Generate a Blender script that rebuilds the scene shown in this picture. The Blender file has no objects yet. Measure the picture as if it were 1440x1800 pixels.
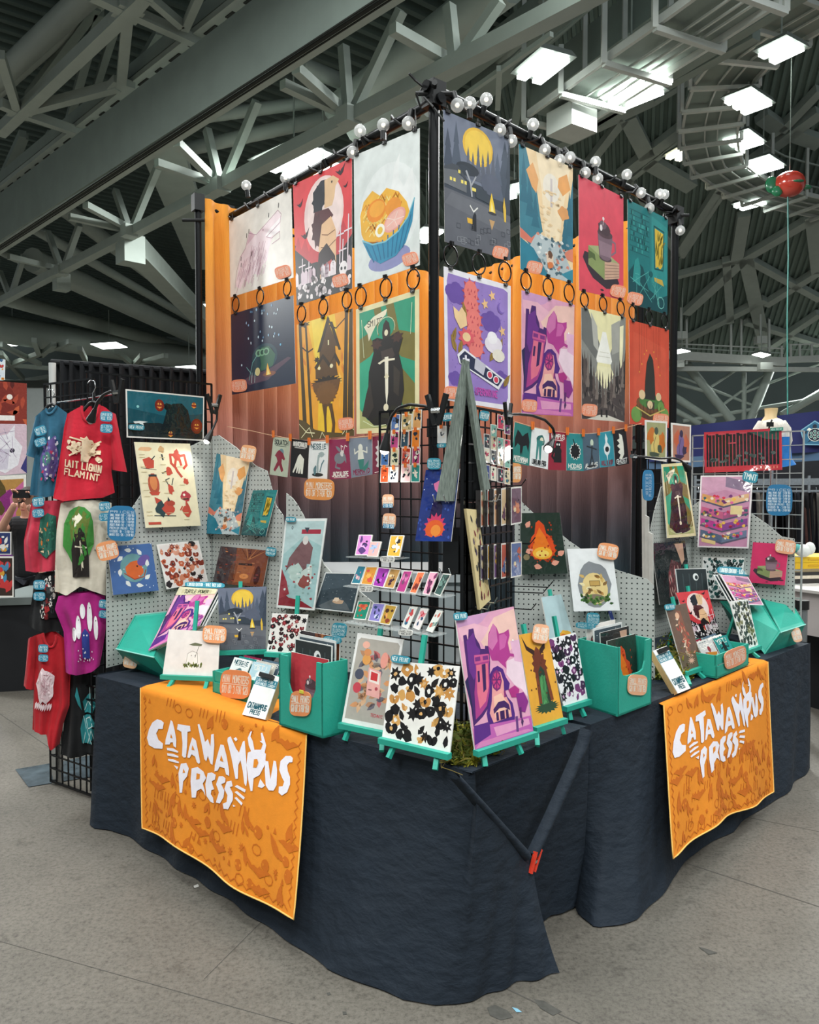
import bpy, bmesh, math, random
from mathutils import Vector as V, Matrix
random.seed(7)
SC = bpy.context.scene
COL = SC.collection
# ---------------------------------------------------------------- camera
F = 1400.0; TH = math.atan(50.0/F); EYE = V((0, 0, 1.7))
cam = bpy.data.cameras.new('camera'); cam.sensor_fit = 'HORIZONTAL'; cam.sensor_width = 36.0
cam.lens = F/1440.0*36.0; cam.clip_end = 300; cam.clip_start = 0.05
camo = bpy.data.objects.new('camera', cam); COL.objects.link(camo)
camo.location = EYE; camo.rotation_euler = (math.pi/2-TH, 0, 0)
SC.camera = camo
# ---------------------------------------------------------------- world, lights, exposure
SC.view_settings.view_transform = 'Standard'; SC.view_settings.look = 'None'
SC.view_settings.exposure = 0.0; SC.view_settings.gamma = 1.0; SC.view_settings.use_curve_mapping = False
SC.cycles.use_denoising = True; SC.cycles.max_bounces = 5; SC.cycles.diffuse_bounces = 2; SC.cycles.adaptive_threshold = .045
SC.cycles.transparent_max_bounces = 16; SC.cycles.caustics_reflective = False; SC.cycles.caustics_refractive = False
SC.cycles.sample_clamp_indirect = 6.0
wd = bpy.data.worlds.new('hall_air'); SC.world = wd; wd.use_nodes = True
wd.node_tree.nodes['Background'].inputs[0].default_value = (0.86, 0.95, 1.0, 1)
wd.node_tree.nodes['Background'].inputs[1].default_value = 0.36
def lin(c):
    if isinstance(c, str):
        c = c.lstrip('#'); c = [int(c[i:i+2], 16)/255 for i in (0, 2, 4)]
    return tuple((x/12.92 if x <= 0.04045 else ((x+0.055)/1.055)**2.4) for x in c[:3])
# rows of hall luminaires overhead ; last three added out of view to brighten steel
LAMPS = [(-5.2, -3.2, 9.4, 430), (0.2, -4.2, 9.4, 520), (5.4, -3.2, 9.4, 430), (-6.2, 1.6, 9.4, 340), (6.2, 1.6, 9.4, 340),
         (-0.4, 0.6, 9.6, 300), (-7.5, 8.5, 9.0, 600), (3.6, 9.0, 9.6, 420), (-1.5, 7.2, 9.2, 260), (9.5, 9.5, 9.2, 600),
         (-2.60, 18.3, 8.9, 1500), (4.17, 15.1, 9.1, 1100), (9.1, 20.5, 11.4, 1800), (-20.0, 30.0, 7.6, 2600), (22.0, 42.0, 7.8, 2600), (-16.0, 13.0, 7.6, 1500)]
for i, (x, y, z, w) in enumerate(LAMPS):
    ld = bpy.data.lights.new('hall_lamp', 'AREA'); ld.shape = 'RECTANGLE'; ld.size = 2.4 if i < 10 else 1.5; ld.size_y = 1.4 if i < 10 else 0.9
    ld.energy = w; ld.color = (0.97, 1.0, 0.985)
    lo = bpy.data.objects.new('hall_lamp', ld); COL.objects.link(lo); lo.location = (x, y, z)

# ---------------------------------------------------------------- helpers
_c, _s = math.cos(TH), math.sin(TH)
def ray(px, py):
    x = (px-720)/F; y = (900-py)/F
    return V((x, _c+_s*y, -_s+_c*y))
def uz(px, py, z):
    d = ray(px, py); return EYE+d*((z-EYE.z)/d.z)
def uy(px, py, y):
    d = ray(px, py); return EYE+d*(y/d.y)
def up(px, py, P, N):
    d = ray(px, py); return EYE+d*((P-EYE).dot(N)/d.dot(N))
UP = V((0, 0, 1))
def vplane(A, B, off=0.0):
    """vertical plane through plan points A,B; normal faces the camera; off moves it towards the camera side"""
    d = V((B[0]-A[0], B[1]-A[1], 0)).normalized(); n = V((d.y, -d.x, 0))
    P = V((A[0], A[1], 0))
    if (EYE-P).dot(n) < 0: n = -n
    return (P+n*off, n)

def mat(name, col, rough=0.6, metal=0.0, spec=0.5, noise=0.0, nscale=8.0, bump=0.0, bscale=60.0, attr=False, emit=None, trans=0.0, alpha=1.0, stretch=None, sheen=0.0):
    m = bpy.data.materials.new(name); m.use_nodes = True
    nt = m.node_tree; b = nt.nodes['Principled BSDF']
    c = lin(col); b.inputs['Base Color'].default_value = (*c, 1)
    b.inputs['Roughness'].default_value = rough; b.inputs['Metallic'].default_value = metal
    b.inputs['Specular IOR Level'].default_value = spec
    if sheen: b.inputs['Sheen Weight'].default_value = sheen
    if trans: b.inputs['Transmission Weight'].default_value = trans
    if alpha < 1: b.inputs['Alpha'].default_value = alpha
    if emit:
        b.inputs['Emission Color'].default_value = (*lin(emit[0]), 1); b.inputs['Emission Strength'].default_value = emit[1]
    tc = None
    def coords():
        nonlocal tc
        if tc is None:
            t = nt.nodes.new('ShaderNodeTexCoord'); tc = t.outputs['Object']
            if stretch:
                mp = nt.nodes.new('ShaderNodeMapping'); mp.inputs['Scale'].default_value = stretch
                nt.links.new(tc, mp.inputs[0]); tc = mp.outputs[0]
        return tc
    src = None
    if attr:
        a = nt.nodes.new('ShaderNodeAttribute'); a.attribute_name = 'Col'; src = a.outputs['Color']
    if noise:
        n = nt.nodes.new('ShaderNodeTexNoise'); n.inputs['Scale'].default_value = nscale; n.inputs['Detail'].default_value = 4
        nt.links.new(coords(), n.inputs['Vector'])
        mr = nt.nodes.new('ShaderNodeMapRange'); mr.inputs[1].default_value = 0.25; mr.inputs[2].default_value = 0.75
        mr.inputs[3].default_value = 1-noise; mr.inputs[4].default_value = 1+noise
        nt.links.new(n.outputs['Fac'], mr.inputs[0])
        mx = nt.nodes.new('ShaderNodeMix'); mx.data_type = 'RGBA'; mx.blend_type = 'MULTIPLY'; mx.inputs[0].default_value = 1
        if src: nt.links.new(src, mx.inputs[6])
        else: mx.inputs[6].default_value = (*c, 1)
        nt.links.new(mr.outputs[0], mx.inputs[7]); src = mx.outputs[2]
    if src: nt.links.new(src, b.inputs['Base Color'])
    if bump:
        n2 = nt.nodes.new('ShaderNodeTexNoise'); n2.inputs['Scale'].default_value = bscale; n2.inputs['Detail'].default_value = 3
        nt.links.new(coords(), n2.inputs['Vector'])
        bp = nt.nodes.new('ShaderNodeBump'); bp.inputs['Strength'].default_value = bump; bp.inputs['Distance'].default_value = 0.02
        nt.links.new(n2.outputs['Fac'], bp.inputs['Height']); nt.links.new(bp.outputs[0], b.inputs['Normal'])
    return m

class MB:
    """collects faces (with a colour each) and links them as ONE mesh object"""
    def __init__(s): s.v = []; s.f = []; s.c = []
    def face(s, pts, col=None):
        i = len(s.v); s.v += [tuple(p) for p in pts]; s.f.append(tuple(range(i, i+len(pts)))); s.c.append(col); return s
    def grid(s, rows, col=None, close=False):
        i = len(s.v); n = len(rows[0])
        for r in rows: s.v += [tuple(p) for p in r]
        for a in range(len(rows)-1):
            for b in range(n if close else n-1):
                b2 = (b+1) % n
                s.f.append((i+a*n+b, i+a*n+b2, i+(a+1)*n+b2, i+(a+1)*n+b)); s.c.append(col(a, b) if callable(col) else col)
        return s
    def hexa(s, p, col=None):
        """8 points: bottom 0-3, top 4-7"""
        i = len(s.v); s.v += [tuple(q) for q in p]
        for f in ((3, 2, 1, 0), (4, 5, 6, 7), (0, 1, 5, 4), (1, 2, 6, 5), (2, 3, 7, 6), (3, 0, 4, 7)):
            s.f.append(tuple(i+k for k in f)); s.c.append(col)
        return s
    def box(s, c, sz, col=None, rot=0.0):
        c = V(c); h = V(sz)*0.5; ca, sa = math.cos(rot), math.sin(rot); q = []
        for z in (-1, 1):
            for x, y in ((-1, -1), (1, -1), (1, 1), (-1, 1)):
                X, Y = x*h.x, y*h.y; q.append(c+V((X*ca-Y*sa, X*sa+Y*ca, z*h.z)))
        return s.hexa(q, col)
    def bar(s, a, b, w, h=None, col=None, upv=UP):
        """square-section member from a to b, w wide, h high"""
        a = V(a); b = V(b); h = h or w; d = (b-a).normalized(); x = d.cross(upv)
        if x.length < 1e-4: x = d.cross(V((1, 0, 0)))
        x.normalize(); y = x.cross(d); x = x*w/2; y = y*h/2
        return s.hexa([a-x-y, a+x-y, a+x+y, a-x+y, b-x-y, b+x-y, b+x+y, b-x+y], col)
    def tube(s, pts, r, n=8, col=None, cap=True):
        pts = [V(p) for p in pts]; rows = []; x = None
        for k, p in enumerate(pts):
            d = (pts[min(k+1, len(pts)-1)]-pts[max(k-1, 0)]).normalized()
            if x is None:
                x = d.cross(UP)
                if x.length < 1e-3: x = d.cross(V((1, 0, 0)))
            x = (x-d*x.dot(d)).normalized(); y = d.cross(x)
            rr = r[k] if isinstance(r, (list, tuple)) else r
            rows.append([p+(x*math.cos(t)+y*math.sin(t))*rr for t in [2*math.pi*j/n for j in range(n)]])
        s.grid(rows, col, close=True)
        if cap: s.face(rows[0][::-1], col); s.face(rows[-1], col)
        return s
    def sphere(s, c, r, n=10, m=6, col=None):
        c = V(c); r = V(r) if isinstance(r, (tuple, list, V)) else V((r, r, r)); rows = []
        for a in range(m+1):
            t = math.pi*a/m
            rows.append([c+V((r.x*math.sin(t)*math.cos(2*math.pi*b/n), r.y*math.sin(t)*math.sin(2*math.pi*b/n), r.z*math.cos(t))) for b in range(n)])
        return s.grid(rows, col, close=True)
    def lathe(s, c, prof, n=14, col=None):
        c = V(c)
        return s.grid([[c+V((r*math.cos(2*math.pi*b/n), r*math.sin(2*math.pi*b/n), z)) for b in range(n)] for r, z in prof], col, close=True)
    def build(s, name, m, parent=None, smooth=False, origin=None, **tags):
        o0 = V(origin) if origin is not None else V((0, 0, 0))
        if parent is not None and origin is None: o0 = parent.matrix_world.translation if False else V(parent.get('_o', (0, 0, 0)))
        me = bpy.data.meshes.new(name); me.from_pydata([tuple(V(p)-o0) for p in s.v], [], s.f)
        if any(c is not None for c in s.c):
            at = me.color_attributes.new('Col', 'FLOAT_COLOR', 'CORNER'); buf = []
            cache = {}
            for p, c in zip(me.polygons, s.c):
                c = c or '#808080'
                if c not in cache: cache[c] = (*lin(c), 1.0)
                buf += cache[c]*p.loop_total
            at.data.foreach_set('color', buf)
        if smooth: me.polygons.foreach_set('use_smooth', [True]*len(me.polygons))
        me.materials.append(m); me.update()
        o = bpy.data.objects.new(name, me); COL.objects.link(o)
        if parent is not None:
            o.parent = parent; po = V(parent.get('_o', (0, 0, 0))); o.location = o0-po if origin is not None else (0, 0, 0)
        else: o.location = o0
        o['_o'] = tuple(o0)
        tag(o, **tags); return o
def tag(o, label=None, cat=None, group=None, kind=None):
    for k, v in (('label', label), ('category', cat), ('group', group), ('kind', kind)):
        if v: o[k] = v
    return o
def thing(name, loc, label, cat, group=None):
    o = bpy.data.objects.new(name, None); COL.objects.link(o); o.location = loc; o.empty_display_size = 0.05
    o['_o'] = tuple(loc); return tag(o, label, cat, group)
def lerp(a, b, t): return a+(b-a)*t
def interp(tab, t):
    """piecewise-linear table of (t, value)"""
    for (a, x), (b, y) in zip(tab, tab[1:]):
        if t <= b: return x+(y-x)*((t-a)/(b-a) if b > a else 0)
    return tab[-1][1]
def resample(pts, n):
    pts = [V(p) for p in pts]; L = [0]
    for a, b in zip(pts, pts[1:]): L.append(L[-1]+(b-a).length)
    out = []; k = 0
    for i in range(n):
        d = L[-1]*i/(n-1)
        while k < len(pts)-2 and L[k+1] < d: k += 1
        t = (d-L[k])/max(L[k+1]-L[k], 1e-9); out.append(pts[k].lerp(pts[k+1], min(max(t, 0), 1)))
    return out

# --- flat print: vector art laid on a card, one colour per face
GL = dict(A='002640 1232', B='0006364544330333 33424130 3000', C='4536160501103041', D='00062644422000', E='46060040 0333', F='460600 0333',
 G='45361605011030414323', H='0006 4046 0343', I='2026', J='4641301001', K='0006 460340', L='060040', M='0006234640', N='00064046'.replace('4046', '4046'),
 O='100105163645413010', P='00063645443303', Q='100105163645413010 2140', R='00063645443303 2340', S='453616050413334241301001', T='0646 2620',
 U='060110304146', V='062046', W='0610233046', X='0046 0640', Y='0623 462320', Z='06460040', a='343313020110303430 ', e='0232331303011030')
GL.pop('a'); GL.pop('e')
GL.update({'0': '100105163645413010', '1': '152620', '2': '0516364544000040', '3': '05163645443342413010 01', '4': '360242 3630', '5': '460603334241301001',
 '6': '46160501103041423303', '7': '064620', '8': '13040516364544331302011030414233', '9': '0010304145361605041343', '$': '4536160504133342413010 2720',
 '?': '051636454423 2120', '!': '2622 2120', '-': '1333', ':': '2425 2122', '.': '2021', "'": '2625', '/': '0046', '+': '1333 2224', '=': '0444 0242'})
class Art:
    def __init__(s, asp=1.0): s.asp = asp; s.o = []; s.k = 1; s.rnd = random.Random(int(asp*1000)+3); s.hold = False
    def _a(s, pts, c):
        s.o.append((pts, c, s.k))
        if not s.hold: s.k += 1
    def r(s, x0, y0, x1, y1, c): s._a([(x0, y0), (x1, y0), (x1, y1), (x0, y1)], c); return s
    def p(s, pts, c): s._a(list(pts), c); return s
    def e(s, x, y, rx, ry, c, n=14, rot=0.0, a0=0, a1=6.2832):
        pts = []
        for i in range(n):
            t = a0+(a1-a0)*i/(n if a1-a0 > 6.28 else n-1); X, Y = rx*math.cos(t), ry*math.sin(t)
            if rot:
                Xp, Yp = X*s.asp, Y; X, Y = (Xp*math.cos(rot)-Yp*math.sin(rot))/s.asp, Xp*math.sin(rot)+Yp*math.cos(rot)
            pts.append((x+X, y+Y))
        s._a(pts, c); return s
    def c(s, x, y, r, col, n=12): return s.e(x, y, r/s.asp, r, col, n)          # round, r in heights
    def l(s, pts, w, c):
        """stroked polyline, w in heights"""
        for (x0, y0), (x1, y1) in zip(pts, pts[1:]):
            dx, dy = (x1-x0)*s.asp, y1-y0; L = math.hypot(dx, dy) or 1e-6; nx, ny = -dy/L*w/2, dx/L*w/2; ex, ey = dx/L*w*.3, dy/L*w*.3
            a = s.asp
            s._a([(x0+(nx-ex)/a, y0+ny-ey), (x0+(-nx-ex)/a, y0-ny-ey), (x1+(-nx+ex)/a, y1-ny+ey), (x1+(nx+ex)/a, y1+ny+ey)], c)
        return s
    def blob(s, x, y, rx, ry, c, n=14, j=0.3):
        s._a([(x+rx*math.cos(6.2832*i/n)*(1+s.rnd.uniform(-j, j)), y+ry*math.sin(6.2832*i/n)*(1+s.rnd.uniform(-j, j))) for i in range(n)], c); return s
    def spike(s, x, y, rx, ry, c, n=10, inner=0.5):
        s._a([(x+rx*math.cos(3.14159*i/n)*(1 if i % 2 else inner), y+ry*math.sin(3.14159*i/n)*(1 if i % 2 else inner)) for i in range(2*n)], c); return s
    def star(s, x, y, r, c): return s.spike(x, y, r/s.asp, r, c, 5, 0.45)
    def leaf(s, x, y, L, w, ang, c):
        a = s.asp; ux, uy = math.cos(ang), math.sin(ang)
        P = [(0, 0), (.3*L, w*.5), (.65*L, w*.4), (L, 0), (.65*L, -w*.4), (.3*L, -w*.5)]
        s._a([(x+(u*ux-v*uy)/a, y+u*uy+v*ux) for u, v in P], c); return s
    def tree(s, x, y, w, h, c): s._a([(x-w/2, y), (x-w*.22, y+h*.33), (x-w*.36, y+h*.33), (x-w*.14, y+h*.66), (x-w*.2, y+h*.66), (x, y+h), (x+w*.2, y+h*.66), (x+w*.14, y+h*.66), (x+w*.36, y+h*.33), (x+w*.22, y+h*.33), (x+w/2, y)], c); return s
    def t(s, txt, x, y, w, h, c, sw=.16, gap=.32, fit=True):
        """text in the box x,y,w,h; tall narrow hand capitals"""
        n = max(len(txt), 1); cw = w/(n+gap*(n-1)); s.hold0 = s.hold; s.hold = True
        for i, ch in enumerate(txt.upper()):
            g = GL.get(ch)
            if not g: continue
            X = x+i*cw*(1+gap)
            for st in g.split():
                pts = [(X+int(st[k])/4*cw, y+int(st[k+1])/6*h) for k in range(0, len(st)-1, 2)]
                s.l(pts, h*sw, c)
        s.hold = s.hold0; s.k += 1; return s
    def many(s, n, fn):
        s.hold = True
        for i in range(n): fn(i, s.rnd)
        s.hold = False; s.k += 1; return s

PRINT = mat('printed_card', '#ffffff', .38, attr=True, noise=.08, nscale=22)
SLEEVE = mat('sleeved_print', '#ffffff', .10, spec=.6, attr=True, noise=.08, nscale=18, bump=.45, bscale=9)
POSTER = mat('poster_paper', '#ffffff', .33, attr=True, noise=.10, nscale=13)
TAGM = mat('sign_card', '#ffffff', .6, attr=True, noise=.05, nscale=20)
FABP = mat('printed_fabric', '#ffffff', .9, attr=True, noise=.08, nscale=30, bump=.15, bscale=40)
ROUND = [(.5+.5*math.copysign(abs(math.cos(t))**.55, math.cos(t)), .5+.5*math.copysign(abs(math.sin(t))**.55, math.sin(t))) for t in [6.2832*i/28 for i in range(28)]]
LAY = 4e-5
def bil(q, u, v): return (q[3].lerp(q[2], u)).lerp(q[0].lerp(q[1], u), v)
def put_art(mb, q, N, art, base=.0006):
    for pts, c, k in art.o:
        P = [bil(q, min(max(u, 0), 1), min(max(v, 0), 1))+N*(base+LAY*k) for u, v in pts]
        mb.face(P, c)
def quad3(px, plane):
    """px: TL,TR,BR,BL pixels -> world points on plane (P,N)"""
    return [up(x, y, *plane) for x, y in px]
def lean_quad(px, zb, lean, facing=None):
    """quad standing on height zb: bottom corners on that height, leaning back by lean degrees"""
    TL, TR, BR, BL = px; b0 = uz(*BL, zb); b1 = uz(*BR, zb)
    d = (b1-b0).normalized(); n = V((d.y, -d.x, 0))
    if (EYE-b0).dot(n) < 0: n = -n
    a = math.radians(lean); N = (n*math.cos(a)+UP*math.sin(a)).normalized()
    return [up(*TL, b0, N), up(*TR, b0, N), b1, b0], (b0, N)
def card(name, q, N, artf, label, cat, group=None, thick=.004, edge='#e8e6e0', m=None, outline=None, bg='#ffffff', parent=None):
    """a printed card: q = TL,TR,BR,BL in the world, N towards the viewer"""
    asp = ((q[0]-q[1]).length+(q[3]-q[2]).length)/max((q[0]-q[3]).length+(q[1]-q[2]).length, 1e-6)
    A = Art(asp); artf(A) if artf else None
    mb = MB(); ol = outline or [(0, 0), (1, 0), (1, 1), (0, 1)]
    fr = [bil(q, u, v)+N*.0003 for u, v in ol]; bk = [p-N*thick for p in fr]
    mb.face(fr, bg); mb.face(bk[::-1], edge)
    for i in range(len(fr)):
        j = (i+1) % len(fr); mb.face([fr[i], bk[i], bk[j], fr[j]], edge)
    put_art(mb, q, N, A)
    o0 = (q[2]+q[3])*.5
    return mb.build(name, m or PRINT, parent, origin=o0, label=label, cat=cat, group=group)
def off(plane, d): return (plane[0]+plane[1]*d, plane[1])
def rot_px(cx, cy, w, h, a=0.0):
    a = math.radians(a); c, s = math.cos(a), math.sin(a)
    return [(cx+x*c-y*s, cy+x*s+y*c) for x, y in ((-w/2, -h/2), (w/2, -h/2), (w/2, h/2), (-w/2, h/2))]
def sign(px, plane, d, lines, label, bg='#f4a36c', fg='#fff4e4', name='price_tag', cat='sign', group=None, rule=True, rows=None, outline=ROUND, artf=None):
    q = quad3(px, off(plane, d))
    def f(A):
        n = len(lines)
        for i, t in enumerate(lines):
            hh = .74/n; y = .87-hh*(i+1)
            w = .84 if len(t) > 3 else .5
            A.t(t, .5-w/2, y+hh*.14, w, hh*.70, fg, sw=.13)
            if rule and i < n-1: A.r(.1, y-.012, .9, y+.012, fg)
        if artf: artf(A)
    return card(name, q, plane[1], f, label, cat, group, .003, bg, TAGM, outline, bg)
# ================================================================ the hall: floor, roof, far walls
def floor_mat():
    m = mat('polished_concrete', '#8f8b84', .55, spec=.35); nt = m.node_tree; b = nt.nodes['Principled BSDF']
    t = nt.nodes.new('ShaderNodeTexCoord')
    def noise(sc, det, ro=.6):
        n = nt.nodes.new('ShaderNodeTexNoise'); n.inputs['Scale'].default_value = sc; n.inputs['Detail'].default_value = det; n.inputs['Roughness'].default_value = ro
        nt.links.new(t.outputs['Object'], n.inputs['Vector']); return n.outputs['Fac']
    def ramp(src, st):
        r = nt.nodes.new('ShaderNodeValToRGB'); nt.links.new(src, r.inputs[0]); el = r.color_ramp.elements
        while len(el) < len(st): el.new(.5)
        for e, (p, c) in zip(el, st): e.position = p; e.color = (*lin(c), 1)
        return r.outputs[0]
    def mul(a, c, f=1.0):
        x = nt.nodes.new('ShaderNodeMix'); x.data_type = 'RGBA'; x.blend_type = 'MULTIPLY'; x.inputs[0].default_value = f
        nt.links.new(a, x.inputs[6]); nt.links.new(c, x.inputs[7]); return x.outputs[2]
    base = ramp(noise(.7, 6), [(.25, '#67635c'), (.5, '#77726a'), (.75, '#878178')])
    base = mul(base, ramp(noise(55, 6, .8), [(.3, '#8e8e8c'), (.5, '#e4e4e2'), (.7, '#ffffff')]), 1)
    base = mul(base, ramp(noise(9, 5, .7), [(.30, '#b9b8b6'), (.42, '#f4f4f4'), (.7, '#ffffff')]), .8)
    nt.links.new(base, b.inputs['Base Color'])
    rr = nt.nodes.new('ShaderNodeMapRange'); rr.inputs[3].default_value = .42; rr.inputs[4].default_value = .7; nt.links.new(noise(3, 4), rr.inputs[0]); nt.links.new(rr.outputs[0], b.inputs['Roughness'])
    bp = nt.nodes.new('ShaderNodeBump'); bp.inputs['Strength'].default_value = .12; bp.inputs['Distance'].default_value = .01; nt.links.new(noise(120, 3), bp.inputs['Height']); nt.links.new(bp.outputs[0], b.inputs['Normal'])
    return m
mb = MB(); mb.grid([[(x, y, 0) for x in range(-44, 45, 8)] for y in range(-10, 71, 8)]); FLOOR = mb.build('floor', floor_mat(), kind='structure')
JOINT = mat('joint_filler', '#55524d', .9, noise=.2, nscale=30); STAIN = mat('tape_residue', '#4b4a45', .8, noise=.3, nscale=40)
def seam(a, b, w=.006):
    A_, B_ = uz(*a, 0), uz(*b, 0); d = (B_-A_); A_ -= d*.2; B_ += d*1.5
    MB().bar(A_+UP*.0005, B_+UP*.0005, w, .0016).build('joint', JOINT, FLOOR)
seam((1205, 1517), (1440, 1594)); seam((905, 1745), (1020, 1800), .005); seam((0, 1255), (110, 1330), .006); seam((1330, 1440), (1440, 1462), .003); seam((0, 1655), (320, 1745), .002); seam((380, 1700), (470, 1610), .002)
def patch(pts, m_, nm='scuff'):
    mb = MB(); mb.face([uz(x, y, .0015) for x, y in pts]); mb.build(nm, m_, FLOOR)
patch([(856, 1771), (870, 1766), (892, 1776), (903, 1788), (880, 1793), (862, 1785)], STAIN); patch([(938, 1756), (956, 1759), (988, 1778), (972, 1785), (950, 1772)], STAIN); patch([(1228, 1664), (1244, 1668), (1262, 1675), (1246, 1678)], STAIN); patch([(574, 1745), (580, 1744), (582, 1748), (576, 1750)], STAIN); patch([(602, 1778), (609, 1778), (610, 1783), (603, 1784)], STAIN)
patch([(900, 1770), (910, 1773), (918, 1779), (908, 1779)], mat('blue_tape', '#7fb2c8', .7), 'tape_scrap'); patch([(340, 1557), (348, 1554), (350, 1558), (342, 1561)], mat('white_scrap', '#c9c6c0', .8), 'paper_scrap')

DECK = mat('roof_deck', '#4f5e58', .75, noise=.12, nscale=1.5); STEEL = mat('painted_steel', '#a3aea6', .62, noise=.07, nscale=2.5); STEELD = mat('shaded_steel', '#86938b', .7, noise=.08, nscale=2)  # second steel is darkened for the shade on webs and upper members
TUBE = mat('painted_duct', '#a0aaa2', .55, noise=.06, nscale=1.2); PALE = mat('pale_steel', '#c6cbc5', .5, noise=.05, nscale=4); SLOT = mat('dark_gap_strip', '#20241f', .9)
def corr(mb, P, u, v, lu, lv, pitch, dep, nrm):
    n = int(lv/pitch); rows = [[], []]
    for i in range(n):
        for f, h in ((0, 0), (.34, 0), (.5, dep), (.84, dep)):
            p = P+v*((i+f)*pitch)+nrm*h; rows[0].append(p); rows[1].append(p+u*lu)
    mb.grid(rows)
ZD = 13.0
mb = MB(); u = V((.786, .618, 0)); v = V((-.618, .786, 0))
# clip the deck to x<2.4 by building it in strips along u
n = 190; rows = []
for i in range(n):
    for f, h in ((0, 0), (.36, 0), (.5, .22), (.86, .22)):
        s = (i+f)*.46-22      # offset across the ribs
        a = V((0, 0, ZD+h))+v*s; t1 = (2.4-a.x)/u.x; t0 = t1-75
        rows.append([a+u*t0, a+u*t1])
mb.grid(rows); CEIL = mb.build('ceiling', DECK, kind='structure')
PD0 = V((0, 18, 18)); vd = V((0, 27, -10)).normalized(); ND = V((0, -10, -27)).normalized()
DOME = (PD0, ND)
mb = MB(); ud = (vd*.55+V((.83, 0, 0))).normalized(); 
rows = []
for i in range(250):
    for f, h in ((0, 0), (.4, 0), (.5, .1), (.9, .1)):
        x = -9+(i+f)*.28
        rows.append([V((x, 12, 18+6*10/27))-ND*h, V((x+9, 44, 18-26*10/27))-ND*h])
mb.grid(rows); mb.build('ceiling_dome', mat('dome_deck', '#74867e', .75, noise=.08, nscale=1.2), CEIL)
mb = MB(); mb.face([(2.4, 10, ZD-.3), (2.4, 60, ZD-.3), (2.4, 60, ZD+8), (2.4, 10, ZD+8)]); mb.build('bulkhead', DECK, CEIL)
mb = MB(); mb.grid([[(-50, 62, 0), (-20, 62, 0), (10, 62, 0), (50, 62, 0)], [(-50, 62, 8), (-20, 62, 8), (10, 62, 8), (50, 62, 8)], [(-50, 62, 24), (-20, 62, 24), (10, 62, 24), (50, 62, 24)]]); mb.build('wall_back', mat('far_wall', '#6d7873', .8, noise=.08, nscale=.4), kind='structure')

# ---- plate girder across the upper left
def ext(a, b, z, e0, e1):
    A_, B_ = uz(*a, z), uz(*b, z); d = B_-A_; return A_-d*e0, B_+d*e1
ga, gb = ext((0, 448), (713, 0), 8.0, .25, .25); ha, hb_ = ext((0, 428), (676, 0), 8.0, .25, .25)
gir = thing('roof_girder', (ga+gb)*.5, 'big plate girder with a slotted bottom flange at upper left', 'girder')
mb = MB(); mb.hexa([ga, gb, hb_, ha, ga+UP*.07, gb+UP*.07, hb_+UP*.07, ha+UP*.07]); mb.build('bottom_flange', STEEL, gir)
dirg = (gb-ga).normalized(); ng = (ha-ga)-dirg*(ha-ga).dot(dirg); wg = ng.length; ng.normalize()
for f, w in ((.40, .022), (.58, .06), (.76, .022)): MB().bar(ga+ng*wg*f-UP*.005, gb+ng*wg*f-UP*.005, w, .02).build('track_slot', SLOT, gir)  # dark bars stand in for the shade inside the open grooves
MB().bar(ha+ng*.02+UP*.64, hb_+ng*.02+UP*.64, .05, 1.2).build('web', STEELD, gir)
for k in range(9):
    p = ha.lerp(hb_, .08+k*.105); MB().bar(p-ng*.03+UP*.07, p-ng*.03+UP*1.2, .16, .03, upv=ng).build('stiffener', STEELD, gir)
# slotted chord and horizontal bracing
ZB = 9.35
br = thing('roof_bracing', uz(225, 30, ZB), 'slotted chord and crossed bracing struts beside the plate girder', 'bracing')
c0, c1 = ext((0, 351), (463, 0), ZB, .3, .4); MB().bar(c0+UP*.2, c1+UP*.2, .36, .10).build('slotted_chord', STEEL, br)
for k in range(34):
    p = c0.lerp(c1, (k+.5)/34); d = (c1-c0)*(.30/34 if k % 2 else .18/34); MB().bar(p-d+UP*.145, p+d+UP*.145, .10, .02).build('slot', SLOT, br)  # dark bars give the open chord slots their shade
for side in (-.14, .14):
    MB().bar(c0+ng*side+UP*.42, c1+ng*side+UP*.42, .04, .26).build('chord_side', STEELD, br)
def mem(par, z, a, b, w, h=None, nm='strut', m_=None, dz=0, e=0.0):
    A_, B_ = uz(*a, z), uz(*b, z); d = B_-A_; MB().bar(A_-d*e+UP*dz, B_+d*e+UP*dz, w, h or w).build(nm, m_ or STEEL, par)
for a, b, w in (((0, 240), (255, 0), .22), ((225, 30), (213, 158), .18), ((35, 205), (207, 160), .18), ((222, 28), (422, 118), .17), ((33, 205), (208, 263), .18), ((162, 0), (225, 30), .18), ((0, 190), (35, 205), .18), ((0, 105), (30, 200), .16), ((0, 350), (63, 368), .16), ((232, 30), (280, -30), .2), ((325, 60), (352, 0), .13), ((320, 55), (255, 0), .13)):
    mem(br, ZB, a, b, w, dz=.1)
for x, y in ((225, 30), (35, 205), (212, 160)): MB().box(uz(x, y, ZB)+UP*.1, (.42, .42, .14), rot=.7).build('gusset', STEEL, br)
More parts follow.
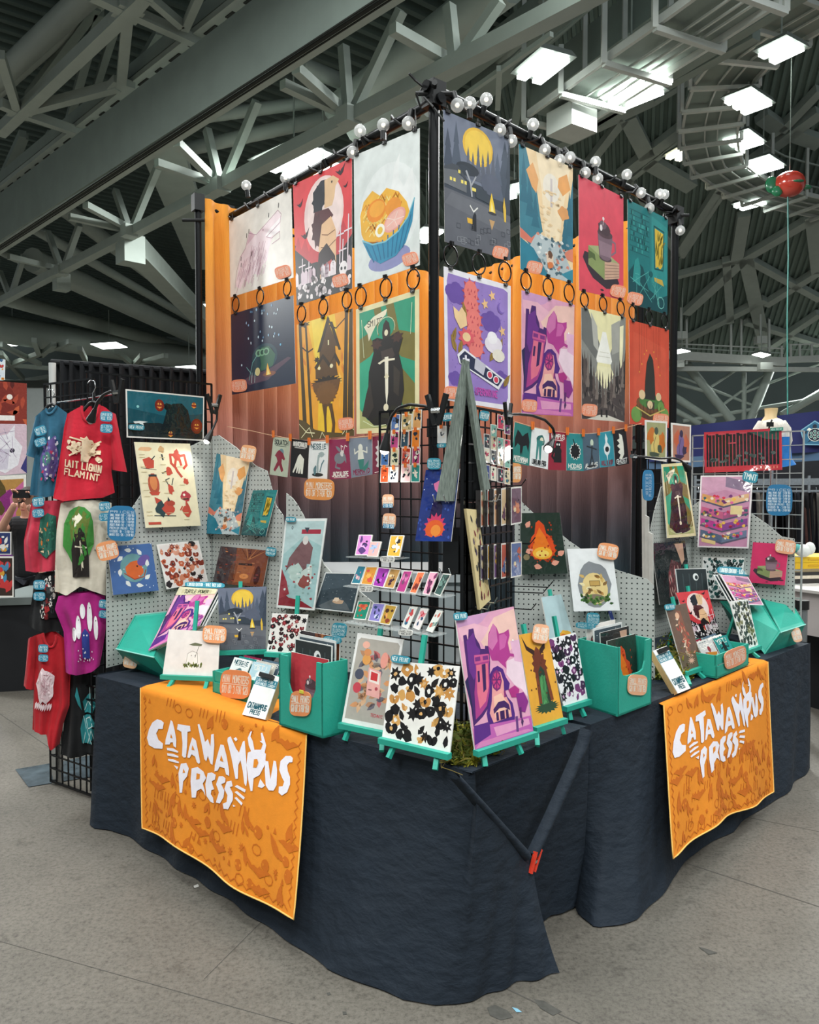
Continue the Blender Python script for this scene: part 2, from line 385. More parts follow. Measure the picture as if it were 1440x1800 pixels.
# upper diagonals and pipes above the bracing
for a, b, w in (((120, 218), (175, 20), .3), ((150, 215), (205, 40), .25), ((0, 320), (40, 235), .3), ((10, 330), (45, 240), .25), ((50, 170), (170, 10), .3), ((225, 150), (280, 55), .25), ((60, 290), (90, 235), .3)): mem(br, 11.2, a, b, w*.6, nm='upper_diagonal', m_=STEELD)
def pipe(a, b, z, r, label, nm='roof_pipe', cat='pipe', grp='pipes and ducts under the roof', m_=None, e=.15):
    A_, B_ = uz(*a, z), uz(*b, z); d = B_-A_
    return MB().tube([A_-d*e, B_+d*e], r, 12).build(nm, m_ or TUBE, None, True, origin=A_, label=label, cat=cat, group=grp)
pipe((0, 135), (145, 0), 11, .24, 'thick grey pipe crossing the top left corner'); pipe((10, 150), (178, 0), 11.3, .15, 'thinner grey pipe beside the thick one at top left')
pipe((620, 175), (850, 0), 10, .36, 'fat grey pipe rising behind the corner of the frame'); pipe((735, 140), (800, 0), 11, .14, 'slim grey pipe crossing behind the fat pipe'); pipe((545, 120), (640, 160), 10.6, .17, 'short grey pipe left of the fat pipe')
pipe((28, 530), (361, 623), 9, .30, 'long grey duct running from the left truss towards the booth'); pipe((115, 484), (361, 600), 9, .40, 'widest grey duct above the light panel'); pipe((100, 425), (361, 575), 9.4, .16, 'thin grey pipe above the widest duct'); pipe((150, 395), (361, 556), 9.8, .24, 'upper grey duct near the pale beam'); pipe((40, 460), (340, 600), 9.6, .14, 'thin grey pipe between the two lower ducts')
pipe((0, 578), (361, 634), 8.4, .62, 'huge horizontal grey duct behind the light panel'); pipe((360, 205), (540, 180), 10.6, .15, 'grey pipe under the ribbed roof above the left posters'); pipe((330, 262), (540, 215), 10.2, .17, 'grey pipe just above the bright lamp'); pipe((640, 215), (735, 175), 9.6, .42, 'stub of a large duct by the frame corner')
pipe((880, 120), (960, 10), 11, .2, 'grey pipe right of the frame corner')
# long truss parallel to the girder
tr = thing('roof_truss', uz(227, 405, 8), 'long lattice truss running parallel behind the plate girder', 'truss')
t0, t1 = ext((17, 522), (960, 30), 8.0, .15, .15); MB().bar(t0, t1, .26, .22).build('bottom_chord', STEEL, tr); MB().bar(t0+UP*3.2, t1+UP*3.2, .26, .22).build('top_chord', STEELD, tr)
tpl = vplane(t0, t1)
def vmem(a, b, w, nm='diagonal', par=None, pl=None, m_=None): MB().bar(up(*a, *(pl or tpl)), up(*b, *(pl or tpl)), w).build(nm, m_ or STEEL, par or tr)
for a, b in (((387, 325), (364, 228)), ((393, 322), (452, 178)), ((613, 203), (604, 82)), ((620, 200), (706, 18)), ((227, 405), (203, 335)), ((233, 402), (277, 295)), ((108, 474), (84, 408)), ((113, 470), (140, 395)), ((17, 522), (0, 478)), ((20, 518), (42, 450)), ((800, 110), (790, 10)), ((806, 106), (880, 0))): vmem(a, b, .15)
for a, b in (((387, 325), (275, 286)), ((227, 405), (122, 381)), ((613, 203), (497, 148)), ((108, 474), (15, 451)), ((383, 322), (310, 250)), ((225, 400), (150, 360)), ((610, 200), (520, 120)), ((800, 112), (690, 50))): mem(tr, 8.25, a, b, .15, nm='cross_strut')
for x, y in ((387, 325), (227, 405), (613, 203), (108, 474)): MB().box(uz(x, y, 8)-UP*.02, (.32, .32, .28), rot=.75).build('node_plate', STEEL, tr)
MB().box(uz(229, 420, 8)-UP*.3, (.55, .55, .7), rot=.75).build('bracket', STEEL, tr); MB().box(uz(108, 485, 8)-UP*.2, (.4, .4, .5), rot=.75).build('bracket', STEEL, tr)
pb = thing('roof_beam', uz(236, 428, 8), 'pale diagonal beam running down towards the left posts', 'beam')
A_, B_ = uz(236, 430, 8), uz(365, 566, 8); MB().bar(A_, B_+(B_-A_)*.2, .36, .6).build('web', STEEL, pb); MB().bar(A_-UP*.3, B_+(B_-A_)*.2-UP*.3, .55, .06).build('flange', STEEL, pb)
pb2 = thing('roof_beam', uz(285, 290, 9), 'slanted wide column plate behind the left posts', 'beam'); mem(pb2, 9.5, (300, 300), (352, 440), 1.0, .2, 'plate', STEEL, e=.3)
ft = thing('roof_truss', uz(14, 642, 7), 'low far truss below the huge duct at left', 'truss')
for a, b in (((0, 648), (125, 600)), ((14, 642), (360, 668)), ((0, 605), (70, 640)), ((217, 646), (292, 625)), ((60, 598), (70, 625)), ((95, 605), (72, 625)), ((205, 618), (232, 640)), ((250, 625), (234, 642)), ((0, 676), (86, 662)), ((140, 612), (150, 632)), ((0, 620), (40, 665)), ((290, 650), (350, 640))): mem(ft, 7.4, a, b, .2, nm='strut')
MB().bar(uz(0, 672, 5.5), uz(120, 690, 5.5), .3, .3).build('rail', STEELD, ft)

# ---- light fixtures
LAMP = mat('lamp_tube', '#ffffff', .4, emit=('#f6fff8', 9)); LAMPY = mat('warm_lamp_tube', '#ffffff', .4, emit=('#fff6d4', 8)); PANEL = mat('lamp_panel', '#ffffff', .4, emit=('#f8fff8', 6))
for _m in (LAMP, LAMPY, PANEL): _m.cycles.emission_sampling = 'NONE'
HOUS = mat('fixture_housing', '#8b938e', .5, .4, noise=.06)
def fixture(a, b, z, n, sp, label, m_=None):
    A_, B_ = uz(*a, z), uz(*b, z); d = (B_-A_).normalized(); s = V((d.y, -d.x, 0)); c = (A_+B_)*.5; L = (B_-A_).length
    t = thing('ceiling_light', c, label, 'light', 'high-bay tube lights')
    w = n*sp+.1; mb = MB(); x, y = d*(L/2+.05), s*(w/2)
    mb.hexa([c-x-y+UP*.06, c+x-y+UP*.06, c+x+y+UP*.06, c-x+y+UP*.06, c-x*.9-y*.8+UP*.18, c+x*.9-y*.8+UP*.18, c+x*.9+y*.8+UP*.18, c-x*.9+y*.8+UP*.18]); mb.build('housing', HOUS, t)
    for k in range(n):
        o = s*((k-(n-1)/2)*sp); MB().bar(c-d*L/2+o, c+d*L/2+o, sp*.55, .07).build('tube', m_ or LAMP, t)
    MB().tube([c+UP*.15, c+UP*2.2], .02, 5).build('hanger', STEEL, t)
for a, b, z, n, sp, lab, mm in (((478, 300), (558, 266), 9, 3, .42, 'bright tube light just above the red bird poster', 0), ((545, 318), (592, 292), 8.6, 1, .3, 'single bright tube below the triple lamp at left', 0), ((930, 141), (980, 100), 9.2, 2, .34, 'two-tube light at the top, nearest the frame corner', 0), ((1074, 180), (1146, 150), 9.2, 3, .34, 'three-tube light beneath the near catwalk', 0),
    ((1214, 106), (1243, 80), 11.5, 2, .4, 'warm two-tube light left of the upper catwalk', 1), ((1348, 104), (1400, 79), 11, 2, .40, 'bright light at top right beyond the catwalk', 0), ((1292, 190), (1340, 172), 11.5, 3, .42, 'bright light beside the catwalk, second from top', 0), ((1285, 256), (1330, 242), 12, 3, .42, 'bright light beside the catwalk, third from top', 0), ((1318, 299), (1366, 285), 12, 3, .42, 'bright light just above the red balloon', 0), ((1183, 280), (1206, 267), 13, 2, .4, 'small dim light alone on the dome', 1), ((1298, 366), (1340, 354), 12, 2, .42, 'flat light left of the balloon rope', 0),
    ((735, 425), (765, 405), 10, 2, .4, 'light glimpsed in the gap behind the corner post', 0), ((893, 330), (915, 345), 10, 2, .5, 'light glimpsed between the two right posters', 0)): fixture(a, b, z, n, sp, lab, LAMPY if mm else None)
for k, (px, z, lab) in enumerate((([(159, 604), (204, 601), (224, 610), (181, 613)], 8, 'flat light panel hanging below the wide duct'), ([(-6, 599), (30, 597), (50, 605), (4, 609)], 8, 'flat light panel at the left picture edge'), ([(308, 644), (342, 642), (356, 650), (326, 652)], 7, 'small light panel above the black drape'), ([(327, 537), (362, 534), (372, 545), (346, 547)], 8.5, 'light panel beside the left post'), ([(1184, 616), (1198, 613), (1214, 617), (1191, 621)], 7.9, 'flat light on the far gallery next to the frame post'), ([(1322, 623), (1337, 619), (1355, 623), (1341, 628)], 7.9, 'flat light on the far gallery above the mannequin'))):
    t = thing('light_panel', uz(*px[0], z), lab, 'light', 'flat light panels'); q = [uz(*p, z) for p in px]
    MB().hexa(q+[p+UP*.1 for p in q]).build('housing', HOUS, t); MB().hexa([p-UP*.03 for p in q]+[p-UP*.002 for p in q]).build('diffuser', PANEL, t); MB().tube([(q[0]+q[2])*.5+UP*.1, (q[0]+q[2])*.5+UP*(1.6 if k < 4 else 3.5)], .02, 5).build('hanger', STEEL, t)

# ---- catwalks
def catwalk(path, z, wid, label, step=2.0, leg=1.7, ladder=False, m_=PALE):
    P = [uz(x, y, z) for x, y in path]; L = sum((b-a).length for a, b in zip(P, P[1:])); R = resample(P, max(int(L/step), 4)+1)
    t = thing('catwalk', R[0], label, 'catwalk', 'roof catwalks')
    nrm = []
    for i in range(len(R)):
        d = (R[min(i+1, len(R)-1)]-R[max(i-1, 0)]).normalized(); nrm.append(V((d.y, -d.x, 0)))
    for sd in (-1, 1):
        mb = MB()
        for i in range(len(R)-1): mb.bar(R[i]+nrm[i]*sd*wid/2, R[i+1]+nrm[i+1]*sd*wid/2, .07, .14)
        mb.build('side_rail', m_, t)
        mb = MB()
        for i in range(len(R)-1): mb.bar(R[i]+nrm[i]*sd*wid/2+UP*1.1, R[i+1]+nrm[i+1]*sd*wid/2+UP*1.1, .05)
        mb.build('hand_rail', STEEL, t)
    if not ladder:
        mb = MB(); mb.grid([[p-n_*wid/2+UP*.04 for p, n_ in zip(R, nrm)], [p+n_*wid/2+UP*.04 for p, n_ in zip(R, nrm)]]); mb.build('walkway', STEELD, t)
        for k in (-.3, -.1, .15):
            mb = MB()
            for i in range(len(R)-1): mb.bar(R[i]+nrm[i]*k-UP*.05, R[i+1]+nrm[i+1]*k-UP*.05, .035)
            mb.build('conduit', PALE, t)
    else:
        mb = MB(); mb.grid([[p-n_*wid/2+UP*.04 for p, n_ in zip(R, nrm)], [p+n_*wid/2+UP*.04 for p, n_ in zip(R, nrm)]]); mb.build('walkway', STEELD, t)
        for k in (-.15, .2):
            mb = MB()
            for i in range(len(R)-1): mb.bar(R[i]+nrm[i]*k-UP*.03, R[i+1]+nrm[i+1]*k-UP*.03, .04)
            mb.build('conduit', PALE, t)
    for i, (p, n_) in enumerate(zip(R, nrm)):
        mb = MB(); a, b = p-n_*(wid/2+.12)-UP*.16, p+n_*(wid/2+.12)-UP*.16
        mb.bar(a, b, .10); mb.bar(a, a+UP*leg, .09); mb.bar(b, b+UP*leg*(.35 if i % 2 else 1), .09); mb.build('hanger_frame', m_, t)
    return t
catwalk([(975, 212), (1030, 175), (1130, 108), (1230, 42), (1320, -20)], 9.2, 1.3, 'near catwalk with white hanger frames at top centre', 1.9, 2.6)
catwalk([(1460, 5), (1400, 40), (1345, 72), (1300, 108), (1268, 152), (1250, 205), (1248, 255), (1262, 293), (1300, 322), (1350, 345), (1440, 365), (1500, 375)], 12.0, 1.5, 'curved ladder-like catwalk ring at upper right', 1.15, 1.7, True)
mb = MB(); c = uz(1005, 207, 9); mb.box(c-UP*.1, (.7, .7, .45), rot=.6); mb.build('junction_box', PALE, None, origin=c, label='white box under the end of the near catwalk', cat='box')
cw = thing('roof_girder', uz(900, 120, 11), 'sloping box girders above the near catwalk', 'girder')
for a, b, w in (((845, 155), (1010, 0), .5), ((760, 165), (985, -10), .4), ((960, 165), (1260, -60), .9), ((1000, 240), (1440, -30), .25), ((930, 280), (1330, 60), .25), ((905, 215), (925, 90), .2)): mem(cw, 11.0, a, b, w, w*.9, 'beam', STEELD)
mem(cw, 9.0, (875, 190), (878, 120), .1, nm='rod'); mem(cw, 9.0, (800, 180), (970, 60), .08, nm='rod')
# ---- dome ribs
dm = thing('dome_rib_net', up(1243, 187, *DOME), 'crossing ribs and purlins that divide the dark dome', 'ribs')
for a, b, w in (((960, 258), (1150, 168), .3), ((1020, 300), (1097, 200), .3), ((1103, 200), (1137, 267), .55), ((1090, 302), (1440, 33), .42), ((1080, 330), (1300, 150), .2), ((1137, 277), (1215, 322), .55), ((1190, 440), (1268, 318), .34), ((1198, 444), (1276, 322), .2), ((1150, 170), (1440, -10), .2), ((1268, 318), (1440, 190), .42), ((1337, 197), (1372, 222), .5), ((1388, 226), (1440, 245), .5), ((1310, 447), (1440, 370), .42), ((1372, 222), (1440, 150), .3), ((1293, 455), (1307, 370), .5), ((1268, 320), (1320, 350), .6), ((1205, 545), (1310, 447), .45), ((1310, 447), (1345, 610), .6), ((1310, 447), (1440, 520), .3), ((1185, 480), (1310, 447), .25), ((1345, 530), (1440, 470), .4), ((1276, 450), (1283, 560), .35), ((1430, 370), (1440, 470), .7), ((1190, 600), (1345, 520), .4), ((1100, 300), (1190, 440), .25), ((1310, 560), (1440, 600), .3), ((1345, 610), (1440, 545), .4), ((850, 430), (1010, 330), .4), ((840, 250), (960, 258), .3), ((770, 480), (900, 300), .4)):
    A_, B_ = up(*a, *DOME), up(*b, *DOME); MB().bar(A_+ND*.15, B_+ND*.15, w, .3, upv=ND).build('rib', STEEL, dm)
# ---- far gallery with columns
YG = 40
gl = thing('far_gallery', uy(1300, 640, YG), 'white-railed gallery ring far behind, at eye level above the booths', 'gallery')
def gy(x, y): return uy(x, y, YG)
for a, b, w, nm, m_ in (((1160, 624), (1378, 637), .42, 'slab', PALE), ((1378, 633), (1470, 629), .3, 'slab', PALE), ((1160, 648), (1470, 650), .22, 'tube', PALE), ((1160, 603), (1378, 613), .06, 'rail', PALE), ((1160, 610), (1378, 621), .06, 'rail', STEEL), ((1388, 606), (1470, 604), .06, 'rail', PALE), ((1388, 615), (1470, 613), .06, 'rail', STEEL)): MB().bar(gy(*a), gy(*b), w).build(nm, m_, gl)
for x, y0, y1 in ((1207, 480, 640), (1254, 605, 640), (1303, 500, 642), (1352, 520, 645), (1374, 608, 636), (1390, 606, 632), (1406, 605, 632), (1427, 605, 631), (1285, 540, 640), (1340, 610, 640)): MB().bar(gy(x, y0), gy(x, y1), .1).build('post', PALE, gl)
for a, b, w in (((1203, 636), (1287, 740), .46), ((1354, 650), (1318, 740), .46), ((1308, 655), (1308, 742), .24), ((1445, 690), (1375, 730), .42), ((1175, 690), (1255, 742), .4), ((1175, 715), (1230, 745), .3), ((1190, 660), (1330, 715), .14), ((1250, 680), (1310, 640), .14), ((1270, 712), (1370, 640), .14), ((1310, 690), (1440, 640), .14), ((1200, 740), (1440, 700), .2), ((1180, 672), (1250, 690), .2)): MB().tube([uy(*a, YG+1), uy(*b, YG+1)], w/2, 10).build('column', STEEL, gl, smooth=True)
for x, y in ((1197, 590), (1337, 598)): 
    MB().box(uy(x, y, YG-1), (.5, .4, .35)).build('flood_lamp', PALE, gl); MB().bar(uy(x, y-60, YG-1), uy(x, y, YG-1), .08).build('post', PALE, gl)
for x, y in ((1190, 640), (1345, 644)): MB().box(uy(x, y, YG-1), (.6, .4, .35)).build('projector', PALE, gl)
# ---- balloon
YB = 18
bc = uy(1388, 324, YB); BALR = mat('red_foil', '#b53a2c', .16, spec=.7, noise=.15, nscale=3); BALG = mat('green_foil', '#1f6a45', .2, spec=.7, noise=.15, nscale=3)
bl_ = thing('balloon', bc, 'glossy red and green balloon hanging from the roof', 'balloon')
mb = MB(); mb.sphere(bc, (.34, .32, .28), 18, 10); mb.build('body', BALR, bl_, smooth=True)
mb = MB(); mb.sphere(uy(1357, 325, YB), (.15, .05, .19), 12, 8); mb.sphere(uy(1366, 336, YB-.1), (.13, .05, .12), 10, 6); mb.build('leaf', BALG, bl_, smooth=True)
MB().sphere(uy(1418, 329, YB), (.12, .05, .05), 10, 6).build('fin', BALG, bl_, smooth=True); MB().sphere(uy(1404, 318, YB-.3), (.13, .06, .03), 10, 6).build('fin', BALG, bl_, smooth=True)
mb = MB(); mb.tube([uy(1385, 343, YB), uy(1386, 450, YB), uy(1384, 560, YB), uy(1385, 740, YB)], .018, 5); mb.build('streamer', mat('teal_ribbon', '#2c6f66', .5, noise=.2), bl_)
mb = MB(); mb.tube([bc+UP*.27, bc+UP*3], .01, 4); mb.build('line', STEEL, bl_)
# ================================================================ the booth
BLACK = mat('black_metal', '#141517', .38, .6, noise=.2, nscale=30)
BLKPL = mat('black_plastic', '#121314', .45, noise=.15, nscale=25)
CHROME = mat('chrome_wire', '#c9cdd0', .22, 1.0, noise=.1, nscale=40)
TEAL = mat('teal_painted_wood', '#2aa893', .5, noise=.07, nscale=12, bump=.06, bscale=90)
NAVY = mat('navy_cloth', '#13202d', .8, noise=.10, nscale=7, bump=.42, bscale=13, stretch=(1, 1, 1.7))
for _n in NAVY.node_tree.nodes:
    if _n.type == 'BUMP': _n.inputs['Distance'].default_value = .03
    if _n.type == 'TEX_NOISE' and _n.inputs['Scale'].default_value > 10: _n.inputs['Detail'].default_value = 5; _n.inputs['Distortion'].default_value = .15
ORNG = mat('orange_plastic', '#e8782e', .45, noise=.06, nscale=40)
GLASS = mat('clear_bulb_glass', '#f4f6f6', .05, spec=.9, alpha=.42)
CLEAR = mat('clear_acrylic', '#dfeaea', .08, spec=.6, alpha=.28, noise=.02)
def P3(v): return V((v.x, v.y, 0))
P0 = uy(763, 168, 3.95); ZT = P0.z
PL = uz(398, 378, ZT); PR = uz(1187, 380, ZT); PBL = uz(348, 357, ZT); BC = uz(790, 500, ZT); PBR = uz(1128, 390, ZT)
WL = vplane(P0, PL, .05); WR = vplane(P0, PR, .05)
# ---- tablecloths -------------------------------------------------------
ZTAB = .74
C0 = uz(830, 1357, ZTAB); L1 = uz(163, 1187, ZTAB); RC = uz(1035, 1275, ZTAB); R1 = uz(1425, 1130, ZTAB)
eL = (L1-C0).normalized(); eR = (R1-RC).normalized(); nL = V((-eL.y, eL.x, 0)); nR = V((eR.y, -eR.x, 0))
nLi = V((eL.y, -eL.x, 0))       # into the booth from the left table front
if nLi.y < 0: nLi = -nLi
nRi = V((-eR.y, eR.x, 0))
def skirt(mb, top, bot, rows=26, n=120, fold=.012, seed=1, ease=1.7):
    T = resample(top, n); B = resample(bot, n); rn = random.Random(seed)
    fr = [(rn.uniform(.6, 1), rn.uniform(9, 40), rn.uniform(0, 6)) for _ in range(5)]
    R = []
    for k in range(rows+1):
        t = k/rows; row = []
        for i in range(n):
            a, b = T[i], B[i]; p = a.lerp(b, t)
            e = t**ease; h = V((lerp(a.x, b.x, e), lerp(a.y, b.y, e), p.z))
            d = (B[min(i+1, n-1)]-B[max(i-1, 0)]); nn = V((d.y, -d.x, 0))
            if nn.length > 0: nn.normalize()
            s = i/n; w = sum(A*math.sin(f*s*6.28/6+ph+1.5*t) for A, f, ph in fr)
            row.append(h+nn*w*fold*t)
        R.append(row)
    mb.grid(R)
def hem(px): return [uz(x, y, .006) for x, y in px]
# left cloth
zc = ZTAB
LB = C0+nLi*.72; LB1 = L1+nLi*.72
clip_pl = vplane(C0, RC, .05)
clipP = up(936, 1512, *clip_pl)
lc = thing('tablecloth', (C0+L1)*.5-UP*ZTAB, 'navy tablecloth on the front table, pinched by a red clothespin at its corner', 'tablecloth', 'navy tablecloths')
m = MB(); rw = []
for t in (0, .03, .15, .3, .5, .7, .85, .97, 1):
    rw.append([C0.lerp(L1, s).lerp(RC.lerp(RC+(L1-C0), s), t)+UP*(0 if 0 < t < 1 and 0 < s < 1 else -.004) for s in [i/24 for i in range(25)]])
m.grid(rw); m.build('cloth_top', NAVY, lc, smooth=True)
m = MB()
edge = [L1+nLi*.72, L1+nLi*.3, L1+nLi*.03, L1+(C0-L1)*.012]+[L1.lerp(C0, t) for t in (.05, .2, .4, .6, .8, .93, .985)]+[C0+(RC-C0)*.02-UP*.004, up(838, 1400, *off(clip_pl, -.012)), up(885, 1458, *off(clip_pl, .0)), clipP]
bl = hem([(158, 1440), (157, 1450), (164, 1456), (193, 1459), (227, 1470), (264, 1496), (309, 1524), (378, 1567), (463, 1624), (520, 1662), (576, 1704), (670, 1739), (707, 1758), (764, 1766), (801, 1766), (857, 1749), (914, 1726), (985, 1711)])
bl = [LB1-UP*(ZTAB-.01)+(L1-C0)*.02]+bl
# corresponding points: keep the corner of the top above the corner of the hem
n1 = 84
T1 = resample(edge[:4], 20)+resample(edge[3:12], n1)[1:]+resample(edge[11:], 40)[1:]
B1 = resample(bl[:3], 20)+resample(bl[2:15], n1)[1:]+resample(bl[14:], 40)[1:]
def loft(T, B, rows, ease, fold, seed):
    mb = MB(); n = len(T); rn = random.Random(seed); fr = [(rn.uniform(.5, 1), rn.uniform(12, 46), rn.uniform(0, 6)) for _ in range(5)]; R = []
    for k in range(rows+1):
        t = k/rows; row = []
        for i in range(n):
            a, b = T[i], B[i]; e = t**ease; h = V((lerp(a.x, b.x, e), lerp(a.y, b.y, e), lerp(a.z, b.z, t)))
            d = B[min(i+2, n-1)]-B[max(i-2, 0)]; nn = V((-d.y, d.x, 0)); nn = nn.normalized() if nn.length else nn
            w = sum(A*math.sin(f*i/n*2.2+ph+(1.3+A)*t*2) for A, f, ph in fr)
            row.append(h+nn*w*fold*t*(1 if k < rows else .7))
        R.append(row)
    return mb.grid(R)
loft(T1, B1, 30, 1.5, .0045, 5).build('skirt_drape', NAVY, lc, smooth=True)
m = MB()   # flat end face behind the pinch, and the fold that runs back up to the table edge
epl = vplane(C0, RC, -.015)
A_, B_ = C0+(RC-C0)*.004, RC+(RC-C0)*.02; ei = -clip_pl[1]
loft(resample([A_, B_], 30), resample([V((A_.x, A_.y, .01))+ei*.16, V((B_.x, B_.y, .01))+ei*.02], 30), 14, .45, .006, 9).build('end_drape', NAVY, lc, smooth=True)
def roll(path, w0, w1, nm):
    R = []; q_ = resample(path, 18)
    for k, p in enumerate(q_):
        t = k/17; w = lerp(w0, w1, t); d_ = (q_[min(k+1, 17)]-q_[max(k-1, 0)]).normalized(); s = d_.cross(clip_pl[1]).normalized()
        R.append([p-s*w-clip_pl[1]*.03, p-s*w*.8-clip_pl[1]*.004, p-s*w*.25+clip_pl[1]*w*.45, p+s*w*.35+clip_pl[1]*w*.4, p+s*w*.9-clip_pl[1]*.004, p+s*w-clip_pl[1]*.03])
    MB().grid(R).build(nm, NAVY, lc, smooth=True)
roll([up(1037, 1284, *clip_pl), up(1030, 1310, *clip_pl), up(1003, 1372, *off(clip_pl, .005)), up(968, 1450, *off(clip_pl, .01)), up(942, 1505, *off(clip_pl, .012))], .022, .016, 'right_fold')
roll([up(806, 1366, *off(clip_pl, -.02)), up(832, 1395, *off(clip_pl, -.01)), up(885, 1455, *off(clip_pl, .0)), up(930, 1506, *off(clip_pl, .01))], .012, .020, 'left_fold')
# red clothespin on the fold
cp = thing('clothespin', clipP, 'red clothespin pinching the folded corner of the navy tablecloth', 'clothespin')
d1 = (up(944, 1487, *off(clip_pl, .05))-up(933, 1527, *off(clip_pl, .05)))
REDP = mat('red_plastic', '#e2412c', .4, noise=.05)
for i, (sx, nm) in enumerate(((-.007, 'jaw'), (.007, 'jaw'))):
    s = (RC-C0).normalized(); c_ = clipP+clip_pl[1]*.012+s*sx
    MB().bar(c_-d1*.5+s*sx*.4, c_+d1*.5+s*sx*1.1, .009, .014, upv=clip_pl[1]).build(nm, REDP, cp)
s = (RC-C0).normalized(); MB().bar(clipP+clip_pl[1]*.014-s*.014, clipP+clip_pl[1]*.014+s*.014, .008, .01).build('spring', CHROME, cp)
# right cloth
rcl = thing('tablecloth', (RC+R1)*.5-UP*ZTAB, 'navy tablecloth on the right-hand table, hanging to a loose rounded corner', 'tablecloth', 'navy tablecloths')
m = MB(); rw = []
for t in (0, .04, .2, .4, .6, .8, .96, 1):
    rw.append([(RC+eR*.015).lerp(R1, s)+nRi*(.76*t)+UP*(0 if 0 < t < 1 and 0 < s < 1 else -.004) for s in [i/24 for i in range(25)]])
m.grid(rw); m.build('cloth_top', NAVY, rcl, smooth=True)
RS = RC+eR*.015
et = [RS+nRi*.5, RS+nRi*.2, RS]+[RS.lerp(R1, t) for t in (.02, .15, .3, .5, .7, .85, .98)]+[R1, R1+nRi*.3, R1+nRi*.76]
hb = hem([(1000, 1545), (1006, 1574), (1018, 1607), (1046, 1632), (1092, 1626), (1122, 1615), (1159, 1577), (1205, 1517), (1232, 1491), (1287, 1461), (1330, 1427), (1379, 1397), (1425, 1350)])
hb = [V((RS.x, RS.y, .01))+nRi*.5, V((RS.x, RS.y, .01))+nRi*.2]+hb+[V((R1.x, R1.y, .01))+nRi*.3+eR*.02, V((R1.x, R1.y, .01))+nRi*.76]
T2 = resample(et[:3], 16)+resample(et[2:11], 80)[1:]+resample(et[10:], 14)[1:]
B2 = resample(hb[:4], 16)+resample(hb[3:15], 80)[1:]+resample(hb[14:], 14)[1:]
loft(T2, B2, 28, 1.45, .006, 11).build('skirt_drape', NAVY, rcl, smooth=True)

# ---- orange towels with the lettering ------------------------------------
TOWEL = mat('orange_towel', '#e58a1f', .95, attr=True, noise=.05, nscale=30, bump=.05, bscale=150)
def Zp(s):  # traced outline in towel space, from zoomed picture coordinates
    v = [float(t) for t in s.split()]; return list(zip(v[::2], v[1::2]))
LET = ['455 315 432 308 408 330 390 375 380 430 390 475 420 495 462 498 465 465 440 440 428 400 440 370 462 370 468 330',
 '505 310 495 360 478 440 476 470 500 470 506 455 518 455 522 480 536 490 537 440 528 380 515 320',
 '545 335 540 370 565 385 572 460 570 540 580 552 592 550 598 480 600 385 618 380 615 345',
 '628 420 612 480 600 550 612 555 625 530 645 545 655 580 668 592 675 580 665 520 650 440',
 '660 335 670 330 690 385 705 450 722 430 738 480 742 400 758 395 762 470 755 560 750 598 738 590 722 540 712 575 700 560 685 470',
 '800 465 785 520 765 600 762 640 782 635 795 610 825 620 835 660 855 670 855 640 838 540 820 470',
 '845 420 842 440 870 560 885 640 895 690 910 690 912 600 925 570 940 640 950 720 962 740 968 700 960 560 950 440 938 445 915 520 895 490 862 410',
 '970 520 962 600 975 700 990 770 1002 770 1008 690 1045 670 1080 600 1085 530 1060 500 1010 500',
 '990 510 975 470 968 420 985 375 995 372 985 410 1000 440 1012 505', '880 425 895 415 905 430 895 445',
 '1050 510 1065 460 1043 440 1057 440 1050 385 1060 380 1075 430 1086 470 1076 520', '1050 695 1035 745 1060 755 1080 740',
 '1080 575 1078 640 1085 740 1105 772 1135 775 1155 740 1158 640 1150 580 1135 575 1125 640 1115 700 1108 640 1100 580',
 '1250 545 1215 545 1180 580 1172 640 1190 690 1205 720 1195 750 1170 750 1168 790 1190 810 1225 790 1245 740 1245 690 1230 650 1225 610 1240 590 1262 590 1265 560',
 '565 590 552 650 562 770 575 770 580 700 600 670 610 620 595 585', '625 620 620 700 628 800 650 800 655 760 680 745 695 765 705 790 700 750 690 715 710 680 695 640 660 610',
 '720 650 705 720 712 790 735 825 757 835 752 800 738 780 742 755 760 750 750 725 745 700 765 690 770 660 745 645',
 '815 670 790 670 772 720 790 770 780 800 770 830 795 838 820 800 825 760 805 720 830 710 832 685',
 '870 700 840 705 825 750 845 790 840 830 815 840 820 870 850 875 880 820 880 780 860 740 878 735',
 '485 490 520 493 548 512 548 522 515 512 488 506', '487 525 520 528 550 543 550 553 515 545 490 540', '492 560 520 562 553 578 553 588 520 580 495 572', '525 600 550 610 545 628',
 '890 738 905 728 960 760 955 778', '890 772 905 765 955 808 948 822', '890 808 902 802 942 842 935 856', '880 848 898 858 884 862']
HOLE = ['508 400 504 425 517 430', '630 470 625 500 643 505', '805 535 797 570 820 580', '1010 565 1005 620 1025 620 1038 590 1030 562', '580 620 576 650 590 645', '655 650 652 690 672 685 675 655']
TQ = [(345, 105), (1365, 395), (1285, 1560), (350, 962)]     # the towel's hanging face in the same coordinates
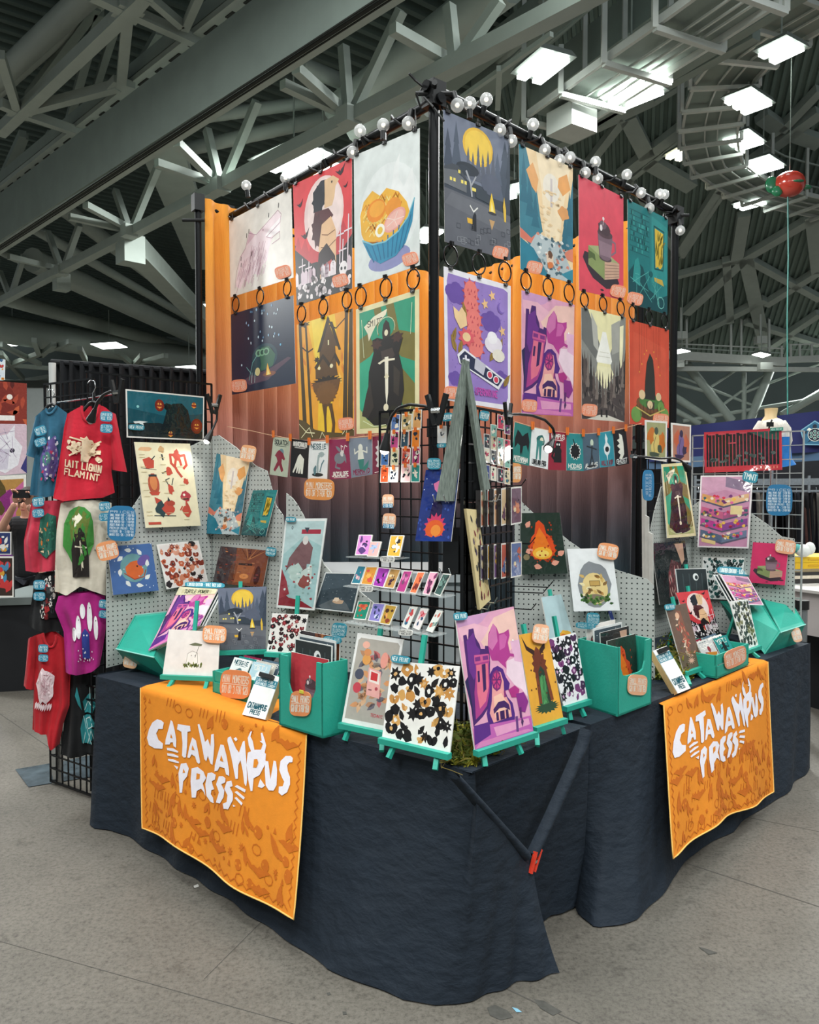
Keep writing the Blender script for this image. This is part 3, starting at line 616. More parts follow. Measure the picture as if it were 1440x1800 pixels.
def homog(src):
    """map quad src (TL,TR,BR,BL) -> unit square (u right, v up) by a projective fit"""
    dst = [(0, 1), (1, 1), (1, 0), (0, 0)]; A = []
    for (x, y), (u, v) in zip(src, dst):
        A.append([x, y, 1, 0, 0, 0, -u*x, -u*y, u]); A.append([0, 0, 0, x, y, 1, -v*x, -v*y, v])
    n = 8
    for i in range(n):
        p = max(range(i, n), key=lambda r: abs(A[r][i])); A[i], A[p] = A[p], A[i]; d = A[i][i]; A[i] = [a/d for a in A[i]]
        for r in range(n):
            if r != i:
                f = A[r][i]; A[r] = [a-f*b for a, b in zip(A[r], A[i])]
    h = [A[i][8] for i in range(n)]
    return lambda x, y: ((h[0]*x+h[1]*y+h[2])/(h[6]*x+h[7]*y+1), (h[3]*x+h[4]*y+h[5])/(h[6]*x+h[7]*y+1))
H1 = homog(TQ)
LETU = [[H1(x, y) for x, y in Zp(s)] for s in LET]; HOLU = [[H1(x, y) for x, y in Zp(s)] for s in HOLE]
DARK = '#c9690f'
def towel_art(A, seed):
    rn = random.Random(seed); A.rnd = rn
    def free(x, y): return not (.03 < x < .97 and .42 < y < .90 and abs(y-(.72-.10*(x-.5))) < .26)
    spots = []
    for i in range(700):
        x, y = rn.uniform(.05, .95), rn.uniform(.04, .96)
        if free(x, y) and all(abs(x-a)*A.asp+abs(y-b) > .085 for a, b in spots): spots.append((x, y))
    A.hold = True
    for i, (x, y) in enumerate(spots):
        k = rn.randrange(9); a = rn.uniform(.9, 2.2); s = rn.uniform(.7, 1.2)
        if k < 3: A.leaf(x, y-.05*s, .13*s, .045*s, a, DARK); A.leaf(x+.03, y-.05*s, .09*s, .03*s, a+.5, DARK)
        elif k == 3: A.spike(x, y, .03*s/A.asp, .03*s, DARK, 8, .35)
        elif k == 4:
            for j in range(3): A.l([(x+j*.022, y-.03*s), (x+j*.022+.01, y+.035*s)], .008, DARK)
        elif k == 5: A.p([(x, y), (x+.03/A.asp, y), (x+.015/A.asp, y+.035)], DARK); A.c(x-.03, y+.02, .011, DARK, 8)
        elif k == 6: A.blob(x, y, .035*s/A.asp, .035*s, DARK, 10, .15); A.c(x-.012, y, .009, '#e58a1f', 6); A.c(x+.012, y, .009, '#e58a1f', 6)
        elif k == 7: A.l([(x+.04*math.cos(t*.8)/A.asp, y+.03*math.sin(t*.8)) for t in range(9)], .006, DARK)
        else: A.p([(x-.06, y+.015), (x-.03, y+.03), (x-.012, y+.018), (x, y+.035), (x+.012, y+.018), (x+.03, y+.03), (x+.06, y+.015), (x+.03, y-.005), (x, y-.03), (x-.03, y-.005)], DARK)
    A.hold = False; A.k += 1; A.hold = True
    for i in range(17):                     # zigzag border inside the hem
        y = .05+i*.053
        for x0, d in ((.025, 1), (.975, -1)): A.l([(x0, y), (x0+d*.014, y+.026), (x0, y+.053)], .006, DARK)
    for i in range(20):
        x = .04+i*.046
        A.l([(x, .025), (x+.023, .05), (x+.046, .025)], .006, DARK)
    A.hold = False; A.k += 2; A.hold = True
    for pts in LETU: A.p(pts, '#c8761a' if False else '#efeaf2')
    A.hold = False; A.k += 2; A.hold = True
    for pts in HOLU: A.p(pts, '#e58a1f')
    A.hold = False
def towel(label, e0, e1, front, topback, seed, name='printed_towel'):
    """front: TL,TR,BR,BL world points of the hanging face; topback: two world points where it ends on the table"""
    TL_, TR_, BR_, BL_ = front; t_ = thing(name, (BL_+BR_)*.5, label, 'towel', 'orange printed towels over the tables')
    N = (TR_-BR_).cross(TL_-TR_).normalized()
    if (EYE-TL_).dot(N) < 0: N = -N
    mb = MB(); n = 40; rows = []
    def S(u, v, o=0.0):
        p = bil(front, u, v); w = (1-v)**3
        return p+N*(o+.012*math.sin(u*17+seed)*w+.003*math.sin(u*9+v*3))+V((0, 0, -.012*math.sin(u*3.14159*2.3+seed)*w))
    for v in [1-i/24 for i in range(25)]: rows.append([S(u/n, v) for u in range(n+1)])
    rows = [[topback[0].lerp(topback[1], u/n)+UP*.004 for u in range(n+1)], [topback[0].lerp(topback[1], u/n).lerp(TL_.lerp(TR_, u/n), .93)+UP*.006 for u in range(n+1)]]+rows
    mb.grid(rows, '#e58a1f'); mb.build('towel_cloth', TOWEL, t_, smooth=True)
    A = Art(((TL_-TR_).length+(BL_-BR_).length)/((TL_-BL_).length+(TR_-BR_).length)); towel_art(A, seed)
    mb = MB()
    for pts, c, k in A.o:
        P = []
        for (u0, v0), (u1, v1) in zip(pts, pts[1:]+pts[:1]):
            m_ = 1 if math.hypot(u1-u0, v1-v0) < .05 else 3
            for j in range(m_): P.append(S(lerp(u0, u1, j/m_), lerp(v0, v1, j/m_), .0015+.0004*k))
        mb.face(P, c)
    mb.build('lettering', TOWEL, t_, label='pale lilac CATAWAMPUS PRESS lettering over dark doodles')
    mb = MB(); loop = [S(0, 1-i/20, .002) for i in range(21)]+[S(i/30, 0, .002) for i in range(1, 31)]+[S(1, i/20, .002) for i in range(1, 21)]
    mb.tube(loop, .0032, 5, '#f7c46a'); mb.build('hem', TOWEL, t_, smooth=True)
    return t_
plf = vplane(C0, L1, .022); plf2 = (plf[0], (plf[1]+UP*.10).normalized())
def tow_front(px, plane_pt, n0, tl, tr):
    TLp, TRp, BRp, BLp = px; a = up(*TLp, plane_pt, n0); b = up(*TRp, plane_pt, n0)
    top = (a+b)*.5
    return [a, b, up(*BRp, top, (n0+UP*tr).normalized()), up(*BLp, top, (n0+UP*tl).normalized())]
fL = tow_front([(248, 1209), (539, 1292), (521, 1620), (251, 1455)], plf[0], plf[1], .13, .36)
towel('orange towel with CATAWAMPUS PRESS lettering on the front left table', 0, 0, fL, (fL[0]+nLi*.42, fL[1]+nLi*.36), 3)
plr = vplane(RC, R1, .022)
fR = tow_front([(1166, 1240), (1350, 1163), (1360, 1390), (1178, 1503)], plr[0], plr[1], .34, .16)
towel('orange towel with CATAWAMPUS PRESS lettering on the right-hand table', 0, 0, fR, (fR[0]+nRi*.34, fR[1]+nRi*.34), 8)

# ---- pipe frame --------------------------------------------------------------
pf = thing('pipe_frame', P3(P0), 'tall black pipe frame that carries the hanging posters', 'frame')
for nm, p, top in (('corner_post', P0, ZT+.02), ('post', PL, ZT), ('post', PR, ZT)):
    mb = MB(); mb.tube([(p.x, p.y, .02), (p.x, p.y, top)], .026, 12); mb.tube([(p.x, p.y, 1.93), (p.x, p.y, 2.02)], .034, 12)
    o = mb.build(nm, BLACK, pf, smooth=True)
    MB().box((p.x, p.y, .012), (.42, .42, .02)).build('base_plate', BLACK, pf)
for a, b, dz in ((P0, PL, -.03), (P0, PR, .03)):
    d = (b-a).normalized(); mb = MB(); mb.tube([a-d*.06+UP*dz, b+d*.07+UP*dz], .026, 10); mb.build('crossbar', BLACK, pf, smooth=True)
for p in (P0, PL, PR):
    mb = MB(); mb.box(p+UP*.0, (.085, .085, .12), rot=.7); mb.tube([p+V((-.09, -.02, 0)), p+V((.09, -.02, 0))], .012, 8); mb.tube([p+V((.0, -.09, .02)), p+V((0, .06, .02))], .014, 8)
    mb.build('clamp', BLKPL, pf)
df = thing('backdrop_stand', P3(BC), 'thinner black pipe-and-drape frame behind the posters', 'frame')
for p in (PBL, BC, PBR):
    mb = MB(); mb.tube([(p.x, p.y, .02), (p.x, p.y, ZT)], .022, 10); mb.tube([(p.x, p.y, 2.0), (p.x, p.y, 2.12)], .03, 10); mb.build('post', BLACK, df, smooth=True)
    MB().box((p.x, p.y, .012), (.4, .4, .02)).build('base_plate', BLACK, df)
for a, b in ((PBL, BC), (BC, PBR)): MB().tube([a-UP*.02, b-UP*.02], .02, 8).build('rod', BLACK, df, smooth=True)
mb = MB(); mb.box(PBL, (.07, .07, .11), rot=.6); mb.tube([PBL+V((-.1, -.02, -.12)), PBL+V((.05, -.02, -.12))], .012); mb.build('clamp', BLKPL, df)

def curtain_mat():
    m = mat('ombre_drape', '#e08a3a', .8, sheen=.1); nt = m.node_tree; b = nt.nodes['Principled BSDF']
    t = nt.nodes.new('ShaderNodeTexCoord'); s = nt.nodes.new('ShaderNodeSeparateXYZ'); nt.links.new(t.outputs['Object'], s.inputs[0])
    mr = nt.nodes.new('ShaderNodeMapRange'); mr.inputs[1].default_value = 0; mr.inputs[2].default_value = 3.6; nt.links.new(s.outputs[2], mr.inputs[0])
    cr = nt.nodes.new('ShaderNodeValToRGB'); nt.links.new(mr.outputs[0], cr.inputs[0])
    st = [(.0, '#3a4a54'), (.30, '#465660'), (.38, '#5f5a62'), (.48, '#946f6e'), (.60, '#c9836e'), (.74, '#e08d50'), (.90, '#ee9a33'), (1, '#ef9a30')]
    el = cr.color_ramp.elements
    while len(el) < len(st): el.new(.5)
    for e, (p, c) in zip(el, st): e.position = p; e.color = (*lin(c), 1)
    nt.links.new(cr.outputs[0], b.inputs['Base Color'])
    tn = nt.nodes.new('ShaderNodeTexNoise'); mp = nt.nodes.new('ShaderNodeMapping'); mp.inputs['Scale'].default_value = (30, 30, 2.5)
    nt.links.new(t.outputs['Object'], mp.inputs[0]); nt.links.new(mp.outputs[0], tn.inputs[0])
    bp = nt.nodes.new('ShaderNodeBump'); bp.inputs['Strength'].default_value = .25; bp.inputs['Distance'].default_value = .02
    nt.links.new(tn.outputs[0], bp.inputs['Height']); nt.links.new(bp.outputs[0], b.inputs['Normal'])
    return m
DRAPE = curtain_mat()
def drape(a, b, label, seed, s0=.0, s1=1.0):
    rn = random.Random(seed); L = (b-a).length; n = int(L*110); mb = MB(); d = (b-a).normalized(); nn = V((-d.y, d.x, 0))
    if (EYE-a).dot(nn) < 0: nn = -nn
    ph = []; x = 0
    while x < L: ph.append(x); x += rn.uniform(.12, .24)
    def wav(x, z):
        w = .0
        for k in range(len(ph)-1):
            if ph[k] <= x < ph[k+1]: w = math.sin((x-ph[k])/(ph[k+1]-ph[k])*6.2832)
        low = 1-z/ZT
        return w*(.034+.045*low)+.03*math.sin(x*3.1+z*1.2)*low+.014*math.sin(x*41+z*2)*low
    rows = []
    for z in [ZT+.035, ZT+.02, ZT-.03, ZT-.05]+[ZT-.1-i*(ZT-.14)/22 for i in range(23)]:
        k = 1.0 if z < ZT-.06 else .45
        rows.append([a+d*(L*lerp(s0, s1, i/n))+nn*(wav(L*i/n, max(z, 0))*k+.03)+UP*(z-a.z) for i in range(n+1)])
    mb.grid(rows); return mb.build('ombre_curtain', DRAPE, None, smooth=True, origin=P3(a), label=label, cat='curtain', group='ombre curtains of the booth')
drape(PBL, BC, 'ombre curtain fading orange to slate behind the left posters', 4, .012, .97)
drape(BC, PBR, 'ombre curtain fading orange to slate behind the right posters', 6, .03, .985)
# ================================================================ artwork printed on posters and cards
def a_wolf(A):
    A.r(0, 0, 1, 1, '#e9e2d9'); c1, c2, c3 = '#f0d9de', '#b98a9b', '#dcb7c2'
    A.p([(.10, .12), (.15, .34), (.20, .48), (.28, .56), (.34, .72), (.42, .64), (.55, .70), (.80, .82), (.84, .76), (.83, .62), (.72, .56), (.66, .44), (.62, .30), (.55, .26), (.50, .16), (.40, .2), (.33, .1), (.25, .17), (.18, .06)], c1)
    A.p([(.84, .74), (.68, .66), (.60, .60), (.66, .56), (.82, .58)], '#f8eef0'); A.p([(.36, .74), (.44, .66), (.30, .58)], c3)
    def f(i, r):
        x = r.uniform(.14, .62); y = r.uniform(.12, .56)
        if y > x*1.1+.12 or y < (x-.2)*.6: return
        A.l([(x, y), (x-.02, y-.05), (x-.035, y-.09)], .009, r.choice([c2, c3, '#caa0b0']))
    A.many(120, f)
    A.l([(.34, .72), (.46, .66), (.62, .74), (.8, .83), (.85, .77), (.83, .68), (.7, .62), (.62, .58), (.7, .54), (.82, .58), (.82, .5), (.7, .47)], .008, c2)
    A.l([(.34, .72), (.28, .55), (.19, .47), (.12, .3), (.09, .1)], .008, c2); A.c(.57, .68, .012, c2)
    for x, y in ((.20, .42), (.2, .34), (.38, .43), (.3, .68), (.34, .72), (.81, .86), (.66, .8)): A.l([(x, y), (x+.005, y+.045)], .014, '#26242a')
def bats(A, pts, c='#2c1420'):
    for x, y, s in pts: A.p([(x-s, y+.4*s), (x-.4*s, y+.25*s), (x-.15*s, y+.4*s), (x, y+.2*s), (x+.2*s, y+.4*s), (x+.5*s, y+.5*s), (x+s, y+.9*s), (x+.5*s, y), (x, y-.2*s), (x-.4*s, y)], c)
def a_raven(A):
    A.r(0, 0, 1, 1, '#e0444a'); A.p([(0, 0), (1, 0), (1, .52), (.9, .38), (.82, .45), (.7, .3), (.55, .26), (.4, .3), (.25, .36), (.12, .42), (0, .5)], '#17181d')
    A.p([(0, .46), (.07, .56), (.12, .44), (.2, .52), (.26, .40), (.36, .5), (.5, .4), (.7, .42), (.86, .55), (.93, .46), (1, .62), (1, .42), (.8, .3), (.3, .3)], '#c93a42')
    A.e(.53, .66, .34, .30, '#f0d3cf', 26); A.e(.55, .67, .30, .265, '#f4ddd8', 26)
    A.p([(.36, .86), (.5, .93), (.62, .92), (.60, .80), (.50, .70), (.40, .66), (.36, .74)], '#2a2b36'); A.spike(.45, .78, .12, .13, '#20222c', 9, .7)
    A.p([(.56, .92), (.70, .93), (.80, .88), (.74, .84), (.72, .76), (.68, .70), (.55, .70), (.56, .8)], '#e7c095'); A.c(.68, .885, .010, '#2a1c1c')
    A.p([(.38, .70), (.62, .69), (.7, .62), (.62, .58), (.60, .44), (.52, .38), (.38, .44), (.33, .56)], '#5a2a30'); A.spike(.42, .55, .11, .16, '#4a2128', 8, .65)
    A.p([(.5, .58), (.66, .62), (.74, .5), (.74, .18), (.62, .1), (.46, .12), (.44, .4)], '#e9bd92'); A.l([(.5, .5), (.6, .48), (.72, .5)], .008, '#8a5a3c'); A.l([(.48, .4), (.6, .38), (.73, .42)], .008, '#8a5a3c')
    A.p([(.44, .36), (.58, .42), (.72, .3), (.74, .2), (.62, .24), (.5, .18), (.4, .2)], '#2a1a20'); A.p([(.46, .24), (.66, .28), (.72, .16), (.5, .12)], '#b8413c')
    bats(A, [(.12, .80, .06), (.2, .53, .08), (.82, .92, .08), (.9, .80, .04)])
    for x, y, h in ((.12, .22, .14), (.24, .2, .12), (.8, .30, .24), (.93, .28, .3), (.84, .2, .2)):
        A.l([(x, y-.08), (x+.02, y+h)], .014, '#e9d9df'); A.l([(x-.05, y+h*.6), (x+.07, y+h*.62)], .012, '#e9d9df')
    def st(i, r):
        x = r.uniform(.02, .98); A.p([(x-.035, .14), (x-.035, .24), (x, .27), (x+.035, .24), (x+.035, .14)], r.choice(['#d8c2cc', '#b79aa8', '#efe2e6']))
    A.many(12, st)
    A.r(0, 0, 1, .15, '#15161a')
    def sk(i, r):
        x, y, s = r.uniform(.02, .98), r.uniform(.02, .17), r.uniform(.015, .03); A.blob(x, y, s*1.3, s, r.choice(['#eee3e3', '#d7c8cc', '#3a3036']), 7, .4)
    A.many(46, sk); A.e(.86, .18, .07, .055, '#efe7e7'); A.c(.83, .18, .014, '#15161a'); A.c(.89, .175, .014, '#15161a'); A.r(.83, .10, .89, .14, '#efe7e7')
def a_bowl(A):
    A.r(0, 0, 1, 1, '#dfe5e2'); A.e(.55, .48, .46, .36, '#e8ecea', 24); A.e(.55, .13, .32, .085, '#8f92c0', 22)
    A.p([(.58, .6), (.64, .8), (.72, .88), (.70, .7), (.78, .62), (.9, .74), (.94, .56), (.85, .42), (.6, .45)], '#eef0ee')
    A.p([(.12, .38), (.10, .52), (.16, .62), (.30, .68), (.42, .62), (.52, .66), (.70, .60), (.82, .50), (.88, .38), (.6, .26), (.2, .28)], '#f2b73c')
    def nd(i, r):
        x, y = r.uniform(.14, .7), r.uniform(.34, .6); A.l([(x, y), (x+.05, y+.03), (x+.08, y-.01), (x+.1, y+.02)], .010, r.choice(['#f9d65e', '#e29022', '#fae08a', '#d97f1e']))
    A.many(70, nd)
    A.e(.36, .52, .15, .085, '#f08f24', 16); A.e(.37, .53, .12, .06, '#f7ab3a', 16); A.e(.62, .50, .12, .07, '#ef9830', 14)
    A.p([(.16, .32), (.22, .26), (.36, .30), (.5, .26), (.66, .28), (.8, .34), (.9, .44), (.86, .3), (.5, .18)], '#eaa047')
    A.e(.64, .40, .17, .075, '#eea79c', 18, rot=.3); A.e(.64, .40, .145, .06, '#f4bdb0', 16, rot=.3)
    for k in range(5): A.l([(.64, .40), (.64+.14*math.cos(k*1.25), .40+.055*math.sin(k*1.25))], .006, '#f8dcd2')
    A.e(.42, .36, .075, .05, '#fbf6e6', 16); A.e(.42, .36, .042, .028, '#eec547', 12)
    A.p([(.14, .32), (.3, .27), (.5, .26), (.7, .30), (.84, .38), (.93, .50), (.90, .34), (.80, .20), (.66, .13), (.42, .11), (.26, .18)], '#2f8fb4')
    for k in range(9): A.l([(.2+k*.085, .28+max(0, k-3)*.022), (.32+k*.055, .14+max(0, k-5)*.012)], .012, '#1f6f98')
    A.l([(.14, .33), (.3, .275), (.5, .262), (.7, .305), (.84, .385), (.93, .505)], .012, '#7cc3d4')
def a_bugs(A):
    A.r(0, 0, 1, 1, '#1d2b42'); A.p([(.2, .15), (.35, .2), (.6, .22), (.9, .32), (.95, .3), (.75, .2), (.6, .1), (.3, .08)], '#5b4657'); A.e(.62, .17, .1, .03, '#8a5b4a')
    for c, w in (('#2a4a56', 1.0), ('#1c3440', .8), ('#345f63', .6)): A.e(.55, .38, .2*w, .16*w, c, 18, a0=0, a1=6.3)
    A.p([(.42, .36), (.5, .5), (.62, .5), (.72, .38), (.68, .26), (.5, .22)], '#3f6a55'); A.p([(.34, .2), (.36, .42), (.46, .48), (.5, .3), (.44, .16)], '#24464f')
    for k in range(3): A.e(.46+.06*k, .44, .05, .045, '#7fae8c', 10); A.e(.46+.06*k, .44, .03, .028, '#35594c', 10)
    A.l([(.3, .14), (.36, .34), (.44, .42)], .012, '#6fa8a8'); A.l([(.26, .3), (.33, .22)], .01, '#6fa8a8'); A.e(.44, .22, .04, .05, '#d6c78b'); A.l([(.34, .1), (.35, .22)], .01, '#b8d2ce'); A.l([(.39, .1), (.4, .22)], .01, '#b8d2ce')
    A.p([(.57, .16), (.585, .25), (.6, .3), (.62, .23), (.65, .16)], '#f3b53f'); A.p([(.585, .16), (.6, .24), (.63, .16)], '#f9dd84')
    def f(i, r): A.blob(r.uniform(.25, .8), r.uniform(.55, .97), .010, .016, r.choice(['#8fb7d4', '#cfe4ee', '#5f8fb5']), 6, .3)
    A.many(26, f); A.e(.18, .34, .01, .014, '#cfe4ee'); A.e(.8, .48, .012, .014, '#6ab0d4')
def a_hut(A):
    A.r(0, 0, 1, 1, '#f0a62f'); A.p([(.2, 1), (.75, 1), (.66, .5), (.6, 0), (.35, 0), (.4, .5)], '#f6c834'); A.p([(.28, 1), (.5, 1), (.46, .6), (.36, .6)], '#f7d64a'); A.p([(.7, 1), (1, 1), (1, .6), (.8, .55)], '#eda12d')
    def fl(i, r):
        x, y = r.choice([r.uniform(.02, .3), r.uniform(.7, .98)]), r.uniform(.05, .75); A.leaf(x, y, .10, .03, r.uniform(1, 2.2), r.choice(['#f3b13a', '#e0862a', '#f6c95a']))
    A.many(30, fl)
    k = '#3a2c1c'; k2 = '#5e4223'
    for x0, x1, w in ((.06, .12, .05), (.17, .25, .035), (.9, .84, .05), (.98, .93, .06)): A.p([(x0-w/2, 1), (x0+w/2, 1), (x1+w*.8, 0), (x1-w*.8, 0)], '#4a3a1e')
    A.l([(.9, .95), (.72, .88), (.6, .92)], .01, k); A.l([(.08, .8), (.2, .74), (.3, .76)], .012, k); A.spike(.15, .98, .12, .025, k, 6, .5)
    A.p([(.42, .60), (.42, .74), (.56, .96), (.62, .96), (.60, .93), (.75, .73), (.70, .74), (.72, .52), (.4, .52)], k2); A.p([(.38, .72), (.58, 1.0), (.61, .97), (.44, .72)], k); A.p([(.60, .95), (.66, .94), (.80, .70), (.76, .70)], k)
    A.p([(.32, .60), (.48, .70), (.62, .60), (.6, .57), (.48, .66), (.35, .57)], k); A.p([(.60, .60), (.7, .69), (.78, .60), (.76, .57), (.68, .65)], k); A.p([(.34, .58), (.62, .58), (.70, .63), (.74, .5), (.34, .5)], k2)
    A.e(.41, .585, .025, .014, '#f3e6b8'); A.e(.63, .585, .03, .017, '#f3e6b8'); A.r(.575, .76, .595, .80, '#fbf2c0'); A.spike(.37, .66, .06, .03, k, 7, .5)
    A.spike(.53, .46, .29, .055, '#2c2116', 16, .7); A.p([(.28, .47), (.78, .47), (.74, .38), (.62, .30), (.56, .26), (.48, .26), (.42, .31), (.3, .4)], '#6e4a26'); A.spike(.53, .37, .2, .1, '#7a5329', 18, .82)
    A.p([(.45, .28), (.48, .18), (.49, .02), (.46, 0), (.53, 0), (.52, .16), (.54, .28)], k2); A.p([(.56, .28), (.60, .2), (.63, .1), (.6, .02), (.66, .01), (.68, .12), (.63, .28)], k2)
    A.p([(0, 0), (1, 0), (1, .06), (.8, .03), (.5, .05), (.3, .08), (.12, .16), (0, .18)], '#5b4a26')
    for q in ([(0, .14), (.15, .06), (.3, .05)], [(.04, .02), (.2, .1), (.26, .02)], [(.4, .0), (.44, .05), (.5, 0)], [(.8, .02), (.9, .08), (1, .05)], [(.86, 0), (.88, .05)]): A.l(q, .007, '#f4eebf')
def a_knight(A):
    A.r(0, 0, 1, 1, '#eadfae'); A.r(.06, .04, .94, .96, '#2f9b78'); b = '#7c7236'
    A.e(.5, .55, .42, .34, '#2f9b78', 22); A.p([(.5, .96), (.62, .96), (.7, .75), (.94, .7), (.94, .5), (.74, .55), (.6, .62)], b); A.p([(.06, .62), (.3, .66), (.36, .55), (.3, .3), (.18, .14), (.06, .2)], '#37a884')
    A.p([(.06, .75), (.2, .78), (.34, .66), (.24, .6), (.06, .56)], b); A.p([(.7, .5), (.94, .34), (.94, .1), (.8, .06), (.72, .3)], b); A.p([(.3, .96), (.42, .96), (.46, .8), (.38, .74)], b); A.e(.86, .6, .07, .05, '#7c7236')
    A.p([(.06, .04), (.94, .04), (.94, .14), (.7, .1), (.45, .16), (.2, .1), (.06, .2)], '#b6b878')
    A.p([(.14, .84), (.3, .90), (.52, .93), (.5, .89), (.34, .83), (.28, .78), (.22, .72), (.2, .78)], '#f1e8cb'); A.t('SMITE', .2, .83, .24, .045, '#2a2118', sw=.14)
    A.e(.5, .79, .13, .075, '#2a9474', 18); A.l([(.5+.14*math.cos(t*.4), .79+.08*math.sin(t*.4)) for t in range(-1, 10)], .006, '#d9e6c0')
    k = '#241f1d'
    A.p([(.44, .76), (.46, .82), (.5, .85), (.55, .82), (.57, .76), (.56, .7), (.45, .7)], '#352a26'); A.e(.505, .752, .03, .024, '#efe4c4')
    A.p([(.28, .72), (.36, .73), (.45, .71), (.58, .72), (.68, .74), (.76, .68), (.7, .58), (.76, .45), (.78, .3), (.72, .14), (.86, .1), (.6, .05), (.3, .06), (.1, .16), (.2, .28), (.22, .48), (.3, .62)], k)
    A.spike(.35, .68, .10, .045, '#4a3028', 7, .6); A.spike(.68, .70, .1, .045, '#4a3028', 7, .6); A.p([(.42, .62), (.6, .63), (.64, .57), (.56, .53), (.44, .54)], '#463a34')
    A.p([(.24, .42), (.3, .2), (.2, .12), (.1, .14), (.17, .3)], '#3a322c'); A.p([(.62, .5), (.72, .44), (.7, .26), (.62, .3)], '#3c342c')
    A.p([(.37, .535), (.46, .555), (.64, .55), (.64, .535), (.46, .538), (.4, .522)], '#efe6cc'); A.p([(.48, .57), (.54, .57), (.535, .3), (.51, .2), (.49, .3)], '#f3ecd6'); A.p([(.47, .42), (.51, .45), (.55, .42), (.51, .4)], '#e6dcba')
    A.e(.5, .19, .04, .028, '#efe4c4'); A.p([(.4, .12), (.6, .2), (.84, .16), (.7, .08)], '#2c2a1c'); A.e(.38, .1, .09, .03, '#26241a')
    for q in ([(.1, .9), (.14, .6)], [(.9, .92), (.88, .7)], [(.12, .1), (.3, .05), (.5, .06)], [(.55, .05), (.8, .07), (.9, .2)]): A.l(q, .006, '#e7efc6')
def a_village(A):
    A.r(0, 0, 1, 1, '#737a8c'); A.p([(0, .55), (1, .5), (1, .3), (0, .3)], '#3d4450'); A.e(.5, .82, .23, .15, '#e9b93b', 20); A.e(.5, .82, .2, .13, '#f2ca4c', 18)
    for x, w, h, c in ((.06, .22, .42, '#434c5c'), (.18, .2, .5, '#4d5767'), (.92, .3, .5, '#46505f'), (.8, .2, .38, '#586274'), (1, .2, .6, '#3c4654')): A.tree(x, .46, w, h, c)
    for x, h in ((.42, .22), (.5, .30), (.57, .24), (.65, .28), (.73, .3), (.35, .25)): A.tree(x, .55, .10, h, '#5d6270')
    A.e(.34, .62, .17, .05, '#2d343e', 14); A.e(.28, .6, .1, .04, '#323a45', 12); A.l([(.4, .42), (.38, .52), (.32, .6)], .02, '#a9aab0'); A.l([(.39, .5), (.46, .58)], .014, '#a9aab0'); A.e(.7, .56, .16, .09, '#5b6172', 12)
    A.p([(0, .58), (.16, .60), (.22, .55), (.32, .52), (.32, .43), (0, .45)], '#6a6d72'); A.p([(0, .58), (.12, .62), (.2, .62), (.34, .53), (.3, .53), (.18, .58), (0, .56)], '#454a52')
    for x, y in ((.08, .5), (.13, .5), (.24, .505), (.29, .505), (.2, .575), (.4, .475), (.43, .475)): A.r(x, y-.012, x+.032, y+.014, '#f4df6e')
    A.p([(.46, .5), (.62, .5), (.7, .4), (.46, .42)], '#39424c'); A.p([(0, .42), (.5, .40), (1, .36), (1, 0), (0, 0)], '#62646c'); A.p([(.1, .40), (.6, .37), (1, .3), (1, .2), (0, .3)], '#6d6f76')
    A.p([(.66, .34), (.67, .42), (.70, .50), (.74, .41), (.76, .34)], '#f4cc3c'); A.p([(.685, .35), (.70, .43), (.735, .35)], '#fbe893'); A.e(.71, .335, .07, .012, '#3b3b42'); A.p([(.66, .28), (.75, .28), (.7, .2)], '#c9a06e')
    A.p([(.38, .15), (.41, .27), (.44, .30), (.46, .28), (.46, .15)], '#22242b'); A.l([(.37, .34), (.42, .3), (.48, .34)], .012, '#ece9e2'); A.p([(.32, .24), (.40, .24), (.40, .2), (.33, .2)], '#e3b23a'); A.p([(.88, .42), (.9, .5), (.93, .4), (.93, .3), (.9, .3)], '#e8bf48')
    def gr(i, r): x, y = r.uniform(.04, .96), r.uniform(.03, .26); A.l([(x, y), (x+.05, y), (x+.05, y-.035), (x, y-.035), (x, y)], .005, r.choice(['#8e9096', '#4b4d55']))
    A.many(22, gr)
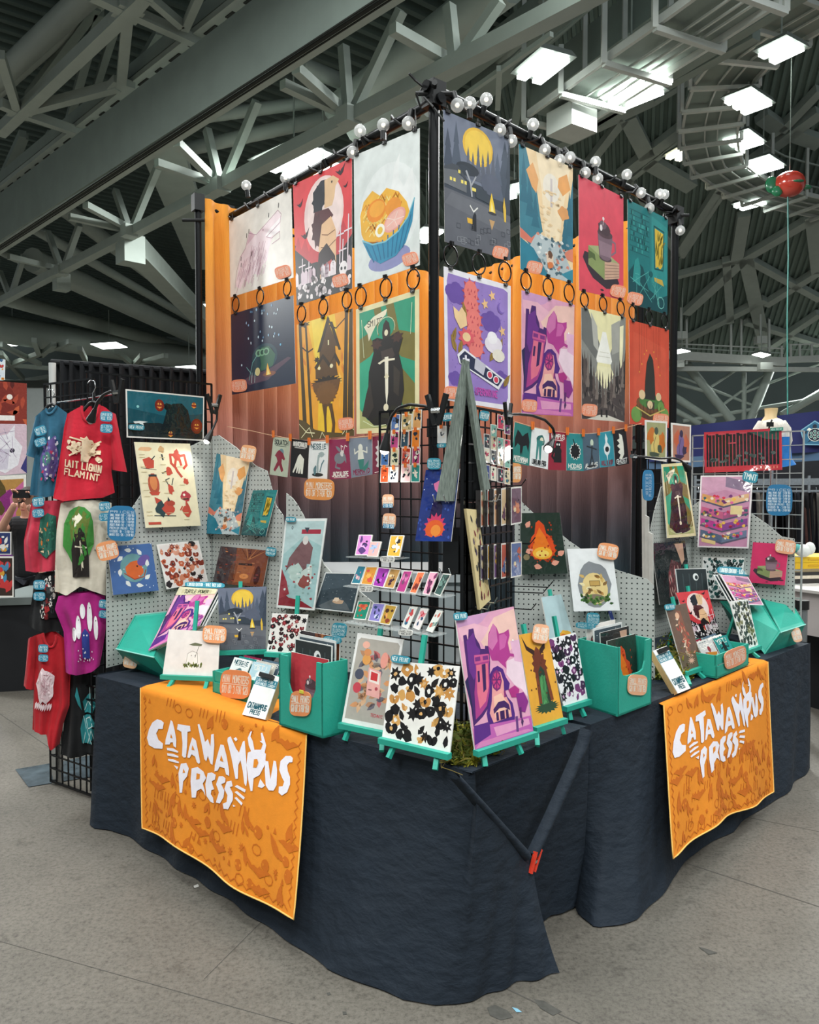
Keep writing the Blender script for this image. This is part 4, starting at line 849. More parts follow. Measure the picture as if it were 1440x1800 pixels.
def a_canyon(A):
    A.r(0, 0, 1, 1, '#f1d2a4'); A.p([(.3, 1), (.95, 1), (.8, .6), (.72, .3), (.45, .32), (.4, .7)], '#f5e0bd'); A.e(.58, .75, .16, .12, '#f0e6d6', 16); A.l([(.58, .6), (.58, .82)], .03, '#cfc3c0')
    A.p([(0, 1), (.12, 1), (.22, .8), (.3, .72), (.36, .5), (.42, .34), (.2, .2), (0, .3)], '#3f7f90'); A.p([(1, .9), (.94, .7), (.86, .6), (.8, .4), (.76, .25), (1, .2)], '#38778b')
    for x, y, h in ((.08, .55, .4), (.18, .45, .38), (.28, .38, .28), (.93, .4, .38), (.84, .28, .28)): A.tree(x, y, .16, h, '#2f6c80')
    A.p([(.12, .82), (.24, .9), (.34, .78), (.3, .66), (.22, .7)], '#e8a96a'); A.p([(.72, .86), (.88, .92), (.95, .8), (.8, .72), (.7, .78)], '#eaa45c'); A.blob(.82, .58, .12, .06, '#e3a062')
    A.p([(0, .34), (.2, .28), (.3, .33), (.3, .22), (0, .26)], '#dd7b66'); A.p([(.86, .26), (1, .3), (1, .18), (.8, .2)], '#e0866c')
    A.p([(.3, .34), (.75, .3), (.98, .1), (1, 0), (.3, 0), (.16, .2)], '#b9c4c6'); A.p([(0, .26), (.24, .2), (.5, .02), (.5, 0), (0, 0)], '#2f7f95'); A.p([(.5, .1), (1, -.0), (1, .12), (.8, .06)], '#3a8ca0')
    def rk(i, r): x, y = r.uniform(.3, .9), r.uniform(.04, .34); A.blob(x, y, .03, .014, r.choice(['#6d7f8a', '#e4e6e2', '#d98a74', '#4d6873', '#8ea1a8']), 7, .4)
    A.many(60, rk); A.blob(.55, .15, .07, .06, '#e9cdb4'); A.blob(.55, .19, .05, .035, '#6d4a35'); A.blob(.55, .1, .06, .03, '#d77c48'); A.many(24, lambda i, r: A.blob(r.uniform(.4, .75), r.uniform(.34, .72), .04, .012, '#eecfa2', 6, .5))
def a_mug(A, bg='#df4f5e'):
    A.r(0, 0, 1, 1, bg); A.p([(.08, .3), (.2, .2), (.3, .14), (.6, .07), (.8, .09), (.84, .13), (.9, .15), (.8, .25), (.3, .35), (.12, .36)], '#3c3038'); A.e(.88, .115, .08, .02, '#3c3038'); A.e(.5, .05, .04, .01, '#3c3038')
    A.p([(.2, .42), (.56, .33), (.56, .15), (.2, .25)], '#8c9a62'); A.p([(.2, .42), (.42, .445), (.9, .34), (.56, .33)], '#a7ae7c'); A.p([(.56, .33), (.9, .34), (.9, .2), (.56, .15)], '#cfa890')
    for k in range(5): A.l([(.57, .17+k*.03), (.89, .215+k*.026)], .006, '#9a7768')
    A.p([(.2, .38), (.34, .36), (.36, .3), (.28, .32), (.2, .3)], '#56663c'); A.e(.58, .35, .14, .03, '#5c4a4e')
    A.p([(.40, .58), (.74, .56), (.70, .36), (.62, .33), (.52, .335), (.44, .36)], '#7d6470'); A.p([(.42, .5), (.73, .49), (.7, .37), (.46, .37)], '#937884'); A.e(.57, .575, .17, .04, '#5a434a', 16)
    A.l([(.74, .53), (.80, .52), (.81, .44), (.72, .4)], .02, '#8d6f7c'); A.blob(.55, .62, .14, .06, '#4f3c43', 12, .15); A.blob(.52, .65, .08, .04, '#6d5660', 10, .2); A.e(.48, .62, .03, .03, '#e9dcdc'); A.c(.53, .71, .018, '#efe0df'); A.l([(.53, .69), (.52, .65)], .006, '#e9dcdc')
def a_library(A):
    A.r(0, 0, 1, 1, '#1f7577'); A.r(.55, .0, 1, 1, '#247f80'); A.p([(.58, .95), (.98, .9), (.98, .3), (.58, .28)], '#2f8e8c')
    for k in range(9): A.r(.04, .52+k*.05, .52, .527+k*.05, '#14575b')
    A.many(70, lambda i, r: A.r(*(lambda x, y: (x, y, x+.03, y+.035))(r.uniform(.04, .48), .53+.05*r.randrange(8)), r.choice(['#2c8a88', '#186266', '#3a9a94', '#11494e'])))
    A.p([(.66, .84), (.88, .82), (.86, .48), (.8, .44), (.74, .46), (.68, .44)], '#d9b640'); A.many(16, lambda i, r: A.leaf(r.uniform(.66, .84), r.uniform(.46, .72), .12, .03, r.uniform(.6, 1.6), '#8a7a24')); A.l([(.64, .86), (.9, .84), (.88, .44), (.66, .43), (.64, .86)], .014, '#0f4f52')
    A.p([(.0, .3), (.2, .44), (.36, .4), (.5, .2), (.8, .14), (1, .2), (1, 0), (0, 0)], '#114a50'); A.p([(.1, .24), (.16, .44), (.24, .48), (.3, .38), (.28, .2)], '#2e8f8c'); A.p([(.64, .34), (.86, .34), (.9, .28), (.66, .3)], '#c9a94a')
    A.many(14, lambda i, r: A.l([(.05+.9*r.random(), .04+.34*r.random()) for _ in range(2)], .006, '#59b0a8')); A.l([(.82+.09*math.cos(t*.7), .10+.06*math.sin(t*.7)) for t in range(10)], .008, '#7fcabe'); A.e(.56, .36, .05, .03, '#155c5f')
def a_purple(A):
    A.r(0, 0, 1, 1, '#eeeaf0'); A.p([(.05, .06), (.2, .03), (.92, .04), (.96, .1), (.95, .94), (.88, .96), (.5, .955), (.06, .96), (.04, .9)], '#9b80c6')
    A.many(60, lambda i, r: A.c(r.uniform(.08, .92), r.uniform(.08, .93), .005, '#7a5fae', 6))
    def cloud(x, y, s, c): [A.e(x+dx*s, y+dy*s, s*.62, s*.42, c, 12) for dx, dy in ((-.6, 0), (0, .2), (.6, 0), (-.3, -.25), (.35, -.25))]
    for x, y, s in ((.17, .83, .13), (.68, .68, .13), (.15, .18, .09), (.84, .24, .11)): cloud(x, y, s, '#6f53a4')
    for x, y, rx, ry in ((.38, .86, .1, .09), (.38, .76, .11, .08), (.42, .66, .11, .08), (.42, .55, .11, .08), (.45, .45, .11, .08)):
        A.spike(x, y, rx*1.35, ry*1.3, '#c8505a', 9, .6); A.e(x, y, rx, ry, '#eb7f78', 16); A.many(3, lambda i, r: A.leaf(x-.05+i*.05, y, .03, .012, 1.2, '#b94654'))
    for x, y in ((.7, .88), (.59, .80), (.86, .62)): A.star(x, y, .045, '#f2c48c')
    A.e(.84, .8, .06, .045, '#7a5fae'); A.e(.86, .81, .05, .04, '#9b80c6')
    for x, y, a in ((.1, .44, 1.2), (.16, .38, 2.0), (.2, .36, 1.3), (.72, .4, .6), (.66, .36, 1.0), (.8, .44, 1.2), (.88, .18, .9), (.3, .64, 1.8)): A.leaf(x, y, .14, .05, a, '#9c7c3a'); A.l([(x, y), (x+.1*math.cos(a), y+.1*math.sin(a))], .005, '#6d5424')
    A.p([(.14, .64), (.12, .72), (.2, .69), (.24, .73), (.3, .69), (.32, .6), (.22, .56)], '#f2cf9c'); A.spike(.31, .51, .13, .075, '#e0606a', 8, .7); A.e(.31, .51, .06, .035, '#f2cf9c', 12)
    A.e(.72, .5, .14, .07, '#efe6ee', 14); A.e(.7, .55, .08, .05, '#f6f1f4', 12); A.e(.8, .42, .1, .05, '#efe7d8', 12)
    A.p([(.17, .36), (.27, .42), (.90, .24), (.80, .15), (.2, .3)], '#efedf2'); A.p([(.2, .35), (.28, .40), (.86, .235), (.79, .175), (.22, .30)], '#2f3450')
    A.p([(.44, .37), (.60, .325), (.56, .24), (.42, .28)], '#c9c6d2'); A.r(.25, .325, .35, .345, '#e9e7ef'); A.r(.28, .30, .31, .37, '#e9e7ef')
    for x, y in ((.66, .255), (.76, .225)): A.e(x, y, .048, .032, '#f0eef4'); A.e(x, y, .034, .024, '#d9435a')
    A.t('UPERMARINE', .44, .085, .34, .05, '#c95bb4', sw=.2)
HCS = homog([(80, 410), (465, 325), (595, 1155), (210, 1280)])
CASTLE = [('#e0a2bd', '80 410 465 325 595 1155 210 1280'), ('#cf9cc4', '80 410 300 361 250 430 110 520'), ('#efc3b8', '240 560 330 400 465 340 500 560 420 640 300 640'), ('#e9b3c4', '95 470 200 440 300 470 250 560 120 560'), ('#efd4e0', '420 690 520 650 560 930 520 880 470 850 415 780'), ('#e6b4d0', '440 560 505 545 530 700 470 690'),
 ('#b23a8c', '300 640 290 600 295 510 325 440 350 470 365 510 400 500 430 478 437 520 425 570 440 640 465 643 468 664 440 660 410 700 415 742 385 715 360 690 320 690'), ('#cf74ab', '325 440 346 470 356 560 320 622 292 590 300 510'), ('#cc62a6', '365 520 400 508 420 530 405 600 370 620'), ('#2a2350', '143 830 160 798 195 900 212 980 228 1080 200 1130 185 1010'),
 ('#4a2268', '128 522 150 515 160 560 164 480 195 474 206 530 236 580 245 612 272 612 272 590 293 592 302 645 306 700 302 880 312 960 290 1012 260 1062 200 1124 194 1000 165 830'), ('#6b2f86', '150 560 196 500 215 590 240 620 225 760 200 820 170 760'), ('#a83c84', '205 660 292 645 302 690 297 722 306 880 286 990 250 1042 214 1082 204 900 214 760'), ('#e0708a', '215 720 290 706 298 860 280 960 240 1010 222 900'), ('#c9588e', '200 654 296 643 301 690 204 712'), ('#7a2f7c', '206 668 240 662 243 690 208 696'), ('#7a2f7c', '256 660 290 654 294 682 259 688'), ('#3a1c58', '250 716 275 710 281 880 263 902'), ('#3a1c58', '222 760 236 757 240 830 226 834'),
 ('#4f237a', '300 960 304 780 325 740 355 724 391 745 411 800 437 840 431 882 405 890 421 930 456 970 471 1040 471 1112 300 1132 284 1040'), ('#eaa09e', '318 960 320 800 345 760 375 765 396 830 399 900 440 980 451 1060 330 1102 304 1040'), ('#f4c2ac', '330 930 380 905 430 990 440 1040 340 1070'), ('#7f2a70', '348 750 372 772 384 824 374 876 350 894 326 872 314 822 324 772'), ('#c9407e', '348 764 367 784 376 824 368 866 350 880 332 862 322 822 330 782'), ('#6c2468', '345 766 351 766 353 880 347 880'), ('#6c2468', '322 815 376 812 376 820 322 823'), ('#6c2468', '328 786 372 856 368 862 324 792'), ('#6c2468', '370 786 376 792 332 862 326 856'),
 ('#42205e', '328 1014 360 965 400 954 431 980 440 1018 400 1000 368 1006 333 1044'), ('#3a1a54', '345 1035 425 1010 432 1068 350 1090'), ('#f0a49c', '360 1030 370 1027 376 1084 366 1086'), ('#f0a49c', '400 1018 409 1016 414 1072 405 1074'), ('#8a2c74', '396 890 408 888 412 930 400 934'), ('#b02f80', '428 882 470 853 502 880 492 932 450 934'), ('#8a2c84', '478 910 530 898 562 960 541 1032 500 1022'), ('#5d2668', '500 1000 514 998 522 1090 508 1092'),
 ('#bf5fac', '196 1140 310 1112 470 1080 583 1050 595 1155 210 1280'), ('#5a2a80', '200 1124 300 1096 312 1180 207 1252'), ('#e39cc2', '330 1132 562 1070 572 1110 350 1192'), ('#d880b4', '240 1230 400 1180 560 1140 590 1150 212 1275'), ('#6a3c7c', '474 1060 490 1056 497 1160 481 1162'), ('#4c2a5c', '515 1060 530 1090 522 1130 512 1100')]
CASTLE = [(c, [HCS(x, y) for x, y in Zp(t)]) for c, t in CASTLE]
def a_castle(A):
    for c, pts in CASTLE: A.p(pts, c)
    A.c(.885, .735, .008, '#ffffff')
def a_forest(A):
    A.r(0, 0, 1, 1, '#8c8c86'); A.p([(.1, 1), (.9, 1), (.62, .6), (.7, .4), (.5, .36), (.3, .4), (.38, .6)], '#efe7b4'); A.p([(0, 1), (.14, 1), (.4, .7), (.3, .56), (0, .72)], '#6f706d'); A.p([(.2, .98), (.34, .86), (.38, .62), (.26, .68)], '#b8b7ae'); A.p([(.66, .9), (.86, .96), (.84, .66), (.68, .62)], '#a8a79e'); A.p([(.86, .9), (.95, .92), (.93, .5), (.86, .52)], '#f4edc2')
    A.p([(.46, .82), (.54, .82), (.68, .56), (.66, .53), (.34, .53), (.32, .56)], '#f6f4ea'); A.p([(.36, .5), (.66, .5), (.72, .44), (.56, .3), (.46, .3), (.3, .42)], '#f3ecc0'); A.l([(.4, .63), (.6, .63)], .006, '#d9d6c4'); A.l([(.37, .59), (.64, .59)], .006, '#d9d6c4')
    A.p([(0, .6), (.06, .52), (.1, .56), (.16, .42), (.24, .4), (.3, .28), (.42, .2), (.55, .26), (.66, .3), (.75, .42), (.86, .44), (.92, .55), (1, .6), (1, 0), (0, 0)], '#4a403e')
    for i in range(16): A.tree(i/15, .1+abs(i-7.5)*.035, .09, .28+.02*(i % 4), ['#2e2826', '#5a4e49', '#7a6e66'][i % 3])
    A.many(50, lambda i, r: A.l([(lambda x, y: (x, y))(r.random(), r.random()*.34), (r.random(), r.random()*.3)][:1]*1+[(r.random(), r.random()*.3)], .004, '#6b605a') if i % 5 == 0 else A.leaf(r.random(), r.random()*.36, .06, .02, r.uniform(1, 2), r.choice(['#241f1e', '#6d625c', '#857a72'])))
    A.p([(.1, .0), (.4, .05), (.6, .05), (1, .0)], '#d8d2c4'); [A.r(x, .03, x+.04, .1, '#241f1e') for x in (.42, .54)]
def a_redtub(A):
    A.r(0, 0, 1, 1, '#cf4e34'); A.p([(.1, .9), (.9, .8), (.95, .2), (.6, .3), (.1, .16)], '#d4563b')
    for x, y in ((.3, .6), (.36, .7), (.42, .74), (.6, .74), (.66, .68), (.72, .6), (.76, .52), (.24, .52)): A.l([(x, 1), (x, y)], .003, '#7c2a20'); A.c(x, y, .010, '#e8a23a', 7)
    A.e(.52, .16, .38, .10, '#5a3a22', 18); A.e(.52, .22, .36, .09, '#7a4c2c', 18); A.e(.53, .24, .30, .07, '#4c7c3a', 16)
    A.p([(.36, .26), (.38, .44), (.42, .62), (.5, .72), (.58, .66), (.62, .5), (.64, .26)], '#2c2a24'); A.p([(.4, .24), (.62, .24), (.6, .16), (.44, .16)], '#4a4434')
    for x, y, w in ((.3, .3, .08), (.72, .3, .07), (.5, .21, .07), (.78, .2, .09), (.16, .1, .13), (.88, .13, .11)): A.e(x, y, w, w*.6, '#6f9a4a' if w > .08 else '#e3c79a', 12)
    for k in range(7): A.l([(.24+k*.09, .2), (.27+k*.08, .08)], .008, '#3f2716')
    A.l([(.16, .17), (.5, .1), (.88, .18)], .014, '#c8b060')

# ---- poster placement --------------------------------------------------------
POS = [  # label, plane, px TL TR BR BL, art, sticker centre (px), name of group
 ('cream poster with a pale pink wolf head drawing', WL, [(403, 388), (512, 331), (516, 488), (405, 523)], a_wolf, (497, 478), 'WL1'),
 ('red poster with a bird-headed figure before a pale moon', WL, [(515, 325), (619, 277), (619, 507), (522, 537)], a_raven, (598, 493), 'WL1'),
 ('pale poster with a blue bowl of yellow noodles', WL, [(622, 274), (738, 225), (738, 466), (624, 505)], a_bowl, (721, 455), 'WL1'),
 ('dark navy poster with a small campfire scene', WL, [(406, 553), (516, 519), (520, 674), (408, 694)], a_bugs, (420, 678), 'WL2'),
 ('yellow poster with a feathered hut on bird legs', WL, [(522, 571), (620, 542), (623, 766), (527, 774)], a_hut, (608, 745), 'WL2'),
 ('green poster with a dark knight holding a sword', WL, [(626, 544), (737, 508), (737, 757), (627, 763)], a_knight, None, 'WL2'),
 ('grey poster with a yellow moon over a night village', WR, [(779, 193), (896, 243), (897, 458), (782, 425)], a_village, (880, 444), 'WR1'),
 ('teal and cream poster of a canyon with fir trees', WR, [(912, 253), (1007, 295), (1007, 498), (915, 473)], a_canyon, (940, 470), 'WR1'),
 ('pink poster with a mug standing on an old book', WR, [(1017, 307), (1096, 347), (1096, 528), (1018, 510)], lambda A: a_mug(A, '#df4f60'), (1087, 512), 'WR1'),
 ('teal poster of a library with a yellow window', WR, [(1103, 350), (1174, 385), (1173, 553), (1105, 533)], a_library, (1117, 525), 'WR1'),
 ('purple poster with a tall cactus and a game pad', WR, [(780, 468), (898, 503), (897, 722), (783, 703)], a_purple, (795, 690), 'WR2'),
 ('pink poster with a purple castle and a flying dragon', WR, [(917, 510), (1010, 536), (1007, 732), (917, 727)], a_castle, (931, 713), 'WR2'),
 ('black and cream poster of a pale pyramid above a forest', WR, [(1022, 540), (1100, 558), (1098, 742), (1023, 736)], a_forest, (1037, 721), 'WR2'),
 ('orange-red poster with a dark figure in a wooden tub', WR, [(1106, 562), (1176, 580), (1176, 752), (1107, 745)], a_redtub, (1162, 738), 'WR2')]
pq = {}
SHORT = iter(['wolf poster', 'bird-figure poster', 'noodle-bowl poster', 'campfire poster', 'hut poster', 'knight poster', 'village poster', 'canyon poster', 'pink mug poster', 'library poster', 'cactus poster', 'castle poster', 'pyramid poster', 'tub poster'])
for lab, pl, px, art, st, row in POS:
    q = quad3(px, pl); sh = next(SHORT); pq.setdefault(row, []).append((q, sh))
    card('poster', q, pl[1], art, lab, 'poster', 'large posters hanging from the pipe frame', .0015, '#dcdad4', POSTER)
    if st:
        a = -17 if pl is WL else 14
        sign(rot_px(st[0], st[1], 27, 22, a if st[1] < 560 else a*.35), pl, .004, ['LG POSTER $60', '2 FOR $90'], 'coral price sticker on the '+sh, '#f0936f', '#fbd9c6', 'price_sticker', 'sticker', 'coral price stickers on the posters')
def clip(mb, p, n, d, s=.016, dn=1):
    mb.hexa([p-d*s-n*.008-UP*s*.55*dn, p+d*s-n*.008-UP*s*.55*dn, p+d*s+n*.010-UP*s*.55*dn, p-d*s+n*.010-UP*s*.55*dn, p-d*s-n*.004+UP*s*.55*dn, p+d*s-n*.004+UP*s*.55*dn, p+d*s+n*.005+UP*s*.55*dn, p-d*s+n*.005+UP*s*.55*dn])
    mb.tube([p-d*s*.5+n*.012-UP*s*.4*dn, p-d*s*.35+n*.014+UP*s*1.1*dn, p+d*s*.35+n*.014+UP*s*1.1*dn, p+d*s*.5+n*.012-UP*s*.4*dn], .0018, 4)
def short(l): return ' '.join(l.split()[:2])
for row in ('WL1', 'WR1'):
    pl = WL if row == 'WL1' else WR
    for (q, lab), (q2, lab2) in zip(pq[row], pq[row[:2]+'2']):
        d = (q[1]-q[0]).normalized()
        for u in (.06, .5, .94):
            p = q[0].lerp(q[1], u); t = thing('binder_clip', p, 'black binder clip at the top %s of the %s' % ({.06: 'left corner', .5: 'middle', .94: 'right corner'}[u], lab), 'clip', 'binder clips along the top pipes')
            mb = MB(); clip(mb, p, pl[1], d); mb.build('clip_body', BLKPL, t)
            mb = MB(); dz = ZT-p.z; mb.tube([p+UP*.015, p+UP*max(dz-.05, .03)], .0035, 5); mb.build('hanger_cord', BLKPL, t)
        for u in (.09, .5, .91):
            a = q[3].lerp(q[2], u); b = q2[0].lerp(q2[1], u); c = (a+b)*.5; h = (a-b).length
            t = thing('ring_hook', c, '%s black ring hook under the %s' % ({.09: 'left', .5: 'middle', .91: 'right'}[u], lab), 'ring', 'ring hooks between the poster rows')
            r = min(.052, max(h*.42, .03)); n = pl[1]
            MB().tube([c+(d*math.cos(k*.3142)+UP*math.sin(k*.3142))*r for k in range(21)], .0042, 6).build('ring', BLACK, t, smooth=True)
            mb = MB(); clip(mb, a+UP*.002, n, d, .014, -1); mb.tube([a-UP*.02, c+UP*r], .002, 4); mb.build('upper_clip', BLKPL, t)
            mb = MB(); clip(mb, b-UP*.002, n, d, .014, 1); mb.tube([b+UP*.02, c-UP*r], .002, 4); mb.build('lower_clip', BLKPL, t)
# ---- string lights --------------------------------------------------------------
SL = [(433, 326), (502, 313), (564, 271), (620, 268), (633, 230), (674, 220), (718, 217)]
SR = [(804, 185), (826, 182), (855, 175), (879, 229), (899, 248), (937, 219), (958, 264), (984, 282), (1002, 277), (1047, 285), (1029, 304), (1051, 314), (1102, 307), (1127, 339), (1142, 366), (1160, 341), (1168, 342), (1196, 405)]
for side, pts, A_, B_, dz in (('left', SL, P0, PL, -.03), ('right', SR, P0, PR, .03)):
    pl = vplane(A_, B_, .05); d = (B_-A_).normalized(); L = (B_-A_).length
    t = thing('string_light', (A_+B_)*.5, 'string of clear globe bulbs wound along the %s pipe' % ('longer right' if side == 'right' else 'shorter left'), 'string light')
    mb = MB(); rn = random.Random(5); pp = []
    for k in range(int(L*26)):
        s_ = k/(L*26); pp.append(A_+d*(L*s_)+UP*(dz+.036*math.sin(k*.9)+rn.uniform(-.008, .008))+pl[1]*.036*math.cos(k*.9))
    mb.tube(pp, .006, 5); mb.build('cable', BLKPL, t)
    for x, y in pts:
        b = up(x, y, *pl); s_ = max(0, min(L, (b-A_).dot(d))); a = A_+d*s_+UP*dz+pl[1]*.03; v = b-a
        if v.length < .03: v = UP*.04
        v.normalize(); mb = MB(); mb.sphere(b, .034, 12, 8); g = mb.build('bulb', GLASS, t, smooth=True)
        mb = MB(); mb.sphere(b, .012, 6, 4); mb.build('filament', mat('frosted_core', '#f6f4ee', .4, emit=('#fff3dd', 1.2)) if 'FIL' not in globals() else FIL, g)
        if 'FIL' not in globals(): FIL = bpy.data.materials['frosted_core']
        mb = MB(); mb.tube([b-v*.030, b-v*.075], .015, 8); mb.build('socket', BLKPL, t, smooth=True)
mb = MB(); rn = random.Random(9)
for k in range(7):
    q = P0+V((rn.uniform(-.1, .1), rn.uniform(-.08, .03), rn.uniform(-.1, .12))); mb.tube([P0, q, q+V((rn.uniform(-.12, .08), -.02, rn.uniform(-.08, .06)))], .006, 5)
mb.build('cable_bundle', BLKPL, pf)
# ================================================================ smaller artwork
def a_sheet(bg, cols, n=60, border=None, seed=1, s=.05, acc=None):
    def f(A):
        A.r(0, 0, 1, 1, border or bg)
        if border: A.r(.04, .03, .96, .97, bg)
        A.rnd = random.Random(seed); pts = []
        for i in range(n*10):
            x, y = A.rnd.uniform(.06, .94), A.rnd.uniform(.05, .95)
            if all(math.hypot((x-a)*A.asp, y-b) > s*1.15 for a, b in pts): pts.append((x, y))
            if len(pts) >= n: break
        A.hold = True
        for i, (x, y) in enumerate(pts):
            k = A.rnd.randrange(5); c = A.rnd.choice(cols); q = s*A.rnd.uniform(.8, 1.15)
            if k == 0: A.spike(x, y, q/A.asp, q, c, 7, .55)
            elif k == 1: A.leaf(x, y-q*.6, q*1.6, q*.8, A.rnd.uniform(.8, 2.3), c)
            elif k == 2: A.e(x-q*.4/A.asp, y, q*.55/A.asp, q*.8, c, 9, rot=.5); A.e(x+q*.4/A.asp, y, q*.55/A.asp, q*.8, c, 9, rot=-.5)
            else: A.blob(x, y, q*.8/A.asp, q*.8, c, 11, .3)
        A.hold = False; A.k += 1; A.hold = True
        for x, y in pts[::2]: A.blob(x, y, s*.3/A.asp, s*.3, A.rnd.choice(acc or cols), 7, .3)
        for x, y in pts[::3]: A.c(x+.01, y+.01, s*.12, bg, 6)
        A.hold = False
    return f
def a_pumpkin(A):
    A.r(0, 0, 1, 1, '#eceae4'); A.r(.015, .03, .985, .97, '#1d4f5c'); A.p([(.015, .97), (.985, .97), (.985, .6), (.5, .5), (.015, .62)], '#256372'); A.p([(.015, .3), (.4, .34), (.985, .2), (.985, .03), (.015, .03)], '#202a2e'); A.c(.14, .66, .03, '#8fd0d0')
    A.p([(.45, .3), (.5, .62), (.58, .78), (.7, .8), (.78, .66), (.82, .4), (.9, .1), (.4, .1)], '#1b2529'); A.p([(.5, .62), (.44, .72), (.5, .78), (.6, .74)], '#161e22')
    for x, y, r in ((.41, .72, .13), (.9, .32, .17), (.86, .78, .07), (.55, .12, .06)):
        A.e(x, y, r*.46, r, '#7a2b22', 14); A.e(x, y, r*.3, r*.8, '#93382a', 12); A.p([(x-.03, y+.02), (x-.01, y+.06), (x-.005, y+.01)], '#f0b45a'); A.p([(x+.03, y+.02), (x+.01, y+.06), (x+.005, y+.01)], '#f0b45a'); A.p([(x-.035, y-.03), (x+.035, y-.03), (x, y-.07)], '#f0a04a')
    A.p([(.08, .34), (.16, .36), (.26, .35), (.2, .32), (.21, .27), (.15, .31), (.1, .3)], '#dfe4e2'); A.many(20, lambda i, r: A.l([(r.uniform(.1, .95), r.uniform(.04, .25))]*1+[(r.uniform(.1, .95), r.uniform(.04, .3))], .006, '#2c3a3e') if i < 8 else None)
def a_creatures(A):
    A.r(0, 0, 1, 1, '#f1e7c4'); R, D = '#c8503f', '#2e3a3e'
    A.blob(.17, .92, .12, .028, '#e8b78a', 12, .2); A.blob(.45, .92, .05, .04, '#d9ae7c'); A.l([(.45, .86), (.46, .8)], .02, D)
    A.p([(.1, .8), (.22, .83), (.3, .79), (.28, .7), (.14, .69)], R); A.l([(.26, .8), (.32, .84)], .012, D); A.l([(.06, .7), (.32, .68)], .006, D)
    A.blob(.72, .86, .06, .06, R); [A.l([(.72, .86), (.6, .86), (.6, .76), (.68, .7)], .03, R), A.l([(.74, .84), (.86, .86), (.88, .74), (.82, .7)], .03, R), A.l([(.7, .82), (.66, .72), (.7, .66), (.76, .6)], .03, R), A.l([(.76, .82), (.78, .74)], .03, R)]
    A.blob(.54, .66, .06, .05, R); A.l([(.48, .66), (.42, .64)], .014, D); A.e(.24, .51, .1, .13, '#b9563e'); A.e(.24, .53, .065, .09, '#dc8a55'); A.r(.17, .60, .31, .625, D); A.p([(.14, .42), (.34, .42), (.3, .38), (.18, .38)], R)
    A.blob(.53, .45, .055, .06, R); A.l([(.5, .5), (.46, .56), (.53, .58)], .01, D); A.l([(.56, .5), (.6, .58)], .01, D); A.blob(.83, .54, .05, .035, R); A.blob(.78, .36, .085, .065, '#b8404a'); A.c(.76, .38, .016, '#f7f0dc'); A.l([(.74, .33), (.83, .33)], .012, '#2e2024')
    A.blob(.32, .22, .09, .09, '#31474c'); A.blob(.45, .22, .1, .08, R); A.p([(.24, .28), (.22, .36), (.34, .32)], R); A.p([(.44, .3), (.46, .36), (.52, .28)], D); A.blob(.5, .28, .07, .03, '#b34a3a'); A.l([(.18, .14), (.56, .13)], .008, D); A.blob(.78, .2, .08, .07, R); A.l([(.7, .24), (.66, .2)], .016, R); A.p([(.76, .26), (.78, .32), (.82, .26)], R)
    A.r(.06, .035, .28, .065, R); A.many(22, lambda i, r: A.r(*(lambda x, y: (x, y, x+.1, y+.006))(r.choice([.05, .4, .7]), .05+.88*r.random()), '#cbb98c'))
def a_blue(A):
    A.r(0, 0, 1, 1, '#4a6ea8'); A.e(.52, .52, .3, .3, '#6fa0a4', 16); A.blob(.53, .48, .2, .19, '#dd6a34', 16, .12); A.e(.76, .66, .16, .10, '#6d5aa0', 12, rot=.5); A.c(.6, .55, .02, '#3a1c14'); A.l([(.3, .42), (.5, .28), (.72, .32), (.78, .46)], .02, '#a8412a')
    for k in range(8):
        a = k*.785; A.leaf(.52+.3*math.cos(a), .52+.36*math.sin(a), .16, .09, a+1.4, '#e8ece8')
    A.many(20, lambda i, r: A.c(r.random(), r.random(), .012, '#dfe8ee', 6))
def a_brownlib(A):
    A.r(0, 0, 1, 1, '#5d3a2e'); A.p([(0, 1), (.5, 1), (.3, .5), (.3, 0), (0, 0)], '#3c3438'); A.p([(.35, 1), (1, 1), (1, 0), (.4, 0), (.38, .6)], '#7c452c'); [A.l([(.62, .7), (.45+.1*k, 1)], .03, '#b0713f' if k % 2 else '#5a2e1e') for k in range(6)]
    A.r(.45, .55, .72, .6, '#2e1d17'); A.p([(.44, .54), (.78, .54), (.74, .08), (.42, .08)], '#9c5a36'); A.e(.85, .3, .06, .26, '#4a2418'); A.e(.6, .25, .09, .07, '#d88a4e'); A.many(40, lambda i, r: A.r(*(lambda x, y: (x, y, x+.05, y+.025))(r.uniform(.02, .9), r.uniform(.02, .95)), r.choice(['#8e5236', '#4a2a20', '#b9784a', '#6b4032', '#93433a'])))
